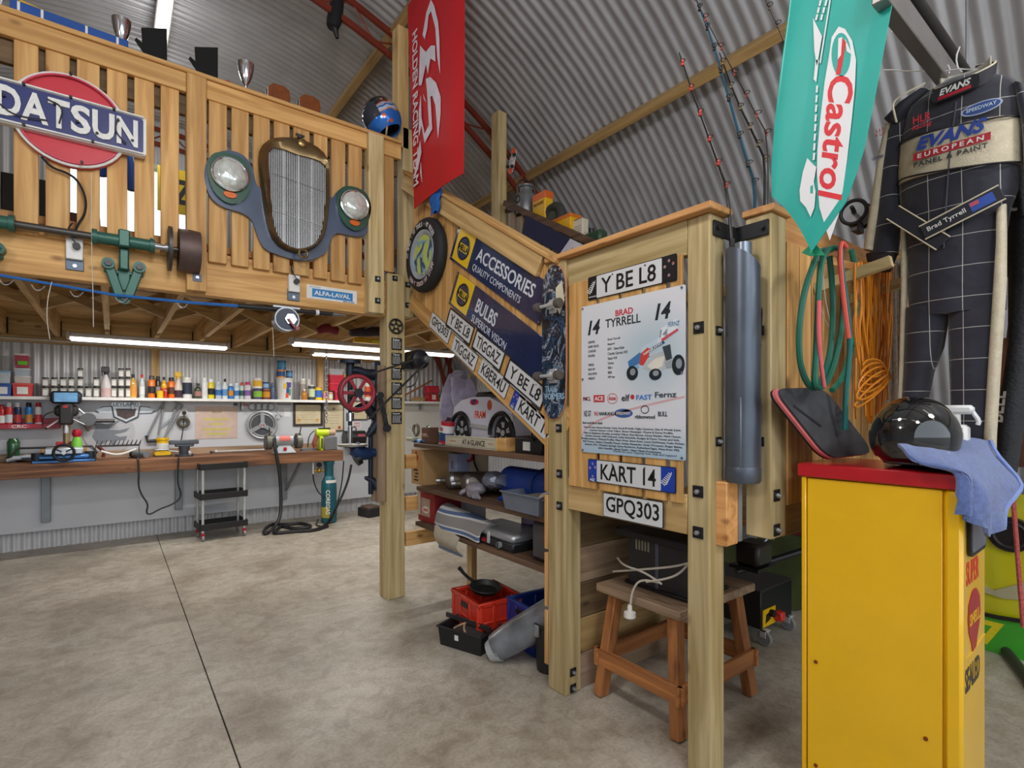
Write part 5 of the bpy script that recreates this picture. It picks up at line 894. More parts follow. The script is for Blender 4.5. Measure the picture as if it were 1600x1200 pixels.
TX('TRANS', -.02, -.262, .1, .04, .0125, C('#9fc0dc', .3), t, .02); TX('FORMERS', .012, -.303, .15, .035, .0125, C('#9fc0dc', .3), t, .02)
for y in (.2, -.19):
    k = O('truck', B().box(-.03, y-.04, .012, .03, y+.04, .022, .003).box(-.02, y-.02, .02, .02, y+.02, .05, .006).cyl((-.06, y, .055), (.06, y, .055), .01), SILV, t)
    for s in (1, -1): O('wheel', B().lathe([(.012, -.018), (.026, -.016), (.028, 0), (.026, .016), (.012, .018)], 20, (s*.085, y, .055), 0), C('#55504c', .5), k)
# the driver board
YB_, ZB_ = 1.6655, 1.738; t = T('driver_board', 'white printed driver board on the landing slats', 'sign board', FX(1.98, YB_, ZB_)); w, h = .316, .383
def board_print():
    m, nt, p, N, L = _new('board_print'); tc = N('ShaderNodeTexCoord'); sx = N('ShaderNodeSeparateXYZ'); L(tc.outputs['Object'], sx.inputs[0])
    mr = N('ShaderNodeMapRange'); mr.inputs[1].default_value = -.383; mr.inputs[2].default_value = .383; L(sx.outputs[1], mr.inputs[0]); r = N('ShaderNodeValToRGB'); e = r.color_ramp.elements; e[0].color = lin('#a9c2d6'); e[1].position = .2; e[1].color = lin('#dadce4'); L(mr.outputs[0], r.inputs[0])
    vd = N('ShaderNodeVectorMath'); vd.operation = 'DISTANCE'; L(tc.outputs['Object'], vd.inputs[0]); vd.inputs[1].default_value = (.14, .1, 0); m2 = N('ShaderNodeMapRange'); m2.inputs[1].default_value = .08; m2.inputs[2].default_value = .26; m2.inputs[3].default_value = .55; m2.inputs[4].default_value = 0; L(vd.outputs['Value'], m2.inputs[0])
    x = N('ShaderNodeMix'); x.data_type = 'RGBA'; L(m2.outputs[0], x.inputs[0]); L(r.outputs[0], x.inputs[6]); x.inputs[7].default_value = lin('#8fb6c6'); L(x.outputs[2], p.inputs['Base Color']); p.inputs['Roughness'].default_value = .3; return m
O('board', B().prism(rrect(-w, -h, w, h, .008), 0, .004), board_print(), t)
for x, y in ((-.305, .372), (.3, .372), (-.305, 0), (.3, .0), (-.305, -.372), (.3, -.372)): O('screw', B().cyl((x, y, .004), (x, y, .008), .006, n=8), STEEL, t)
K = C('#1d2730', .4); KR = C('#c23540', .4); G_ = C('#2f5560', .4)
TX('14', -.225, .265, .085, .075, .004, K, t, .03, .25); TX('14', .2, .285, .085, .075, .004, K, t, .03, .25); TX('BRAD', -.025, .315, .11, .03, .004, KR, t, .02); TX('TYRRELL', -.035, .272, .22, .042, .004, K, t, .01)
for i, (a, c_) in enumerate((('DRIVER:', 'Brad Tyrrell'), ('HOME TRACK:', 'Baypark'), ('CHASSIS:', 'KPC - Steve Kent'), ('ENGINE:', 'Charlie Garratt 410'), ('', 'Shark 410'), ('WINGS:', 'Vortex'), ('MAX HP:', '900 r'), ('MAX REVS:', '9800'), ('WEIGHT:', '580 kgs'))):
    y = .19-.0235*i
    if a: l = .0068*len(a); TX(a, -.265+l/2, y, l, .0125, .004, K, t)
    l = .0066*len(c_); TX(c_, -.13+l/2, y, l, .0135, .004, K, t)
# race car print
def BLc(u, v): p = PX(u, v, 1.98); return (YB_-p.y, p.z-ZB_)
cp = [([(982, 565), (1000, 551), (1017, 557), (1000, 568), (984, 576)], '#3f77ad'), ([(1005, 576), (1018, 556), (1045, 545), (1053, 560), (1040, 576), (1022, 584)], '#b9bfc4'), ([(1012, 572), (1025, 560), (1040, 556), (1036, 572), (1022, 579)], '#e2dcd2'), ([(1002, 545), (1036, 523), (1040, 535), (1006, 554)], '#c3d4e4'), ([(1004, 552), (1038, 532), (1040, 536), (1006, 555)], '#2d4f86'), ([(1000, 570), (1003, 552), (1013, 543), (1017, 546), (1014, 558), (1006, 571)], '#cf4038'), ([(1036, 542), (1048, 538), (1051, 560), (1042, 564)], '#39434c'), ([(1040, 566), (1060, 560), (1058, 572), (1042, 576)], '#9aa5ad'), ([(1028, 536), (1034, 513), (1059, 498), (1061, 514), (1046, 527)], '#dbe2ea'), ([(1034, 530), (1060, 513), (1061, 516), (1036, 534)], '#c8505a'), ([(983, 578), (998, 570), (1000, 574), (985, 583)], '#7fb0d4')]
for i, (q, c_) in enumerate(cp): O('car_print', B().prism([BLc(*p) for p in q], .004, .0044+i*.0002), C(c_, .4), t)
for u, v, rx, ry in ((989, 583, .034, .034), (1025, 585, .034, .026), (1061, 570, .032, .045)): x, y = BLc(u, v); O('tyre_print', B().prism(circ(x, y, rx, 20, ry), .004, .0067), K, t); O('hub_print', B().prism(circ(x+.004, y+.005, rx*.5, 14, ry*.5), .0067, .007), C('#8d969c'), t)
TX('NANKANG', *BLc(1021, 545), .11, .012, .0066, WHT, t, .02, rot=-0+24)
TX('14', *BLc(1038, 521), .045, .035, .0064, C('#8c98a4'), t, .02, .2); TX('FERNZ', *BLc(1054, 506), .06, .02, .0064, C('#5f86aa'), t, .0, .2)
LG = [('PMCL', -.275, .055, .02, '#8a2f3a'), ('ACE', -.19, .06, .022, '#f0eaea'), ('Aztec', -.1, .05, .02, '#c23540'), ('elf', -.015, .05, .032, '#26303a'), ('FAST', .095, .09, .024, '#2f78c8'), ('Fernz', .215, .115, .026, '#3a4550')]
O('logo_patch', B().box(-.228, -.122, .004, -.152, -.085, .0043), KR, t); O('logo_ring', B().torus((-.1, -.105, .0045), .033, .0015, 2, 24, 4, .75), KR, t); O('logo_dot', B().prism(circ(.026, -.1, .012, 14), .004, .0046), KR, t)
for s, x, l, hh, c_ in LG: TX(s, x, -.103+(.01 if x > .1 else 0), l, hh, .0046, C(c_), t, .015)
for s, x, l, hh, c_ in (('NZ GT', -.27, .05, .03, '#4a5560'), ('N', -.21, .02, .022, '#c23540'), ('NANKANG', -.14, .1, .018, '#26303a'), ('ribbonwood', .1, .115, .018, '#26303a'), ('BULL', .2, .05, .022, '#26303a')): TX(s, x, -.18-(.014 if s == 'ribbonwood' else 0), l, hh, .0046, C(c_), t, .015)
O('logo_oval', B().prism(circ(-.03, -.178, .058, 28, .022), .004, .0044), C('#3a5f9c'), t); TX('SPEEDWAY', -.03, -.178, .09, .014, .0046, C('#e4d4d4'), t, .01); O('logo_frame', B().torus((.1, -.16, .0045), .022, .0022, 2, 20, 4, .8), K, t)
O('swoosh', B().surf(lambda a, q: (-.316+.63*a, -.31+.2*sqrt(a)*1.0+.012*q*(1-.2*a), .0042), 24, 1, .0004), C('#d3a9ae'), t)
TX('Brad would like to thank', -.235, -.228, .14, .012, .0044, K, t)
for i, s in enumerate(('Mum & Dad, Aimee, Roman, Guns, Fee & El Smith, Digby Cameron, Glen & Wendy Joyes,', 'Andrew Stewart, Chris Talbot, Simon Messanger, Wayne & Karen Proffitt,', 'Mike & Stephanie Murphy, Jonathan Allard, Paul Barnes, Sonny Kinsler, Mark Huson,', 'Charlie Garratt, Will Hollowel, Colin Entwistle, Rodger & Dawn Tinney and kids,', 'Bradley Jackson, Michael Proffitt, Mark West, Steve Kent, Lance DeWeese, Colin Parker,', 'Phil Trower, Dalton, Danielle Huson, Smiley Alexander, Andy O\'Connor, Roger Bailey,', 'Stewart, ECL, Western Springs, Steve Newbrow, Rutherford Signs, Vince from VRE,', 'John Hannifer, Steve Duttle - Major Made Productions.')): TX(s, .0, -.252-.0148*i, .0073*len(s), .0115, .0044, K, t)
TX('Thanks for your ongoing love, help and support', .09, -.366, .37, .013, .0042, C('#4a5a68'), t, -.008, .3)
# angle bracket, rod holder pipe and rods
t = T('rod_holder', 'grey steel pipe rod holder bolted between two posts', 'rod holder', (2.125, 1.17, 1.28))
O('pipe', B().surf(lambda a, q: (.066*cos(2*pi*a), .066*sin(2*pi*a), q*(.93-.02*0+.05*cos(2*pi*a-2.6))), 32, 1, .006), C('#5d6470', .35, .55, .25, 4), t); O('base_collar', B().lathe([(.066, -.01), (.072, 0), (.072, .05), (.068, .06)], 32), C('#565d69', .4, .5), t)
for a in range(4): O('weld_rib', B().box(.064*cos(RAD(90*a+200))-.006, .064*sin(RAD(90*a+200))-.006, .05, .064*cos(RAD(90*a+200))+.006, .064*sin(RAD(90*a+200))+.006, .35, .003), C('#6d747f', .35, .5), t)
O('inner_pipe', B().cyl((-.0, .0, .3), (-.0, .0, 1.0), .036, n=24, cap=False), C('#8a93a0', .3, .7), t)
O('angle_bracket', B().box(-.105, .066, 1.035, .076, .076, 1.1, .002).box(.064, -.075, 1.035, .074, .076, 1.1, .002), C('#2c2d30', .5, .5), t); [O('bolt', B().cyl(p, q, .009, n=6), BLK, t) for p, q in (((-.085, .066, 1.068), (-.085, .055, 1.068)), ((.064, -.055, 1.068), (.05, -.055, 1.068)))]
def rod(px, base, lb, blank, wraps, r0=.008, hand=True):
    pts = [V(base)]; n = len(px)
    for i, (u, v, Y) in enumerate(px): pts.append(PY(u, v, Y))
    t = T('fishing_rod', lb, 'fishing rod', base, 'fishing rods standing in the holder'); P = [p-V(base) for p in pts]; m_ = len(P)
    O('blank', B().tube(P, [r0*(1-.75*i/(m_-1)) for i in range(m_)], 8, sm=2), C(blank, .3), t)
    if hand: d = (P[1]-P[0]); O('handle', B().tube([P[0]+d*.12, P[0]+d*.8], [.016, .013], 10), C('#1d1b1c', .6), t)
    for i in range(1, m_-1):
        for q in (.3, .8):
            p = P[i]+(P[i+1]-P[i])*q; rr = .016*(1-.7*i/m_)
            g = O('line_guide', B().torus(p+V((-rr*1.2, -rr, 0)), rr, .0018, 2, 14, 5).cyl(p, p+V((-rr*.4, -rr*.3, 0)), .002, n=5), DKST, t); O('binding', B().cyl(p-V((0, 0, .012)), p+V((0, 0, .012)), r0*1.1*(1-.6*i/m_)), C(wraps, .4), g)
rod([(1142, 310, 1.22), (1117, 240, 1.24), (1088, 160, 1.26), (1061, 82, 1.28)], (2.115, 1.19, 1.6), 'black fishing rod with red bindings, left of the four', '#1c1616', '#c8362c', .009)
rod([(1184, 300, 1.2), (1165, 245, 1.2), (1132, 130, 1.22), (1112, 60, 1.24), (1088, 0, 1.26), (1075, -40, 1.27)], (2.142, 1.17, 1.6), 'slim teal blanked fishing rod, second from left', '#1f4f68', '#1a1a1c', .008)
rod([(1201, 262, 1.16), (1180, 215, 1.18), (1150, 155, 1.2), (1124, 82, 1.22)], (2.155, 1.15, 1.6), 'thick black fishing rod ending just above the purlin', '#171718', '#7c6a4a', .008)
rod([(1207, 225, 1.13), (1176, 168, 1.15), (1140, 100, 1.17), (1092, 10, 1.2), (1070, -35, 1.22)], (2.15, 1.125, 1.6), 'thin dark rod with red tip marks crossing behind flag', '#2a2325', '#b8443a', .004, False)
rod([(1255, 155, 1.1), (1222, 55, 1.12), (1196, 0, 1.13), (1180, -40, 1.14)], (2.13, 1.14, 1.6), 'very thin dark fishing rod bending out above the green flag', '#252122', '#5a4a3a', .004, False)
# red team flag hung from the purlin
XFl = 1.90; fr = FX(XFl, 3.55, 3.9); t = T('red_flag', 'red racing team flag with white stylised emblem hanging by post', 'flag', fr); iv = fr.inverted()
def F2(u, v): p = iv @ PX(u, v, XFl); return p.x, p.y
bl, br = F2(644, 326), F2(722, 270); tl, tr_ = (F2(637, 60)[0], .95), (F2(727, 0)[0], .95)
def flagpt(a, q):
    lx = tl[0]+(bl[0]-tl[0])*q; rx = tr_[0]+(br[0]-tr_[0])*q; x = lx+(rx-lx)*a; yb = bl[1]+(br[1]-bl[1])*(a**.55); y = .95+(yb-.95)*q
    return (x, y, .012*sin(9*a+2*q)*(a > .5)*(a-.5)*2-.02*q*(1-a)**3)
O('cloth', B().surf(flagpt, 28, 18, .004), C('#c0121f', .6, 0, .06, 3), t, 60)
SW = [[(675, 0), (680, 10), (686, 35), (688, 60), (689, 115), (685, 90), (682, 45), (675, 18), (671, 25), (669, 45), (665, 62), (662, 55), (668, 20)], [(658, 72), (667, 82), (675, 72), (681, 72), (682, 97), (674, 92), (670, 116), (667, 100), (663, 120), (660, 134), (656, 134)], [(667, 124), (674, 121), (683, 130), (690, 152), (690, 178), (686, 216), (684, 190), (682, 165), (677, 150), (674, 152), (677, 202), (665, 224), (660, 196), (656, 214), (656, 176), (659, 150), (660, 184), (665, 210), (672, 196), (669, 145)], [(658, 220), (660, 238), (655, 262), (649, 279), (652, 255)], [(659, 254), (661, 285), (658, 270)], [(663, 148), (667, 160), (664, 156)]]
for s in SW: O('emblem_print', B().prism([F2(u, v) for u, v in s], .008, .0095), C('#d6d3e0', .6), t)
p0, p1 = F2(652, 45), F2(648, 292); TX('HOLDEN RACING TEAM', (p0[0]+p1[0])/2, (p0[1]+p1[1])/2, abs(p1[1]-p0[1]), .085, .005, C('#dfd3d8', .6), t, .02, rot=-90+1)
c_ = PX(680, 312, 1.93); t = T('blue_rag', 'bright blue cloth bundle hanging below the red flag', 'cloth', MX.Translation(c_) @ MX.Diagonal((.22, .9, .62, 1))); O('cloth', B().surf(lambda a, q: (.1*(.75+.35*sin(3*q))*cos(2*pi*a)*(1-.45*q**2)+.012*sin(9*q+6*a), .09*sin(2*pi*a)*(1-.45*q**2)+.015*sin(14*q), .2-.36*q+.02*sin(4*pi*a)), 14, 10, .008), C('#1d62b8', .8, 0, .3, 20, bump=.4), t, 25)
# far side of the stair: orange mini skateboard, tins on the ledge
p = PX(801, 252, 2.92); t = T('mini_skateboard', 'small skateboard with orange ends on the far post', 'skateboard', FX(2.92, p.y, p.z, -18)); O('deck', B().prism(smoothpoly([(-.04, -.09), (-.04, .09), (0, .12), (.04, .09), (.04, -.09), (0, -.12)], 2), 0, .008), C('#c9c9c9', .4, 0, .6, 60), t)
for s in (1, -1): O('orange_end', B().prism(smoothpoly([(-.04, s*.06), (-.03, s*.1), (0, s*.118), (.03, s*.1), (.04, s*.06)], 1), .008, .01), C('#e2531d', .4), t); [O('wheel', B().cyl((x-.008, s*.05, .02), (x+.008, s*.05, .02), .015), BLK, t) for x in (-.035, .035)]
t = T('ledge_board', 'brown timber ledge along the far side of the flight', 'shelf', (3.1, 3.2, 0)); 
la, lb2 = PX(792, 325, 3.02), PX(935, 388, 3.02); dl = (lb2-la)
O('board', B().bar(V((3.1, la.y, la.z-.03))-V((3.1, 3.2, 0)), V((3.1, lb2.y, lb2.z-.03))-V((3.1, 3.2, 0)), .2, .03), WOOD('brown', 1), t)
def led(u): p = PX(u, 340, 3.1); q = (p.y-la.y)/(lb2.y-la.y); return (3.1, p.y, la.z+(lb2.z-la.z)*q-.012)
p = led(822); t = T('milk_can', 'galvanised milk can with handle on the far ledge', 'can', p); O('body', B().lathe([(.095, 0), (.1, .02), (.1, .17), (.085, .2), (.06, .23), (.06, .26), (.075, .27), (.075, .285), (0, .29)], 26), C('#8f9295', .4, .6, .3), t); O('carry_handle', B().tube([(-.1, 0, .18), (-.11, 0, .3), (0, 0, .36), (.11, 0, .3), (.1, 0, .18)], .008, 6, sm=2), DKST, t); O('ring', B().torus((-.1, 0, .14), .03, .006, 0, 16), DKST, t)
p = led(848); t = T('oil_tin', 'tall yellow and orange oil tin behind the milk can', 'tin', p); O('body', B().box(-.05, -.09, 0, .05, .09, .27, .008), C('#e3b21c', .4), t); O('orange_top', B().box(-.051, -.091, .2, .051, .091, .272, .006), C('#d8641e', .4), t); TX('VALVOLINE', 0, .17, .14, .03, .0, C('#7c3a1a'), t, .02, m=FR((-.0515, 0, 0), (0, -1, 0), (0, 0, 1)))
p = led(866); t = T('kart_tyre', 'small dark tyre lying on the far ledge', 'tyre', p); O('tyre', B().torus((0, 0, .1), .09, .045, 0, 28, 10), C('#34352f', .8), t); O('hub', B().cyl((-.03, 0, .1), (.03, 0, .1), .055), C('#4a4f46', .6), t)
p = led(884); t = T('yellow_tin', 'low yellow and orange box tin on the far ledge', 'tin', p); O('body', B().box(-.07, -.13, 0, .07, .13, .12, .006), C('#dfab1a', .4), t); O('orange_lid', B().box(-.073, -.133, .1, .073, .133, .135, .005), C('#d4701e', .4), t)
p = led(907); t = T('cream_tin', 'small cream printed tin at the end of far ledge', 'tin', p); O('body', B().box(-.035, -.06, 0, .035, .06, .17, .006), CRM, t); O('lid', B().box(-.03, -.05, .17, .03, .05, .18, .004), STEEL, t); b = B(); [b.box(-.0355, -.04, .05+.02*k, -.035, .04, .054+.02*k) for k in range(4)]; O('print_lines', b, DKST, t, kind='stuff')
p = led(930); t = T('green_canister', 'dark green canister behind the landing rail', 'canister', p); O('body', B().box(-.05, -.1, 0, .05, .1, .12, .02), C('#2f4a34', .5), t); O('filler_neck', B().cyl((0, .04, .12), (0, .04, .16), .025), BLK, t)
c0, c1, c2, c3 = PX(820, 340, 2.9), PX(905, 378, 2.9), PX(893, 402, 2.9), PX(815, 362, 2.9)
t = T('navy_banner', 'navy banner with white corner and red mark on far balustrade', 'banner', FX(2.925, c0.y, c0.z)); L_ = lambda u, v: (c0.y-PX(u, v, 2.925).y, PX(u, v, 2.925).z-c0.z)
O('cloth', B().prism([L_(822, 336), L_(892, 373), L_(876, 396), L_(816, 365)], 0, .006), C('#232548', .7), t); O('white_corner', B().prism([L_(892, 373), L_(914, 384), L_(898, 408), L_(876, 396)], 0, .007), C('#d0cfda', .6), t); O('red_mark', B().prism([L_(892, 396), (L_(896, 386)), L_(898, 396), L_(894, 402)], .007, .008), RED, t)
# ================================================================ SHELVES UNDER THE STAIRS
XS = 2.06
zz = lambda u, v, X: PX(u, v, X).z
Z1, Z2, Z3 = 1.300, .940, .640
US = T('stair_shelving', 'brown timber shelving built in under the staircase', 'shelving', (2.3, 3.1, 0)); off = V((-2.3, -3.1, 0))
def SB(nm, x0, y0, z0, x1, y1, z1, tone, ax): return O(nm, B(MX.Translation(off)).box(x0, y0, z0, x1, y1, z1, .003), WOOD(tone, ax), US)
for z, y1 in ((Z1, 4.05), (Z2, 4.0), (Z3, 4.02)): SB('shelf_board', 2.04, 2.30, z-.035, 2.29, y1, z, 'brown', 1); SB('shelf_board', 2.295, 2.30, z-.035, 2.55, y1, z, 'brown', 1)
SB('cleat', 2.56, 2.30, 0, 2.62, 2.38, 1.3, 'pine', 2); SB('cleat', 2.56, 3.95, 0, 2.62, 4.03, 1.9, 'pine', 2)
for z in (Z1-.17, Z2-.17, Z3-.17): SB('side_rail', 1.99, 4.09, z-.05, 2.6, 4.13, z+.07, 'slat', 0)
# back wall shelf seen through under the stairs
t = T('wall_shelf', 'short white shelf on the back wall seen past the plaque post', 'shelf', (4.1, 7.84, 1.715)); O('board', B().box(-.75, -.09, -.018, .75, .09, .018, .003), WHT, t); O('bracket', B().box(-.01, -.02, -.12, .01, .088, -.018), GREY, t)
def rp(u, v=625): p = PY(u, v, 7.82); return p.x
t = T('red_crate', 'small red plastic bin tipped on the short wall shelf', 'bin', (rp(674), 7.82, 1.7345)); O('bin', B().box(-.11, -.08, 0, .09, .07, .13, .008), RED, t); O('lid', B().box(-.11, -.08, .14, .11, .07, .26, .01), C('#c52a3c', .4), t); O('paper_label', B().box(-.03, -.084, .03, .04, -.08, .11), C('#e0c9c4', .5), t)
t = T('wood_slat', 'reddish timber batten leaning against the wall by red bin', 'batten', (rp(655), 7.90, 1.735)); O('batten', B().bar((-.35, 0, .03), (.3, .03, .36), .05, .02), WOOD('stool', 0), t)
t = T('small_ball', 'greenish round float beside the red bin', 'float', (rp(686), 7.8, 1.7345)); O('ball', B().sph((0, 0, .05), .05, 16, 10), C('#7c7a4a', .6), t); O('loop', B().torus((0, 0, .1), .015, .004, 1, 12), DKST, t)
t = T('white_jar', 'white jar at the end of the short wall shelf', 'jar', (rp(703), 7.8, 1.7345)); O('body', B().lathe([(.05, 0), (.05, .1), (.04, .12)], 18), WHT, t); O('lid', B().cyl((0, 0, .12), (0, 0, .145), .045), STEEL, t)
t = T('scrap_wood', 'heap of thin wood offcuts on the short wall shelf', 'offcuts', (rp(645), 7.82, 1.7345), kind='stuff'); b = B()
for i in range(8): a = random.uniform(-.4, .4); x = random.uniform(-.15, .15); b.bar((x-.12*cos(a), .05*sin(a)-.02, .01+.009*i), (x+.12*cos(a), -.05*sin(a)-.02, .012+.009*i), .02, .008)
O('offcuts', b, WOOD('pine', 0), t, kind='stuff')
t = T('light_switch', 'white light switch on the cream lining board', 'switch', FY(PY(694, 646, 7.93).x, 7.93, PY(694, 646, 7.93).z)); O('plate', B().box(-.045, -.075, 0, .045, .075, .01, .003), WHT, t); O('rocker', B().box(-.015, -.025, .01, .015, .025, .016, .002), C('#d5d5d2', .3), t)
t = T('steel_brace', 'rust red steel brace against the back wall', 'brace', (PY(690, 560, 7.7).x, 7.7, 1.2)); q = lambda u, v: PY(u, v, 7.7)-V((PY(690, 560, 7.7).x, 7.7, 1.2)); O('strut', B().bar(q(684, 555), q(699, 622), .05, .04), M_red, t); O('strut', B().bar(q(704, 560), q(698, 622), .05, .04), M_red, t)
# --- ride on car
cw = [PX(720, 660, 2.2), PX(784, 665, 2.2)]; ym, zm = (cw[0].y+cw[1].y)/2, Z1
t = T('toy_car', 'white ride on toy car with silver wheels on top shelf', 'toy car', FX(2.2, ym, Z1)); hw = (cw[0].y-cw[1].y)/2; CW = C('#d4d5e6', .2, 0, .03, coat=.6)
rw = .115
body = [(-hw-.14, .1), (-hw-.135, .2), (-hw-.1, .3), (-hw-.0, .355), (-.1, .38), (.12, .375), (hw-.02, .33), (hw+.12, .26), (hw+.15, .18), (hw+.15, .1), (hw+.13, .08)]
def arch(cx): return [(cx+.14*cos(RAD(a)), rw+.14*sin(RAD(a))) for a in range(-12, 193, 18)]
poly = body + arch(hw) + [(hw-.16, .07), (-hw+.16, .07)] + arch(-hw)
O('body_shell', B().prism(poly, -.44, 0), CW, t, 35)
for s in (-1, 1):
    O('arch_trim', B().tube([(s*hw+.142*cos(RAD(a)), rw+.142*sin(RAD(a)), .004) for a in range(-10, 191, 14)], .016, 6), BLK, t)
    w_ = O('wheel', B().lathe([(rw*.72, -.08), (rw, -.07), (rw, -.01), (rw*.86, .004), (rw*.72, .0)], 32, (s*hw, rw, -.012)), RUB, t)
    O('rim', B().lathe([(rw*.76, -.05), (rw*.74, .0), (rw*.66, -.006), (rw*.5, -.035), (0, -.035)], 32, (s*hw, rw, -.01)), C('#5b5d63', .3, .6), w_)
    for k in range(5):
        for d in (-9, 9): a = RAD(72*k+18); a2 = a+RAD(d); O('rim_spoke', B().bar((s*hw+.018*cos(a), rw+.018*sin(a), -.02), (s*hw+rw*.68*cos(a2), rw+rw*.68*sin(a2), -.014), .016, .012, (0, 0, 1)), SILV, w_)
    O('hub', B().cyl((s*hw, rw, -.03), (s*hw, rw, -.006), .022), SILV, w_)
O('sill_strip', B().prism([(-.13, .15), (.12, .135), (.1, .165), (-.11, .175)], 0, .012), SILV, t); O('dash', B().box(-.2, .35, -.36, .05, .42, -.08, .02), BLK, t); O('steering_wheel', B().torus((-.02, .45, -.2), .06, .01, 0, 20), BLK, t); O('headlight', B().prism(smoothpoly([(hw+.06, .2), (hw+.14, .19), (hw+.14, .24), (hw+.04, .27)], 1), 0, .008), C('#c3c8d0', .1, .3), t)
TX('FRAM', -.0, .245, .15, .055, 0, C('#d8471f', .4), t, .03, .1); O('oval_sticker', B().prism(circ(-.08, .34, .06, 24, .022), 0, .002), C('#c5283c'), t); TX('VP', -.085, .34, .07, .045, .002, C('#2b2a6a'), t, .05, .2); O('round_sticker', B().prism(circ(.125, .315, .03, 20, .038), 0, .002), C('#b5532a'), t)
# sheepskin / rag on the car
t = T('fleece_cover', 'lilac grey fleece heaped over the toy car seat', 'fleece', FX(2.40, PX(722, 612, 2.40).y, PX(722, 612, 2.40).z-.22))
O('fleece', B().surf(lambda a, q: ((-.24+.42*a)*(1-.45*q), -.06+.42*q+.05*sin(6*a), .05*sin(9*a+3*q)+.02*sin(23*a)), 26, 16, .09), C('#9c94ad', .95, 0, .25, 14, bump=.6, sheen=.5), t, 70)
p = PX(742, 690, 2.09); t = T('slat_box', 'long shallow wooden box with bold black lettering on top shelf', 'box', FX(2.075, p.y, Z1)); l_ = .40
O('box_front', B().box(-l_, 0, -.02, l_*.72, .085, 0, .003), C('#c9c2ae', .6, 0, .08), t); O('box_end', B().box(l_*.74, 0, -.15, l_*.98, .09, .002, .003), WOOD('slat', 0), t); O('box_base', B().box(-l_, 0, -.15, l_*.74, .03, -.02), WOOD('slat', 0), t); O('corner_post', B().box(l_*.71, -.001, -.02, l_*.745, .09, .003, .002), WOOD('slat', 1), t)
TX('AT·A·GLANCE', -.0, .042, .3, .04, 0, C('#3b3835', .6), t, .02)
for y in (.012, .073): O('print_rule', B().box(-l_+.02, y-.001, 0, l_*.7, y+.001, .0008), C('#6a655c'), t)
O('small_print', B().box(-.33, .04, 0, -.24, .046, .0008), C('#b5703a'), t); O('small_print', B().box(.19, .04, 0, .25, .046, .0008), C('#b5703a'), t)
def s1(u, v, X=2.16): p = PX(u, v, X); return (X, p.y, Z1)
p = s1(672, 688, 2.14); t = T('rusty_tin', 'old brown lettered tin on the top shelf', 'tin', p); O('body', B().box(-.05, -.06, 0, .05, .06, .135, .004), C('#6b4a3c', .6, .1, .4, 12), t); TX('RUBBER', 0, .075, .09, .018, 0, C('#c9a898'), t, .02, m=FR((-.0505, 0, 0), (0, -1, 0), (0, 0, 1))); O('band', B().box(-.0505, -.06, .055, -.05, .06, .065), C('#a87a68'), t)
p = s1(697, 688, 2.12); t = T('tilted_can', 'red white and blue oil can tipped against the wooden box', 'can', MX.Translation(V(p)+V((0, 0, .02))) @ MX.Rotation(RAD(12), 4, 'X')); O('body', B().cyl((0, 0, 0), (0, 0, .16), .055, n=24), C('#d8d4d8', .35), t); O('blue_band', B().cyl((0, 0, .02), (0, 0, .085), .0555, n=24), C('#203a78', .35), t); O('red_band', B().cyl((0, 0, .0), (0, 0, .02), .056, n=24).cyl((0, 0, .145), (0, 0, .165), .0565, n=24), RED, t); TX('STP', 0, .11, .05, .025, 0, RED, t, .03, m=FR((-.056, 0, 0), (0, -1, 0), (0, 0, 1)))
p = s1(650, 688, 2.2); t = T('tape_gun', 'pile of grey tool and clip pieces at left of top shelf', 'tool', p); O('ring', B().torus((0, .0, .1), .05, .014, 0, 24), C('#7c7464', .5), t); O('arm', B().bar((-.02, .09, .12), (-.02, -.02, .02), .018, .012), WHT, t); O('base', B().box(-.06, -.09, 0, .05, .08, .03, .006), C('#a9ab8a', .5), t)
p = s1(657, 690, 2.1); t = T('blue_packet', 'blue crumpled packet on the shelf front edge', 'packet', p); O('packet', B().surf(lambda a, q: (-.02+.06*q, .09-.18*a, .015+.01*sin(9*a)), 10, 4, .012), C('#4a86c0', .3, 0, .4, 30), t); O('clip', B().box(-.03, .05, 0, .03, .09, .02, .004), NAVY, t)
p = s1(684, 686, 2.32); t = T('green_bottle', 'green glass bottle lying behind the brown tin', 'bottle', MX.Translation(V(p)+V((0, 0, .045))) @ MX.Rotation(RAD(-68), 4, 'X')); O('glass', B().lathe([(.04, -.04), (.045, 0), (.045, .1), (.018, .15), (.015, .2), (.02, .205), (0, .206)], 20), C('#3f8a68', .12, coat=.5), t); O('paper_label', B().lathe([(.0455, .01), (.0455, .07)], 20), C('#cfd0c0', .5), t)
p = PX(838, 705, 2.15); t = T('clutter_box', 'dark box of hooks at right end of top shelf', 'box', (2.2, p.y+.02, Z1)); O('case', B().box(-.1, -.13, 0, .15, .14, .1, .006), C('#1d1d20', .5), t); O('white_tag', B().box(-.104, -.02, .02, -.1, .05, .075), WHT, t); O('coil', B().torus((-.08, -.06, .12), .04, .008, 1), BLK, t)
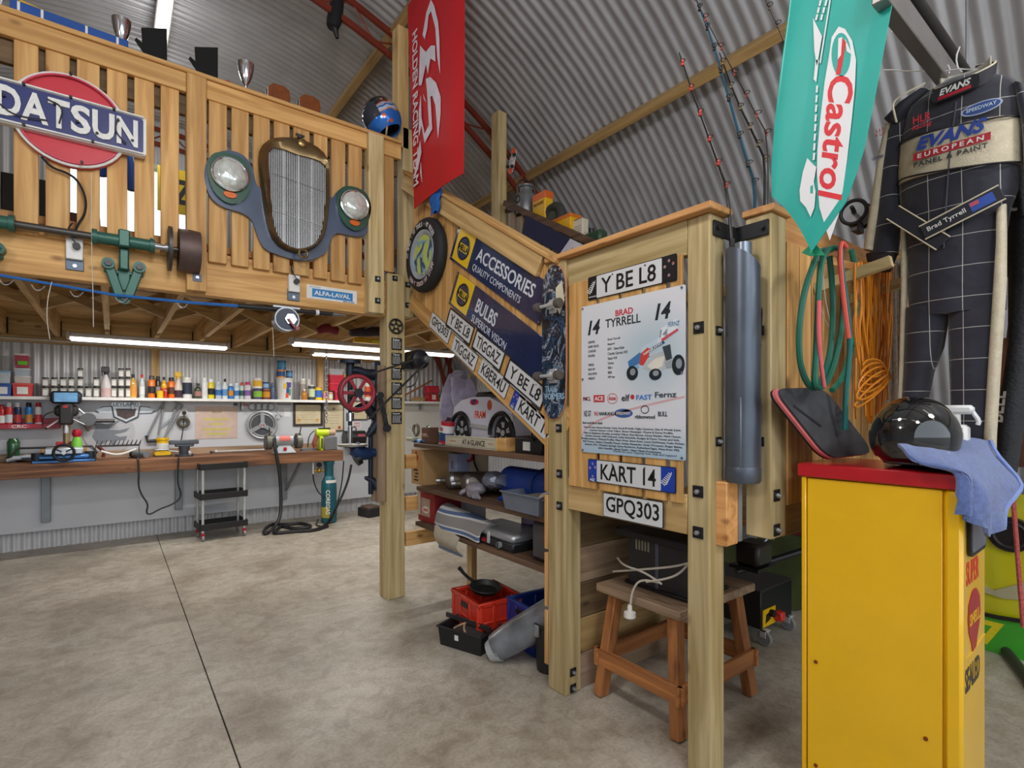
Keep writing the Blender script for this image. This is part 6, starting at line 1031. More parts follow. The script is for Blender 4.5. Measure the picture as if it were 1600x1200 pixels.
# --- middle shelf
def s2(u, X): p = PX(u, 740, X); return (X, p.y, Z2)
p = s2(660, 2.14); t = T('fuel_carton', 'tan carton with red diamond standing on the middle shelf', 'carton', FX(2.09, p[1], Z2)); O('carton', B().box(-.11, 0, -.4, .11, .30, 0, .004), C('#b08a5a', .7), t); O('diamond', B().prism([(-.02, .18), (.025, .235), (-.02, .29), (-.065, .235)], 0, .001), C('#8f2418', .6), t); b = B(); [b.box(-.06+.012*(k % 3), .03+.028*k, 0, .02-.01*(k % 2), .045+.028*k, .001) for k in range(4)]; O('stencil_print', b, C('#2d2722'), t, kind='stuff')
p = s2(693, 2.32); t = T('blue_carton', 'pale blue white carton behind the rusty gas bottles', 'carton', FX(2.34, p[1], Z2)); O('carton', B().box(-.19, 0, -.18, .19, .265, 0, .004), C('#a9b4d8', .6), t); b = B(); [b.box(x, .13, 0, x+.008, .2, .001) for x in (-.13, .1, .125)]; b.box(-.1, .2, 0, .0, .21, .001); b.box(-.1, .06, 0, .14, .085, .001); O('print_lines', b, NAVY, t, kind='stuff')
for i, (u, x0, r, lb) in enumerate(((676, 2.12, .07, 'rusty grey gas bottle lying on its side, left one'), (700, 2.11, .074, 'rusty grey gas bottle lying on its side, right one'))):
    p = PX(u+14, 750, x0); t = T('lying_cylinder', lb, 'gas bottle', FR((x0+.02, p.y-.02, Z2+r), (.86, -.5, 0), (0, 0, 1)), 'rusty gas bottles on the middle shelf')
    O('bottle', B().lathe([(.02, -.04), (.022, 0), (r*.6, .01), (r, .035), (r, .40), (r*.7, .43), (0, .435)], 24, (0, 0, 0), 0), C('#6a5c54', .5, .5, .35, 10), t); O('shoulder_band', B().lathe([(r*1.02, .045), (r*1.02, .07)], 24, (0, 0, 0), 0), STEEL, t); O('valve_stub', B().cyl((-.07, 0, 0), (-.03, 0, 0), .02), STEEL, t)
p = PX(738, 752, 2.1)
t = T('grey_gloves', 'pair of grey rubber gloves draped over the middle shelf', 'gloves', FX(2.10, p.y, Z2)); GL = C('#8f8a94', .5, .1, .2, 20)
O('palm', B().sph((0, .06, -.03), (.09, .05, .07), 18, 10), GL, t); O('cuff', B().tube([(-.02, .06, -.05), (-.1, .085, -.08), (-.17, .09, -.1)], [.045, .042, .05], 12, sm=1), C('#a9a39a', .5), t)
for i, (x, l, y) in enumerate(((-.02, .11, 0), (.025, .13, .0), (.06, .125, .005), (.095, .10, .01))): O('finger', B().tube([(x*.8, .045, .01), (x+.02, .03, .035), (x+.035+l*.3, .018, .02+l*.25)], [.019, .017, .012], 10, sm=2), GL, t)
O('thumb', B().tube([(-.06, .05, .0), (-.09, .03, .03), (-.085, .02, .05)], [.02, .018, .014], 10, sm=2), GL, t)
p = PX(765, 745, 2.16); t = T('foil_bag', 'shiny grey plastic bag bundle on the gloves', 'bag', FX(2.2, p.y, Z2+.06)); O('bag', B().sph((0, .07, 0), (.11, .07, .08), 9, 6), C('#7c8496', .15, .5, .4, 8), t, 10); O('neck', B().tube([(.07, .07, .02), (.15, .09, .02)], [.03, .045], 7), C('#8d95a6', .15, .5), t, 10)
p = PX(812, 745, 2.2); t = T('tarp_roll', 'thick roll of bright blue tarpaulin on the middle shelf', 'tarpaulin', FX(2.3, p.y, Z2)); 
pts = [((.035+.1*i/60)*cos(i*.42), .145+(.035+.1*i/60)*.75*sin(i*.42)) for i in range(61)]
TA = C('#1d3f96', .6, 0, .2, 10, bump=.3)
O('rolled_sheet', B().surf(lambda a, q: (-.24+.5*q, .125+(.03+.09*a)*.95*sin(a*23), (.03+.09*a)*cos(a*23)), 90, 6, .007), TA, t, 50); O('fold', B().surf(lambda a, q: (-.2+.5*a, .012+.03*sin(5*a)*q+.03*q, .14-.1*q), 14, 6, .02), TA, t, 50); O('tie', B().torus((.14, .125, 0), .118, .006, 0, 24), C('#16306e', .6), t)
p = PX(825, 770, 2.08); t = T('grey_tub', 'open grey plastic tub overhanging the middle shelf', 'tub', FX(2.13, p.y, Z2)); w, d, hh = .165, .1, .105; TB = C('#6c7484', .4)
def tray(par, w, d, hh, m, th=.006, fl=.88, nm='tub_shell'):
    q = lambda s, y: [(-w*s, y, d*s), (w*s, y, d*s), (w*s, y, -d*s), (-w*s, y, -d*s)]
    vs = q(fl, 0)+q(1, hh)+q(1-th/w, hh)+q(fl-th/w, th); f = [(0, 1, 2, 3), (12, 13, 14, 15)]
    for k in range(3): f += [(4*k+i, 4*k+(i+1) % 4, 4*k+4+(i+1) % 4, 4*k+4+i) for i in range(4)]
    return O(nm, B()._a(vs, f), m, par)
tray(t, .19, .12, .115, TB); O('rim', B().box(-.2, .108, .115, .2, .118, .13, .003).box(-.2, .108, -.13, .2, .118, -.115, .003), TB, t); O('paper', B().box(-.08, .06, -.08, .17, .075, .06, .003), C('#c2bcb0', .7), t).rotation_euler = (.3, 0, .35); O('cardboard', B().box(-.02, .09, -.1, .19, .105, .09, .003), C('#7d756c', .7), t)
p = PX(742, 722, 2.48); t = T('reel_ring', 'red and white ring of tape at back of middle shelf', 'tape', FX(2.45, PX(732, 712, 2.45).y, Z2)); O('ring', B().torus((0, .26, 0), .06, .012, 2, 28), RED, t); O('backing_card', B().box(-.2, 0, -.03, .26, .27, -.02), C('#c9bda8', .7), t); O('black_straps', B().tube([(.08, .27, 0), (.1, .2, .01), (.17, .12, .01), (.18, .02, .01)], .008, 6, sm=2), BLK, t); O('orange_cap', B().sph((-.11, .27, .0), .03, 12, 8), C('#f0531c', .4), t); O('black_body', B().box(-.14, .0, -.02, -.09, .24, .02, .006), BLK, t)
# --- lower shelf
p = PX(668, 785, 2.1); t = T('crate_carton', 'red carton with white label on the lower shelf', 'carton', FX(2.09, p.y+.03, Z3)); O('carton', B().box(-.12, 0, -.3, .16, .25, 0, .004), C('#8e2228', .6), t); O('label_panel', B().box(-.06, .05, 0, .09, .2, .0015), C('#a58f80', .6), t); O('white_patch', B().prism(circ(.02, .105, .06, 20, .03), .0015, .0025), C('#d9d0c8', .6), t); TX('CRANE', .02, .105, .09, .025, .0025, RED, t, .02); O('side_label', B().box(-.118, .05, 0, -.075, .24, .0015), C('#b9b0a0', .6), t)
p = PX(705, 780, 2.3); t = T('white_carton', 'white carton behind the striped bag on lower shelf', 'carton', FX(2.35, p.y, Z3)); O('carton', B().box(-.16, 0, -.2, .16, .24, 0, .004), C('#b9bcc9', .6), t); O('tape', B().box(-.02, 0, 0, .02, .24, .001), C('#a8a08c'), t)
p = PX(730, 795, 2.14); t = T('striped_swag', 'grey canvas swag with blue stripes flopped on lower shelf', 'swag', FX(2.14, p.y, Z3))
def swag(a, q):
    th = pi*(1.02*q); x = -.3+.62*a; return (x, .015+(.17-.06*a)*max(sin(th), 0)**.8, .1*cos(th)*1.05+.015*sin(7*a))
def strp():
    m, nt, p_, N, L = _new('striped_canvas'); tc = N('ShaderNodeTexCoord'); sx = N('ShaderNodeSeparateXYZ'); L(tc.outputs['Object'], sx.inputs[0]); r = N('ShaderNodeValToRGB'); r.color_ramp.interpolation = 'CONSTANT'
    mr = N('ShaderNodeMapRange'); mr.inputs[1].default_value = -.12; mr.inputs[2].default_value = .22; L(sx.outputs[1], mr.inputs[0]); e = r.color_ramp.elements; e[0].color = lin('#a79f92'); e[1].position = .40; e[1].color = lin('#d2d2d2')
    for q, c in ((.43, '#5a6f96'), (.5, '#d2d2d2'), (.53, '#8f8a88'), (.74, '#d5d5d5'), (.77, '#5a6f96'), (.83, '#c9c9c9'), (.88, '#8f8a88')): x = e.new(q); x.color = lin(c)
    L(mr.outputs[0], r.inputs[0]); L(r.outputs[0], p_.inputs['Base Color']); p_.inputs['Roughness'].default_value = .9; return m
O('canvas', B().surf(swag, 24, 16, .02), strp(), t, 60); O('flap', B().surf(lambda a, q: (-.26+.33*a+.05*q, .0-.11*q+.06*(1-q)*(1-a), .11+.04*sin(3*q)), 12, 8, .012), C('#b5ab98', .9, 0, .1, 20, bump=.3), t, 60); O('flap_border', B().surf(lambda a, q: (-.215+.33*a, -.1-.03*q, .118), 10, 2, .014), C('#6a7690', .9), t)
p = PX(768, 825, 2.08); t = T('camp_stove', 'silver lidded two burner camp stove on lower shelf', 'camp stove', FX(2.075, p.y+.02, Z3)); O('base', B().box(-.26, 0, -.3, .27, .06, 0, .008), C('#1f2024', .4), t); O('lid', B().box(-.265, .06, -.305, .275, .115, .005, .018), C('#a9adb4', .3, .6), t)
for x, c in ((-.17, GREY), (.13, GREY)): k = O('knob', B().cyl((x, .032, 0), (x, .032, .022), .022), c, t); O('knob_grip', B().box(x-.004, .014, .022, x+.004, .05, .028), BLK, k)
O('igniter', B().cyl((-.235, .035, 0), (-.235, .035, .012), .013), C('#d8432a'), t); O('red_badge', B().box(-.09, .02, 0, -.04, .045, .002), RED, t); O('latch', B().box(-.015, .02, 0, .015, .1, .012, .003), SILV, t)
p = PX(795, 800, 2.3); t = T('purple_jar', 'purple liquid in a clear jar behind the camp stove', 'jar', (2.45, p.y-.1, Z3)); O('liquid', B().lathe([(.08, .0), (.09, .02), (.09, .12), (0, .12)], 24), C('#4a1f8a', .2), t); O('upper_glass', B().lathe([(.09, .12), (.09, .19), (.07, .22)], 24), C('#8a7f96', .15), t); O('cap', B().cyl((0, 0, .22), (0, 0, .25), .06), SILV, t); b = B().box(-.001, -.04, .09, .001, .04, .1); O('label_print', B().box(-.092, -.03, .06, -.088, .04, .08), C('#b59ad0'), t)
p = PX(840, 830, 2.1); t = T('grey_case', 'dark grey moulded case standing at right of lower shelf', 'case', FX(2.09, 2.425, Z3)); O('case', B().box(-.125, 0, -.4, .125, .25, 0, .03), C('#4b4a4d', .7), t); O('seam', B().box(-.126, .02, -.2, .126, .026, .001), BLK, t); O('handle', B().tube([(-.05, .25, -.2), (-.05, .275, -.2), (.05, .275, -.2), (.05, .25, -.2)], .008, 6, sm=1), BLK, t)
# --- on the floor beneath
p = PZ(770, 925, 0); t = T('red_crate', 'bright red plastic crate on the floor under the shelves', 'crate', FR((p.x+.08, p.y-.02, 0), (.88, -.47, 0), (0, 1, 0)) if False else FZ(2.16, 3.22, 0, -14)); RC = C('#cf3420', .35)
def crate(t, w, d, h, m):
    b = B()
    O('crate_floor', B().box(-w, -d, 0, w, d, .012), m, t)
    for s in (1, -1):
        O('crate_side', B().box(-w, s*d-.006, 0, w, s*d+.006, h, .003), m, t); O('crate_side', B().box(s*w-.006, -d, 0, s*w+.006, d, h, .003), m, t)
    for s in (1, -1):
        for q in (-.92, -.35, .35, .92): O('rib', B().box(q*w-.012, s*d-.014, .01, q*w+.012, s*d+.014, h-.01, .003), m, t); O('rib', B().box(s*w-.014, q*d-.012, .01, s*w+.014, q*d+.012, h-.01, .003), m, t)
        O('rim', B().box(-w-.014, s*d-.014, h-.03, w+.014, s*d+.014, h, .004), m, t); O('rim', B().box(s*w-.014, -d, h-.03, s*w+.014, d, h, .004), m, t); O('rim', B().box(-w-.012, s*d-.012, h*.5, w+.012, s*d+.012, h*.5+.015, .003), m, t); O('rim', B().box(s*w-.012, -d, h*.5, s*w+.012, d, h*.5+.015, .003), m, t)
    O('hand_hole', B().box(-w-.0145, -.05, h-.075, -w-.006, .05, h-.045), BLK, t)
q0 = PZ(739, 905, 0); t.matrix_world = FZ(2.12, 3.07, 0, -4); crate(t, .17, .19, .29, RC)
t = T('frying_pan', 'black frying pan resting on top of the red crate', 'frying pan', MX.Translation((2.1, 3.06, .318)) @ MX.Rotation(RAD(8), 4, 'X')); O('pan', B().lathe([(.09, -.02), (.115, .015), (.112, .018), (.085, -.012), (0, -.012)], 28), C('#1b1c1c', .5), t); O('handle', B().tube([(-.03, .1, .01), (-.04, .2, .02), (-.05, .28, .05)], [.014, .011, .016], 8, sm=1), BLK, t)
t = T('blue_crate', 'blue plastic crate behind the red crate under shelves', 'crate', FZ(2.32, 2.70, 0, -4)); crate(t, .17, .16, .30, C('#1d3a8e', .4))
p = PZ(722, 962, 0); t = T('parts_tray', 'black plastic tray holding cables and parts on floor', 'tray', FR((1.935, 3.085, 0), (.6, -.8, 0), (0, 0, 1))); t.matrix_world = FR((1.92, 2.98, 0), (.35, -.94, 0), (0, 0, 1))
tray(t, .18, .12, .13, C('#1b1c1e', .5), .008, .92, 'tray_shell'); O('rim', B().box(-.19, .122, .115, .19, .132, .13, .003).box(-.19, .122, -.13, .19, .132, -.115, .003).box(-.19, .122, -.13, -.175, .132, .13, .003).box(.175, .122, -.13, .19, .132, .13, .003), C('#1b1c1e', .5), t)
O('tan_hose', B().tube([(-.1, .1, .05), (-.03, .145, 0), (.08, .14, -.03), (.13, .1, -.05)], .007, 7, sm=2), C('#b98f70', .5), t); O('tan_hose', B().tube([(-.06, .14, -.04), (-.02, .12, .05), (.04, .1, .09)], .007, 7, sm=2), C('#b98f70', .5), t); O('dark_pad', B().sph((-.0, .08, 0), (.14, .05, .09), 14, 8), C('#2b2827', .8), t); O('long_bar', B().bar((-.22, .15, -.02), (.19, .15, .03), .03, .012, (0, 0, 1)), DKST, t); O('size_label', B().box(-.04, .06, .112, -.01, .095, .118), WHT, t)
a0, a1 = PZ(792, 978, .09), None
t = T('plastic_roll', 'long roll wrapped in clear grey plastic leaning under shelves', 'roll', (1.98, 2.62, 0)); RO = C('#7d8086', .25, .1, .5, 5, coat=.3)
pa, pb = V((-.06, .06, .085)), V((.30, -.30, .42))
O('wrapped_roll', B().tube([pa, pa.lerp(pb, .25), pa.lerp(pb, .6), pb], [.085, .1, .1, .095], 22, sm=1), RO, t); O('loose_end', B().tube([pa+V((-.03, .03, -.03)), pa+V((.01, -.01, .0))], [.06, .088], 14), C('#b5b8bc', .15), t, 15); O('orange_patch', B().sph(pa.lerp(pb, .35)+V((.015, -.02, -.055)), (.07, .05, .045), 12, 8), C('#b5643a', .5), t); O('red_print', B().box(.05, -.05, .27, .1, -.02, .29, .004), RED, t)
t = T('black_bin', 'black plastic bin on the floor behind the timber post', 'bin', (2.13, 2.40, 0)); O('bin', B().lathe([(.085, 0), (.1, .27), (.108, .275), (.108, .29), (.095, .29), (.08, .02), (0, .02)], 20), C('#211f1e', .5), t); O('rim_clip', B().box(-.118, -.015, .22, -.1, .02, .29, .004), GREY, t)
# ================================================================ STOOL, CART, CABINET, SUITS
t = T('saw_stool', 'low timber stool with splayed legs under the landing', 'stool', (2.48, 1.755, 0)); ST_ = lambda ax: WOOD('stool', ax)
tops = [(-.27, -.19), (-.27, .19), (.27, -.19), (.27, .19)]; ft = [(-.33, -.25), (-.33, .25), (.33, -.25), (.33, .25)]
for (x, y), (fx, fy) in zip(tops, ft): O('leg', B().bar((fx, fy, 0.005), (x, y, .575), .07, .055, (0, 1, 0), .004), ST_(2), t)
O('seat', B().box(-.35, -.27, .575, -.0, .27, .62, .006), WOOD('old', 1), t); O('seat', B().box(.004, -.27, .575, .35, .27, .62, .006), WOOD('old', 1), t)
zr = .215
for s in (1, -1): O('stretcher', B().box(s*.315-.015, -.285, zr-.045, s*.315+.015, .285, zr+.045, .003).box(0, 0, 0, .0, 0, 0) if False else B().box(s*.335-.012, -.29, zr-.045, s*.335+.012, .29, zr+.045, .003), ST_(1), t); O('stretcher', B().box(-.36, s*.262-.012, zr-.045, .36, s*.262+.012, zr+.045, .003), ST_(0), t)
t = T('old_appliance', 'dusty black metal appliance box on the timber stool', 'appliance', FX(2.27, 1.73, .6205)); AB = C('#343336', .5, .2, .25, 6)
O('case', B().box(-.19, 0, -.34, .2, .285, 0, .012), AB, t); O('open_lid', B().box(-.24, .285, -.3, .26, .305, .04, .004), C('#2a2a2d', .4, .4), t); O('lid_lip', B().box(-.24, .265, .03, .26, .3, .042, .003), C('#2a2a2d', .4, .4), t)
for k in range(5): O('vent_slot', B().box(-.13+.02*k, .2, -.001, -.12+.02*k, .265, .0025), C('#8a8470', .6), t)
O('band', B().box(.0, .0, .0, .02, .28, .004, .001), C('#5a6072', .4, .3), t); O('skirt', B().box(-.2, 0, -.35, .21, .02, .012, .004), BLK, t)
t2 = T('white_lead', 'white mains lead with plug hanging off the stool', 'lead', (2.16, 1.72, .63)); LD = C('#c4bcb0', .5)
wp = lambda u, v, x: PX(u, v, x)-V((2.16, 1.72, .63))
O('cable', B().tube([wp(965, 872, 2.18), wp(975, 884, 2.14), wp(1005, 893, 2.13), wp(1035, 913, 2.11), wp(1030, 910, 2.12), wp(1000, 905, 2.115), wp(988, 922, 2.10), wp(985, 945, 2.10), wp(984, 955, 2.10)], .0055, 7, sm=2), LD, t2); O('cable', B().tube([wp(958, 893, 2.2), wp(1000, 890, 2.13), wp(1050, 886, 2.13), wp(1075, 880, 2.2)], .0055, 7, sm=2), LD, t2); O('cable', B().tube([wp(1075, 882, 2.2), wp(1060, 898, 2.12), wp(1040, 905, 2.11), wp(1010, 909, 2.115)], .0055, 7, sm=2), LD, t2)
e = wp(984, 960, 2.1); O('plug', B().lathe([(.008, .05), (.012, .045), (.013, .02), (.03, .012), (.031, -.012), (.018, -.022), (0, -.022)], 18, e), C('#d9d6d0', .4), t2); [O('pin', B().box(e.x+dx-.003, e.y+dy-.001, e.z-.04, e.x+dx+.003, e.y+dy+.001, e.z-.02), STEEL, t2) for dx, dy in ((.008, .0), (-.008, 0), (0, .01))]
# battery cart
t = T('battery_cart', 'black steel battery box on grey castors with yellow panel', 'battery box', FZ(3.66, 2.02, 0, 0)); BB = C('#1b1b1e', .45, .2)
O('case', B().box(-.22, -.25, .11, .22, .27, .36, .006), BB, t); O('lid', B().box(-.225, -.255, .36, .225, .275, .372, .003), C('#3a3433', .5, .2), t)
O('yellow_panel', B().box(.0-.2, -.256, .12, -.03, -.25, .235), YEL, t); O('warning_print', B().prism([(-.17, .14), (-.1, .16), (-.11, .21), (-.16, .2)], 0, .0007), BLK, t).matrix_local = MX.Translation((0, -.2565, 0)) @ MX.Rotation(pi/2, 4, 'X'); O('power_plug', B().box(-.06, -.31, .14, .0, -.256, .2, .006), C('#d8352f', .4), t); O('knob', B().cyl((-.1, -.256, .2), (-.1, -.285, .2), .025), BLK, t)
O('red_badge', B().box(-.226, -.05, .22, -.222, .04, .25), RED, t)
for x, y in ((-.19, -.26), (.19, -.24), (-.19, .24), (.19, .24)):
    k = O('caster', B().torus((x, y, .05), .04, .012, 0, 24), C('#8f8c86', .5), t); O('caster_disc', B().cyl((x-.01, y, .05), (x+.01, y, .05), .036), GREY, k); O('caster_fork', B().box(x-.025, y-.02, .06, x-.017, y+.02, .115, .002).box(x+.017, y-.02, .06, x+.025, y+.02, .115, .002).box(x-.025, y-.03, .1, x+.025, y+.03, .115, .003), SILV, k)
tagit(O('black_pole', B().cyl(PX(1150, 893, 3.2), PX(1262, 858, 3.6), .022), BLK), 'black pole lying across behind the battery box', 'pole')
t = T('cart_handle', 'dark mechanical part lying behind the stool', 'machine part', (3.0, 2.0, .62)) if False else T('cart_handle', 'dark mechanical part lying behind the stool', 'machine part', (3.1, 1.62, .62)); O('block', B().box(-.08, -.05, .02, .1, .1, .16, .02), DKST, t); O('lever', B().tube([(0, 0, .1), (.1, -.03, .2), (.16, -.02, .16)], .012, 8, sm=1), STEEL, t); O('bracket', B().box(-.1, -.06, 0, .12, .12, .02), BLK, t)
t = T('green_tarp', 'dim green and brown tarpaulin heap against the far wall', 'tarpaulin', (4.35, 2.2, 0)); O('sheet', B().surf(lambda a, q: (.3*a-.1+.06*sin(9*q), -.75+1.5*q, .02+.95*a*(1-.2*sin(3*q))+.05*sin(11*q)), 16, 20, .03), C('#4c5526', .85, 0, .5, 3), t, 60); O('red_fold', B().surf(lambda a, q: (.1+.2*a, -.6+.7*q, .55+.3*a), 8, 8, .03), C('#6a2a2c', .85), t, 60); O('grey_fold', B().surf(lambda a, q: (-.05+.12*a, -.55+.4*q, .72+.1*a+.04*sin(8*q)), 6, 8, .03), C('#8f8a88', .85), t, 60)
# yellow cabinet (old fuel pump)
Rz = math.degrees(math.atan2(.018, 1)); cab = T('fuel_pump_cabinet', 'yellow former fuel pump cabinet with red top', 'cabinet', MX.Translation((2.25, .73, 0)) @ MX.Rotation(RAD(1.2), 4, 'Z')); YC_ = C('#f0bb08', .28, 0, .05, 4, coat=.5)
cw_, cd = .255, .41
O('body', B().box(.012, -cw_+.012, .02, cd, cw_-.012, 1.305, .012), YC_, cab); O('front_panel', B().box(0, -cw_+.055, .02, .0145, cw_-.022, 1.30, .002), YC_, cab); O('corner_post', B().box(-.004, -cw_, .02, .035, -cw_+.05, 1.305, .01), YC_, cab); O('edge_flange', B().box(-.003, cw_-.018, .02, .03, cw_, 1.305, .003), YC_, cab)
O('red_top', B().box(-.012, -cw_-.012, 1.305, cd+.015, cw_+.012, 1.358, .004), C('#b81420', .3, 0, .1, 5, coat=.3), cab); O('plinth', B().box(.02, -cw_+.02, 0, cd-.02, cw_-.02, .03), BLK, cab)
for y, z in ((.2, .565), (-.155, .43), (.2, .15), (-.17, .13)): O('rivet', B().cyl((-.001, y, z), (-.006, y, z), .007, n=10), C('#8a4a2a', .4, .6), cab)
sd = FR((0, -cw_, 0), (1, 0, 0), (0, 0, 1))
k = O('window_frame', B(sd).prism(rrect(.11, 1.06, .36, 1.28, .03), -.012, .0), BLK, cab); O('window_glass', B(sd).prism(rrect(.125, 1.075, .345, 1.265, .02), .0, .002), C('#7c8790', .08, .2), k)
O('recess_line', B(sd).tube([(.05, .9, -.012), (.05, .74, -.012), (.09, .70, -.012), (.39, .72, -.012)], .004, 6, sm=2), YC_, cab)
TX('SUPER', .2, 1.0, .19, .085, -.0118, C('#c8351f', .4), cab, .02, m=sd); TX('SEALED', .2, .63, .22, .085, -.0118, C('#3a342c', .4), cab, .02, m=sd)
shp = [(-.03, -.19), (.03, -.19), (.045, -.14), (.09, -.06), (.105, .02), (.095, .1), (.07, .13), (.05, .15), (.03, .165), (.01, .168), (-.01, .168), (-.03, .165), (-.05, .15), (-.07, .13), (-.095, .1), (-.105, .02), (-.09, -.06), (-.045, -.14)]
O('scallop_emblem', B(sd).prism([(.22+x*.9, .825+y*.62) for x, y in shp], -.012, -.0095), C('#a3201f', .35), cab); TX('SHELL', .22, .83, .15, .042, -.0094, C('#e3ac06', .35), cab, .03, m=sd)
TOP = 1.3585
# kneeboard
kb = [PF(1285, 722, 2.15), PF(1355, 713, 2.30), PF(1197, 612, 2.10)]
kr, ku = (kb[1]-kb[0]), (kb[2]-kb[0]); t = T('kneeboard', 'worn black foam board with pink edge propped on cabinet', 'board', FR(kb[0]+V((0, 0, .008)), kr, ku)); Wk, pr = kr.length+.02, ku.dot(kr.normalized()); Hk = sqrt(ku.length**2-pr*pr); sk = pr/Hk
kp = [(x+sk*y, y) for x, y in rrect(0, 0, Wk, Hk, .06, 6)]
O('foam_top', B().prism([(x*.96+.01, y*.985+.003) for x, y in kp], .012, .022), C('#3c3d41', .8, 0, .35, 14), t); O('pink_core', B().prism(kp, .0, .012), C('#d87072', .5), t); O('base', B().prism(kp, -.01, 0), BLK, t); O('slot', B().bar((.05+sk*Hk*.75, Hk*.75, .0225), (.12+sk*Hk*.45, Hk*.45, .0225), .012, .001), BLK, t)
# black open face helmet
t = T('black_helmet', 'glossy black motorcycle helmet on the red cabinet top', 'helmet', MX.Translation((2.40, .645, TOP+.118)) @ MX.Rotation(RAD(168), 4, 'Z'))
GB = C('#08080a', .04, 0, .02, coat=1)
def hel(a, q, s=1): th = 2*pi*a; ph = RAD(-46+136*q); return (.15*s*cos(th)*cos(ph)*(1+.06*cos(th)), .128*s*sin(th)*cos(ph), .145*s*sin(ph)+.012*cos(th)*(1-q))
O('shell', B().surf(hel, 48, 24, .01), GB, t, 70); O('lining', B().surf(lambda a, q: hel(a, q, .93), 28, 14, .006), C('#19191b', .9), t, 70)
O('edge_trim', B().tube([hel(i/40, 0, 1.01) for i in range(40)], .006, 8, True), C('#5a5a5e', .4), t); O('visor_peak', B().surf(lambda a, q: (.158*cos(RAD(-75+150*a))*cos(RAD(-30+38*q))*1.07, .134*sin(RAD(-75+150*a))*cos(RAD(-30+38*q)), .15*sin(RAD(-30+38*q))), 22, 8, .004), C('#121215', .06, coat=1), t, 70)
for y in (.133,): [O('stud', B().cyl((dx, y-.012, dz), (dx, y+.004, dz), .006, n=12), SILV, t) for dx, dz in ((.06, -.055), (.062, -.08))]
O('helmet_sticker', B().box(-.09, .1, -.07, -.07, .112, -.055), WHT, t)
# towel
t = T('blue_towel', 'blue terry towel draped over the cabinet corner', 'towel', (2.46, .5, TOP)); TW = C('#5d77bd', .95, 0, .25, 60, bump=.8, sheen=.6)
t.matrix_world = MX(); gs = gridsheet([[(1400, 694, 1.90), (1440, 684, 1.99), (1490, 683, 2.02), (1545, 690, 2.04)], [(1408, 700, 1.83), (1448, 697, 1.86), (1498, 700, 1.90), (1556, 712, 1.99)], [(1430, 722, 1.79), (1466, 724, 1.765), (1518, 735, 1.775), (1592, 755, 1.93)], [(1496, 737, 1.735), (1510, 746, 1.72), (1538, 768, 1.735), (1582, 776, 1.90)], [(1500, 775, 1.72), (1513, 783, 1.71), (1540, 803, 1.72), (1566, 795, 1.84)], [(1501, 803, 1.72), (1516, 811, 1.71), (1545, 838, 1.73), (1563, 822, 1.80)]])
dr_ = V((.3, -.9, .15))
O('cloth', B().surf(lambda a, q: gs(a, q)+dr_*(.010*sin(17*a+5*q)+.005*sin(31*a-7*q))*(.3+q), 36, 40, .011), TW, t, 80)
t['label'] = 'blue terry towel draped over the cabinet corner'; O('hem', B().tube([gs(.97, k/14)+dr_*.012 for k in range(15)], .007, 6), C('#8497cf', .95, 0, .1, 40), t)
# spray bottle
t = T('trigger_bottle', 'white trigger spray bottle behind the black helmet', 'spray bottle', (2.60, .57, TOP)); O('body', B().box(-.03, -.04, 0, .03, .04, .16, .012), WHT, t); O('neck', B().cyl((0, 0, .16), (0, 0, .2), .016), WHT, t); O('trigger_head', B().box(-.02, -.055, .2, .02, .05, .235, .01), C('#dfe0e2', .35), t); O('trigger', B().tube([(0, -.05, .21), (0, -.07, .175), (0, -.065, .16)], .008, 6, sm=1), C('#dfe0e2', .35), t); O('paper_label', B().box(-.0315, -.03, .03, -.03, .03, .13), C('#c9ccd2'), t)
# --- pole, flag
t = T('hanging_pole', 'dark steel pole with hangers along the top right', 'pole', (3.0, .66, 3.14)); O('pole', B().cyl((-.9, 0, 0), (.25, 0, 0), .027, n=18), C('#3b3a3a', .35, .6), t); O('pole_cap', B().cyl((.25, 0, 0), (.27, 0, 0), .03), BLK, t); O('grey_rail', B().box(-.9, -.02, -.16, .2, .03, -.06, .004), C('#8f8b89', .4, .5), t)
for x in (-.8, .2): O('hanger_rod', B().cyl((x, 0, 0), (x, 0, 1.0), .006), STEEL, t)
XC2 = 2.16; fr = FX(XC2, .85, 2.9); iv2 = fr.inverted(); t = T('green_flag', 'green oil company flag with red white logo at upper right', 'flag', fr)
def G2(u, v): p = iv2 @ PX(u, v, XC2); return p.x, p.y
Lc = [G2(*q) for q in ((1238, -40), (1233, 20), (1222, 100), (1212, 190), (1207, 262), (1208, 308))]; Rc = [G2(*q) for q in ((1402, -40), (1394, 15), (1372, 135), (1352, 235), (1325, 315), (1270, 394))]
def lerpL(Lp, q): q *= len(Lp)-1; i = min(int(q), len(Lp)-2); f = q-i; return Lp[i][0]+(Lp[i+1][0]-Lp[i][0])*f, Lp[i][1]+(Lp[i+1][1]-Lp[i][1])*f
def gf(a, q):
    l, r = lerpL(Lc, q), lerpL(Rc, q); y = l[1]+(r[1]-l[1])*a - (.025*sin(pi*a) if q > .9 else 0)*(q-.9)*10*-1
    return (l[0]+(r[0]-l[0])*a, y, .01*sin(7*a+q)*abs(a-.5)*2*(a < .3 or a > .8))
FG = C('#14a79c', .55, 0, .08, 4); O('cloth', B().surf(gf, 26, 26, .004), FG, t, 60); O('dark_fold', B().prism([G2(*q) for q in ((1288, 358), (1250, 394), (1262, 399), (1287, 398), (1272, 380))], -.02, -.012), C('#0f8a62', .6), t)
for q, m in ((Lc, -1), (Rc, 1)): O('stitched_hem', B().tube([(x-.006*m, y, .006) for x, y in q], .002, 5, sm=1), C('#8fd8d0', .6), t)
WF = C('#e6e6ea', .6, 0, .02)
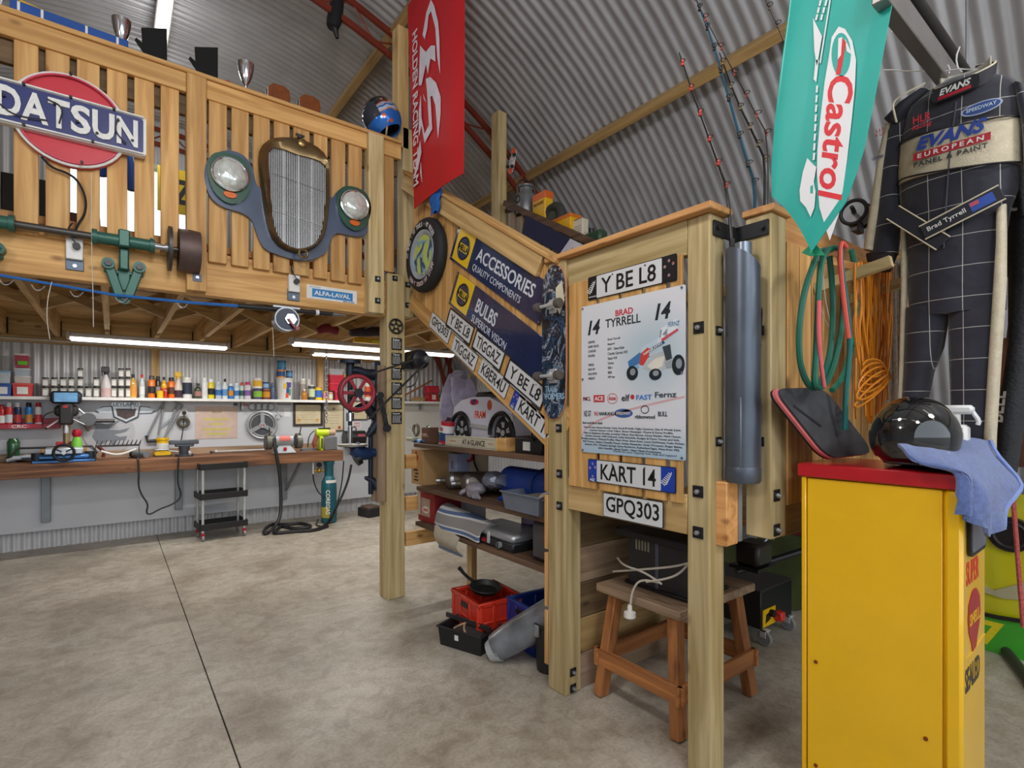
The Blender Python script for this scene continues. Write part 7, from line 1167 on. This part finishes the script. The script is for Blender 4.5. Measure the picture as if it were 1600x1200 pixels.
band = [(1312, 43), (1322, 47), (1333, 65), (1339, 95), (1337, 140), (1332, 190), (1325, 250), (1318, 300), (1312, 335), (1298, 376), (1294, 365), (1288, 345), (1282, 325), (1278, 270), (1279, 235), (1283, 190), (1290, 130), (1296, 95), (1301, 60)]
def flat(L, z0, z1, m, nm='print_shape'): O(nm, B().prism([G2(u, v) for u, v in L], z0, z1), m, t)
flat(band, .007, .009, WF); c_ = G2(1316, 86); flat([(1316+15*cos(RAD(a)), 87+34*sin(RAD(a))) for a in range(0, 360, 15)], .009, .0102, FG); flat([(1317, 60), (1324, 68), (1315, 118), (1308, 118)], .0102, .0114, C('#d8222c', .6)); flat([(1312, 62), (1318, 60), (1316, 88), (1311, 95)], .0114, .012, WF); flat([(1322, 62), (1334, 88), (1325, 82)], .0102, .0114, WF)
p0, p1 = G2(1317, 118), G2(1297, 318); TX('Castrol', (p0[0]+p1[0])/2, (p0[1]+p1[1])/2, sqrt((p0[0]-p1[0])**2+(p0[1]-p1[1])**2), .088, .009, C('#dc2633', .6), t, .02, .35, rot=math.degrees(atan2(p1[1]-p0[1], p1[0]-p0[0])))
flat([(1272, 30), (1286, 58), (1278, 105), (1274, 80)], .007, .009, WF); flat([(1276, 95), (1281, 95), (1277, 130), (1273, 125)], .007, .009, WF)
for v0 in range(-20, 30, 11): flat([(1283-v0*.25, v0), (1286-v0*.25, v0), (1284-v0*.25, v0+9), (1281-v0*.25, v0+9)], .007, .009, WF); flat([(1292-v0*.3, v0), (1295-v0*.3, v0), (1293-v0*.3, v0+9), (1290-v0*.3, v0+9)], .007, .009, WF)
flat([(1301, -20), (1303, -20), (1284, 100), (1282, 100)], .007, .009, WF)
for v0 in range(135, 250, 15): u = 1277-(v0-135)*.045; flat([(u, v0), (u+3, v0), (u+2, v0+11), (u-1, v0+11)], .007, .009, WF)
flat([(1263, 248), (1272, 258), (1277, 262), (1273, 285), (1276, 300), (1274, 325), (1268, 340), (1261, 325), (1252, 315), (1251, 298), (1256, 270)], .007, .009, WF); flat([(1268, 292), (1272, 290), (1272, 303), (1268, 303)], .009, .0102, FG)
O('hanging_cord', B().tube([(0, .5, 0), (0, 1.0, 0)], .003, 5), WHT, t)
# --- racing suits
def suit_cloth():
    m, nt, p, N, L = _new('suit_grid'); tc = N('ShaderNodeTexCoord'); sx = N('ShaderNodeSeparateXYZ'); L(tc.outputs['Object'], sx.inputs[0]); outs = []
    for i, (per, ph) in enumerate(((.11, .03), (.125, .02))):
        a = N('ShaderNodeMath'); a.operation = 'ADD'; a.inputs[1].default_value = 10+ph; L(sx.outputs[i], a.inputs[0]); w = N('ShaderNodeMath'); w.operation = 'MODULO'; w.inputs[1].default_value = per; L(a.outputs[0], w.inputs[0]); c = N('ShaderNodeMath'); c.operation = 'LESS_THAN'; c.inputs[1].default_value = .0024; L(w.outputs[0], c.inputs[0]); outs.append(c)
    mx = N('ShaderNodeMath'); mx.operation = 'MAXIMUM'; L(outs[0].outputs[0], mx.inputs[0]); L(outs[1].outputs[0], mx.inputs[1])
    nz = N('ShaderNodeTexNoise'); nz.inputs['Scale'].default_value = 7; L(tc.outputs['Object'], nz.inputs[0]); r = N('ShaderNodeValToRGB'); r.color_ramp.elements[0].color = lin('#191920'); r.color_ramp.elements[1].color = lin('#28283a'); L(nz.outputs[0], r.inputs[0])
    x = N('ShaderNodeMix'); x.data_type = 'RGBA'; L(mx.outputs[0], x.inputs[0]); L(r.outputs[0], x.inputs[6]); x.inputs[7].default_value = lin('#b5b3ae'); L(x.outputs[2], p.inputs['Base Color']); p.inputs['Roughness'].default_value = .8; p.inputs['Sheen Weight'].default_value = .3
    b = N('ShaderNodeBump'); b.inputs['Strength'].default_value = .5; b.inputs['Distance'].default_value = .03; n2 = N('ShaderNodeTexNoise'); n2.inputs['Scale'].default_value = 9; L(tc.outputs['Object'], n2.inputs[0]); L(n2.outputs[0], b.inputs['Height']); L(b.outputs[0], p.inputs['Normal']); return m
XSU = 2.80; sf = FX(XSU, .665, 2.55); siv = sf.inverted(); SU = lambda u, v: (lambda p: (p.x, p.y))(siv @ PX(u, v, XSU-.06))
def loft(b, secs, n=24):
    """secs: (left xy, right xy, depth): a flattened tube of cloth"""
    vs = []
    for l, r, d, *zo in secs:
        c = ((l[0]+r[0])/2, (l[1]+r[1])/2); h = ((r[0]-l[0])/2, (r[1]-l[1])/2)
        for i in range(n): a = 2*pi*i/n; s_ = (abs(cos(a))**.8)*(1 if cos(a) > 0 else -1); vs.append((c[0]+h[0]*s_, c[1]+h[1]*s_, d*sin(a)+(zo[0] if zo else 0)))
    m = len(secs); fs = [(j*n+i, j*n+(i+1) % n, (j+1)*n+(i+1) % n, (j+1)*n+i) for j in range(m-1) for i in range(n)]+[list(range(n))[::-1], list(range((m-1)*n, m*n))]
    return b._a(vs, fs)
CLO = suit_cloth(); CREAM = C('#c9bea6', .75, 0, .12, 30, bump=.4); PIPE = C('#d9cfb6', .7)
t = T('racing_suit', 'dark navy racing suit with cream chest band on wire hanger', 'racing suit', sf, 'racing suits on the pole')
S = SU
torso = [(S(1466, 124), S(1540, 106), .05), (S(1440, 142), S(1578, 112), .07), (S(1410, 168), S(1596, 130), .09), (S(1400, 220), S(1592, 180), .11), (S(1398, 300), S(1588, 285), .10), (S(1402, 345), S(1575, 320), .085), (S(1412, 400), S(1565, 380), .085), (S(1412, 460), S(1568, 440), .09), (S(1415, 495), S(1568, 480), .085)]
O('torso', loft(B(), torso), CLO, t, 60)
for secs in ([(S(1410, 480), S(1478, 478), .08), (S(1408, 540), S(1468, 540), .075), (S(1408, 580), S(1452, 580), .07), (S(1402, 640), S(1440, 640), .065), (S(1400, 720), S(1438, 720), .06), (S(1400, 800), S(1436, 800), .06)], [(S(1476, 470), S(1566, 470), .08), (S(1476, 540), S(1560, 540), .075), (S(1480, 640), S(1550, 640), .07), (S(1482, 720), S(1552, 720), .065), (S(1484, 800), S(1550, 800), .06)]): O('leg', loft(B(), secs), CLO, t, 60)
O('leg_stripe', loft(B(), [(S(1556, 330), S(1572, 318), .03, .05), (S(1556, 380), S(1573, 370), .03, .055), (S(1552, 450), S(1573, 440), .03, .06), (S(1544, 560), S(1564, 560), .03, .05), (S(1536, 680), S(1556, 680), .03, .045), (S(1534, 800), S(1553, 800), .03, .04)]), CREAM, t, 60); O('leg_stripe', loft(B(), [(S(1404, 350), S(1413, 350), .02, .03), (S(1404, 460), S(1414, 460), .02, .03), (S(1402, 560), S(1411, 560), .02, .03), (S(1396, 720), S(1405, 720), .02, .03)]), CREAM, t, 60)
O('sleeve', loft(B(), [(S(1395, 165), S(1420, 160), .05), (S(1378, 200), S(1412, 215), .06), (S(1372, 260), S(1402, 265), .06), (S(1364, 330), S(1402, 330), .06), (S(1355, 395), S(1396, 392), .055)]), CLO, t, 60); O('sleeve_stripe', loft(B(), [(S(1378, 190), S(1395, 192), .055), (S(1366, 250), S(1383, 255), .063), (S(1354, 330), S(1374, 330), .063), (S(1344, 388), S(1364, 390), .058)]), CREAM, t, 60); O('cuff', loft(B(), [(S(1346, 394), S(1395, 392), .05), (S(1350, 420), S(1384, 420), .045)]), C('#2b2028', .8), t)
O('sleeve', loft(B(), [(S(1580, 125), S(1602, 130), .06), (S(1592, 190), S(1625, 200), .06), (S(1598, 290), S(1632, 290), .06), (S(1600, 390), S(1632, 390), .055)]), CLO, t, 60)
O('shoulder_cap', loft(B(), [(S(1432, 138), S(1448, 136), .06), (S(1402, 160), S(1425, 165), .085), (S(1377, 182), S(1407, 195), .075)]), C('#26262f', .8), t, 60); O('shoulder_piping', B().tube([(*S(1447, 131), .07), (*S(1415, 152), .095), (*S(1398, 165), .095), (*S(1403, 185), .1), (*S(1406, 196), .1)], .004, 6, sm=2), PIPE, t)
O('chest_band', loft(B(), [(S(1399, 229), S(1594, 176), .114), (S(1397, 260), S(1594, 225), .114), (S(1397, 288), S(1594, 250), .112)]), CREAM, t, 60)
for a, c_ in (((1400, 229), (1592, 178)), ((1398, 288), (1592, 250))): p_, q_ = S(*a), S(*c_); O('band_piping', B().tube([(p_[0], p_[1], .03), (p_[0]+.03, p_[1]+.006, .10), ((p_[0]+q_[0])/2, (p_[1]+q_[1])/2, .117), (q_[0]-.03, q_[1]-.006, .10), (q_[0], q_[1], .03)], .0035, 6, sm=2), BLK, t)
O('collar', B().surf(lambda a, q: (S(1503, 128)[0]+(.09+.006*q)*sin(RAD(-165+330*a)), S(1503, 128)[1]-.02+.055*q-.05*cos(RAD(-165+330*a))+.006*(2*a-1), .07*cos(RAD(-165+330*a))+.03), 28, 4, .012), C('#2a2932', .8), t, 60); O('collar_piping', B().tube([(S(1503, 128)[0]+.099*sin(RAD(-165+33*i)), S(1503, 128)[1]+.037-.05*cos(RAD(-165+33*i))+.006*(.2*i-1), .074*cos(RAD(-165+33*i))+.03) for i in range(11)], .004, 6, sm=1), PIPE, t); O('neck_lining', B().surf(lambda a, q: (S(1503, 128)[0]+.082*sin(RAD(100+160*a)), S(1503, 128)[1]-.06+.14*q, .03+.066*cos(RAD(100+160*a))), 14, 6, .006), C('#b5b0a2', .8), t, 60)
fl_ = FR((*S(1498, 147), .112), (1, .02, 0), (0, 1, 0)); O('collar_flap', B(fl_).prism(rrect(-.075, -.026, .075, .03, .02), -.01, .004), C('#222128', .8), t); TX('EVANS', 0, .008, .1, .026, .004, WHT, t, .03, .3, m=fl_); O('flap_red', B(fl_).box(-.055, -.02, .004, .05, -.008, .0046), RED, t)
def chest(u, v, rot=10): return FR((*S(u, v), .1165), (cos(RAD(rot)), sin(RAD(rot)), 0), (-sin(RAD(rot)), cos(RAD(rot)), 0))
f1 = chest(1490, 231, -2); TX('EVANS', 0, .036, .225, .054, .0, C('#1f3f9c', .6), t, .04, .3, m=f1); O('red_strip', B(f1).box(-.12, -.03, 0, .125, -.0, .001), C('#b3182c', .6), t); TX('EUROPEAN', 0.0, -.015, .21, .019, .001, WHT, t, .02, sp=1.5, m=f1); TX('PANEL & PAINT', 0.0, -.048, .235, .02, 0, C('#26333a'), t, .02, sp=1.2, m=f1)
f2 = chest(1447, 195, 0); TX('HLR', 0, .01, .06, .032, 0, C('#d83242', .6), t, .01, m=f2); TX('Racing', .0, -.024, .068, .024, 0, C('#d83242', .6), t, 0, .3, m=f2)
f3 = chest(1539, 176, -2); O('oval_patch', B(f3).prism(circ(0, 0, .062, 28, .024), 0, .002), C('#b9c6e0', .6), t); O('oval_inner', B(f3).prism(circ(0, 0, .056, 28, .02), .002, .003), C('#2f4f96', .6), t); TX('SPEEDWAY', 0, .002, .09, .014, .003, C('#cfe0ee'), t, .01, m=f3)
f4 = FR((*S(1376, 228), .066), (1, 0, 0), (0, 1, 0)); TX('LLS', .0, .07, .03, .014, 0, C('#b8434a'), t, .01, m=f4); TX('R US', .0, .05, .035, .014, 0, C('#b8434a'), t, .01, m=f4); TX('CENTRE', -.01, -.05, .045, .012, 0, C('#2f4a7c'), t, .01, m=f4)
for (a, c_, nm, z) in (((1400, 335), (1478, 383), 'belt_end', .095), ((1447, 368), (1571, 305), 'belt', .108)):
    p_, q_ = V((*S(*a), z)), V((*S(*c_), z)); O(nm, B().bar(p_, q_, .06, .008, (0, 0, 1), .003), C('#23242f', .75), t); d_ = (q_-p_).normalized(); n_ = V((-d_.y, d_.x, 0))*.031; [O('belt_piping', B().tube([p_+n_*s+V((0, 0, .005)), q_+n_*s+V((0, 0, .005))], .003, 5), PIPE, t) for s in (1, -1)]
fb = FR((*S(1498, 342), .1125), (S(1571, 305)[0]-S(1447, 368)[0], S(1571, 305)[1]-S(1447, 368)[1], 0), (0, 1, 0)); TX('Brad Tyrrell', -.03, 0, .13, .025, 0, WHT, t, .01, m=fb); O('flag_patch', B(fb).box(.05, -.02, 0, .125, .02, .001), C('#1f47a6', .6), t); O('union_corner', B(fb).box(.052, .002, .001, .08, .018, .0016), C('#b8485a', .6), t)
O('zip', B().tube([(*S(1499, 165), .105), (*S(1492, 230), .118), (*S(1485, 300), .107), (*S(1478, 390), .09)], .003, 5, sm=1), C('#3d3d48', .6), t)
pk = V((2.80-3.0, 0, 0))
t = T('wire_hanger', 'thin white wire coat hanger hooked on the steel pole', 'hanger', sf); hp = lambda u, v, z=0: V((*S(u, v), z)); O('hook', B().tube([hp(1492, 62, -.01), hp(1487, 80, 0), hp(1490, 98, .0), hp(1497, 104)], .003, 6, sm=1), WHT, t); O('wire', B().tube([hp(1468, 108, .03), hp(1497, 103, .03), hp(1525, 104, .03), hp(1420, 142), hp(1468, 108, .03)], .003, 5), WHT, t)
t = T('wire_hanger', 'bare bent wire coat hanger hanging left of the suit', 'hanger', sf); O('wire', B().tube([hp(1360, 88, -.1), hp(1376, 87, -.1), hp(1400, 96, -.05), hp(1440, 102), hp(1466, 108)], .003, 5, sm=1), WHT, t); O('hook', B().tube([hp(1385, 40), hp(1420, 38), hp(1418, 22), hp(1418, 40), hp(1444, 60), hp(1466, 85), hp(1478, 97), hp(1476, 106)], .003, 5, sm=1), WHT, t)
t = T('hanging_clip', 'small black and white clip hanging near the suit collar', 'clip', sf); O('clip', B().tube([hp(1448, 70, .02), hp(1449, 88, .02)], .013, 8), BLK, t); O('white_ring', B().tube([hp(1448, 76, .02), hp(1448.5, 79, .02)], .0145, 8), WHT, t)
s2f = FX(3.05, .45, 2.3); siv3 = s2f.inverted(); S3 = lambda u, v: (lambda p: (p.x, p.y))(siv3 @ PX(u, v, 3.0))
t = T('racing_suit', 'plain black racing suit behind at the far right', 'racing suit', s2f, 'racing suits on the pole'); BS = C('#2a2b2f', .85, 0, .3, 10, bump=.5)
O('torso', loft(B(), [(S3(1560, 240), S3(1660, 200), .1), (S3(1565, 320), S3(1660, 300), .1), (S3(1570, 430), S3(1660, 430), .1)]), BS, t, 60); O('leg', loft(B(), [(S3(1572, 420), S3(1640, 420), .1), (S3(1572, 540), S3(1612, 540), .09), (S3(1556, 640), S3(1600, 640), .08), (S3(1550, 740), S3(1585, 740), .08)]), BS, t, 60); O('sleeve', loft(B(), [(S3(1585, 230), S3(1620, 235), .12), (S3(1582, 290), S3(1618, 300), .12), (S3(1584, 345), S3(1620, 340), .11)]), BS, t, 60); O('tan_lining', B().prism([S3(1566, 470), S3(1582, 430), S3(1580, 530), S3(1560, 590), S3(1558, 530)], -.12, -.11), C('#a8865a', .8), t); O('cuff_ring', B().torus((*S3(1592, 322), .1), .025, .006, 2, 20), C('#c9c9cc', .3, .5), t); TX('BELL', *S3(1560, 635), .13, .05, .085, C('#a89c90'), t, .02, rot=85)
# --- hoses, cord and rope on the slatted wall
YH = 1.03
def peg(u, v): p = PY(u, v, 1.06); return p
t = T('peg_rack', 'timber peg arms projecting from the slatted wall', 'rack', (2.9, 1.08, 2.1)); p_ = PY(1345, 392, .95)
for x, z in ((2.60, 2.17), (3.0, 2.17), (3.35, 2.0)): O('peg', B().bar((x-2.9, 0, z-2.1-.03), (x-2.9-.0, -.3, z-2.1+.03), .035, .045), WOOD('post', 1), t); O('brace', B().bar((x-2.9+.02, 0, z-2.1+.12), (x-2.9+.05, -.2, z-2.1+.02), .03, .03), WOOD('orange', 1), t)
HG = C('#125a4a', .35); HO = lambda nm, px, r, m, lb, cat, Y=.93, gp=None, sm=3: tagit(O(nm, B().tube([PY(u, v, Y if len(q_) == 0 else q_[0]) for (u, v, *q_) in px], r, 8, sm=sm), m), lb, cat, gp)
gp = 'garden hose loops on the slatted wall'
HO('garden_hose', [(1300, 390), (1280, 392), (1272, 410), (1258, 450), (1249, 500), (1248, 560), (1258, 595), (1272, 610), (1284, 596), (1296, 560), (1302, 500), (1300, 440), (1296, 400)], .012, HG, 'green garden hose loop hanging lowest at left', 'hose', .93, gp)
HO('garden_hose', [(1310, 388), (1294, 388), (1284, 405), (1279, 450), (1277, 510), (1274, 570), (1272, 605), (1288, 606), (1304, 570), (1316, 510), (1318, 450), (1312, 400)], .012, C('#1b6350', .35), 'green garden hose loop second from the left', 'hose', .91, gp)
HO('garden_hose', [(1318, 384), (1312, 392), (1315, 420), (1322, 470), (1328, 525), (1327, 560), (1321, 620), (1321, 650), (1320, 672)], .011, C('#146a66', .35), 'teal hose end hanging straight down behind the board', 'hose', .89, gp)
HO('garden_hose', [(1322, 386), (1315, 377), (1312, 392), (1314, 430), (1320, 480), (1326, 528)], .009, C('#e05a50', .4), 'pinkish red hose draped over the timber peg', 'hose', .87, gp)
HO('garden_hose', [(1280, 470), (1279, 520), (1283, 570), (1288, 605)], .008, C('#d8626a', .4), 'thin pink red hose hanging inside green loops', 'hose', .895, gp)
HO('garden_hose', [(1330, 390), (1336, 420), (1338, 480), (1334, 530), (1318, 590), (1300, 610)], .012, C('#1a6f5c', .35), 'dark green hose loop nearest the orange cord', 'hose', .95, gp)
HO('wire_loop', [(1285, 410), (1288, 460), (1296, 500), (1301, 512), (1297, 513), (1288, 498), (1281, 478)], .002, C('#b9b3a8', .4), 'thin bent wire loop hanging between the hoses', 'wire', .94)
OC = C('#d07f14', .45); t = T('orange_cord', 'thick hank of orange extension cord hanging on the wall', 'extension cord', (2.95, .9, 1.9)); o_ = V((2.95, .9, 1.9)); rnd = random.Random(3)
for k in range(20):
    u0 = 1336+k*2.9; Y = .90+.045*rnd.random(); b_ = 560+rnd.uniform(-10, 110); w_ = rnd.uniform(-14, 14); O('cord_loop', B().tube([PY(u, v, Y)-o_ for u, v in ((u0, 408+rnd.uniform(-4, 8)), (u0+w_*.4, 470), (u0-w_*.3+3, 530), (1362+(u0-1362)*.6, b_), (1366+(u0-1366)*.4+w_*.4, b_+10), (u0+w_*.6, 520), (u0+2, 460), (u0+4, 410))], .0048, 6, sm=2), OC, t)
for k in range(0): O('cord_wrap', B().tube([PY(1365+(22+k)*cos(a), 600-6*k+12+9*sin(a)+k*4, .885+.05*sin(a)*-1+.02)-o_ for a in [2*pi*i/18 for i in range(18)]], .0045, 6, True), OC, t)
for k in range(5): O('cord_wrap', B().tube([PY(1364+(17+3*k)*cos(a+.3*k), 575+9*k+(14+3*k)*sin(a), .872-.004*k+.02*sin(3*a)*.3)-o_ for a in [2*pi*i/20 for i in range(20)]], .0045, 6, True), OC, t)
for q in ([(1337, 560), (1336, 620), (1338, 655)], [(1345, 540), (1350, 600), (1352, 650)], [(1384, 480), (1386, 560), (1387, 625)]): O('cord_tail', B().tube([PY(u, v, .88)-o_ for u, v in q], .0048, 6, sm=1), OC, t)
RP = C('#b3a89c', .85, 0, .3, 80, bump=.6); t = T('white_rope', 'hank of thick pale rope between cord and suit', 'rope', (3.3, .95, 1.9)); o_ = V((3.3, .95, 1.9))
for k in range(5): u = 1386+k*6; O('rope_strand', B().tube([PY(u+1*sin(v*.02+k), v, .95+.02*(k % 2))-o_ for v in range(415, 740, 25)], .011, 8, sm=1), RP, t)
O('rope_top', B().tube([PY(u, v, .95)-o_ for u, v in ((1386, 418), (1392, 410), (1404, 408), (1412, 416))], .011, 8, sm=2), RP, t)
p = PY(1340, 335, 1.0); t = T('fishing_reel', 'grey spooled fishing reel standing on the landing rail', 'reel', (p.x, 1.0, p.z)); O('spool', B().lathe([(.05, -.05), (.052, -.03), (.04, -.025), (.04, .025), (.052, .03), (.05, .05)], 24, (0, 0, 0), 0), C('#8f9296', .35, .4), t); O('side_frame', B().torus((.05, 0, 0), .055, .009, 0, 24), BLK, t); O('side_frame', B().torus((-.05, 0, 0), .055, .009, 0, 24), BLK, t); O('crank', B().tube([(-.055, 0, 0), (-.09, -.02, -.02), (-.13, -.02, -.0)], .009, 7, sm=1), BLK, t); O('foot', B().box(-.04, -.015, -.09, .04, .015, -.045, .004), DKST, t)
# --- far right floor: inflatable and pole
t = T('inflatable_tube', 'yellow and green inflatable towing tube against the wall', 'inflatable', FX(4.75, .86, .52)); 
O('yellow_body', B().lathe([(.0, -.16), (.3, -.17), (.46, -.12), (.53, 0), (.46, .12), (.3, .17), (.0, .16)], 36), C('#c9c21c', .3, 0, .12, 3, coat=.4), t)
O('green_side', B().prism([(.56*cos(RAD(a)), .56*sin(RAD(a))) for a in range(205, 336, 8)]+[(.3, -.26), (0, -.29), (-.3, -.26)], -.14, .19), C('#3fa52a', .35, coat=.4), t); O('black_piping', B().tube([(-.53, -.24, .17), (-.3, -.27, .195), (0, -.29, .2), (.3, -.26, .195), (.53, -.2, .17)], .014, 6, sm=1), BLK, t)
O('green_patch', B().prism(circ(-.22, .12, .2, 24, .23), .155, .175), C('#3a8f2c', .4), t); O('print_bone', B().prism(smoothpoly([(-.3, .22), (-.24, .2), (-.2, .1), (-.13, .02), (-.2, .0), (-.27, .1)], 1), .175, .178), C('#a9b3a8', .5), t); v_ = O('valve', B().cyl((.13, .26, .14), (.13, .26, .19), .11, n=28), BLK, t); O('valve_ring', B().torus((.13, .26, .19), .08, .012), C('#2a2a2c', .3), v_); TX('7', .04, -.4, .13, .16, .19, C('#e3cf1c', .5), t, .03); O('splash_print', B().prism([(-.3, -.13), (-.1, -.06), (.05, -.12), (.2, -.03), (.3, -.12), (.1, -.16), (-.1, -.13), (-.2, -.18)], .165, .178), C('#b5ad8a', .5), t)
tagit(O('red_rope', B().tube([PX(u, v, 4.3) for u, v in ((1576, 690), (1580, 740), (1587, 830), (1594, 920), (1599, 980))], .012, 8, sm=2), C('#c65a58', .6, 0, .5, 90)), 'red flecked rope hanging in front of the inflatable tube', 'rope')
a_, b_ = PZ(1548, 985, .03), PZ(1625, 1085, .03); tagit(O('exhaust_pipe', B().tube([a_, a_.lerp(b_, .5)+V((.05, .02, 0)), b_], .028, 12, sm=2), C('#4a4644', .5, .4)), 'dark bent pipe lying on the floor beside the cabinet', 'pipe')
t = T('sponsor_shirt', 'brown patterned jacket hanging dimly behind at far right', 'jacket', FX(4.2, .45, 1.75)); O('body', B().surf(lambda a, q: (-.25+.5*a, .25-.75*q, .04*sin(8*a)), 14, 12, .05), C('#6a4236', .8, 0, .5, 5), t, 60); O('collar', B().tube([(-.08, .24, .02), (0, .2, .05), (.08, .24, .02)], .03, 8, sm=2), C('#3a2a28', .8), t); O('hanger_hook', B().tube([(0, .25, 0), (0, .4, 0), (.03, .43, 0)], .005, 6), STEEL, t)
p = PX(1252, 800, 2.75); t = T('sports_shoe', 'grey and blue shoe tucked behind the yellow cabinet', 'shoe', (2.9, 1.25, 1.0)); O('sole', B().prism(smoothpoly([(-.13, -.04), (.13, -.045), (.14, .03), (-.12, .04)], 2), 0, .025), WHT, t); O('upper', B().sph((0, 0, .04), (.13, .045, .06), 18, 8), C('#8a8c90', .7), t); O('blue_tongue', B().box(-.05, -.02, .08, .0, .02, .13, .01), BLU, t)
finish_text()
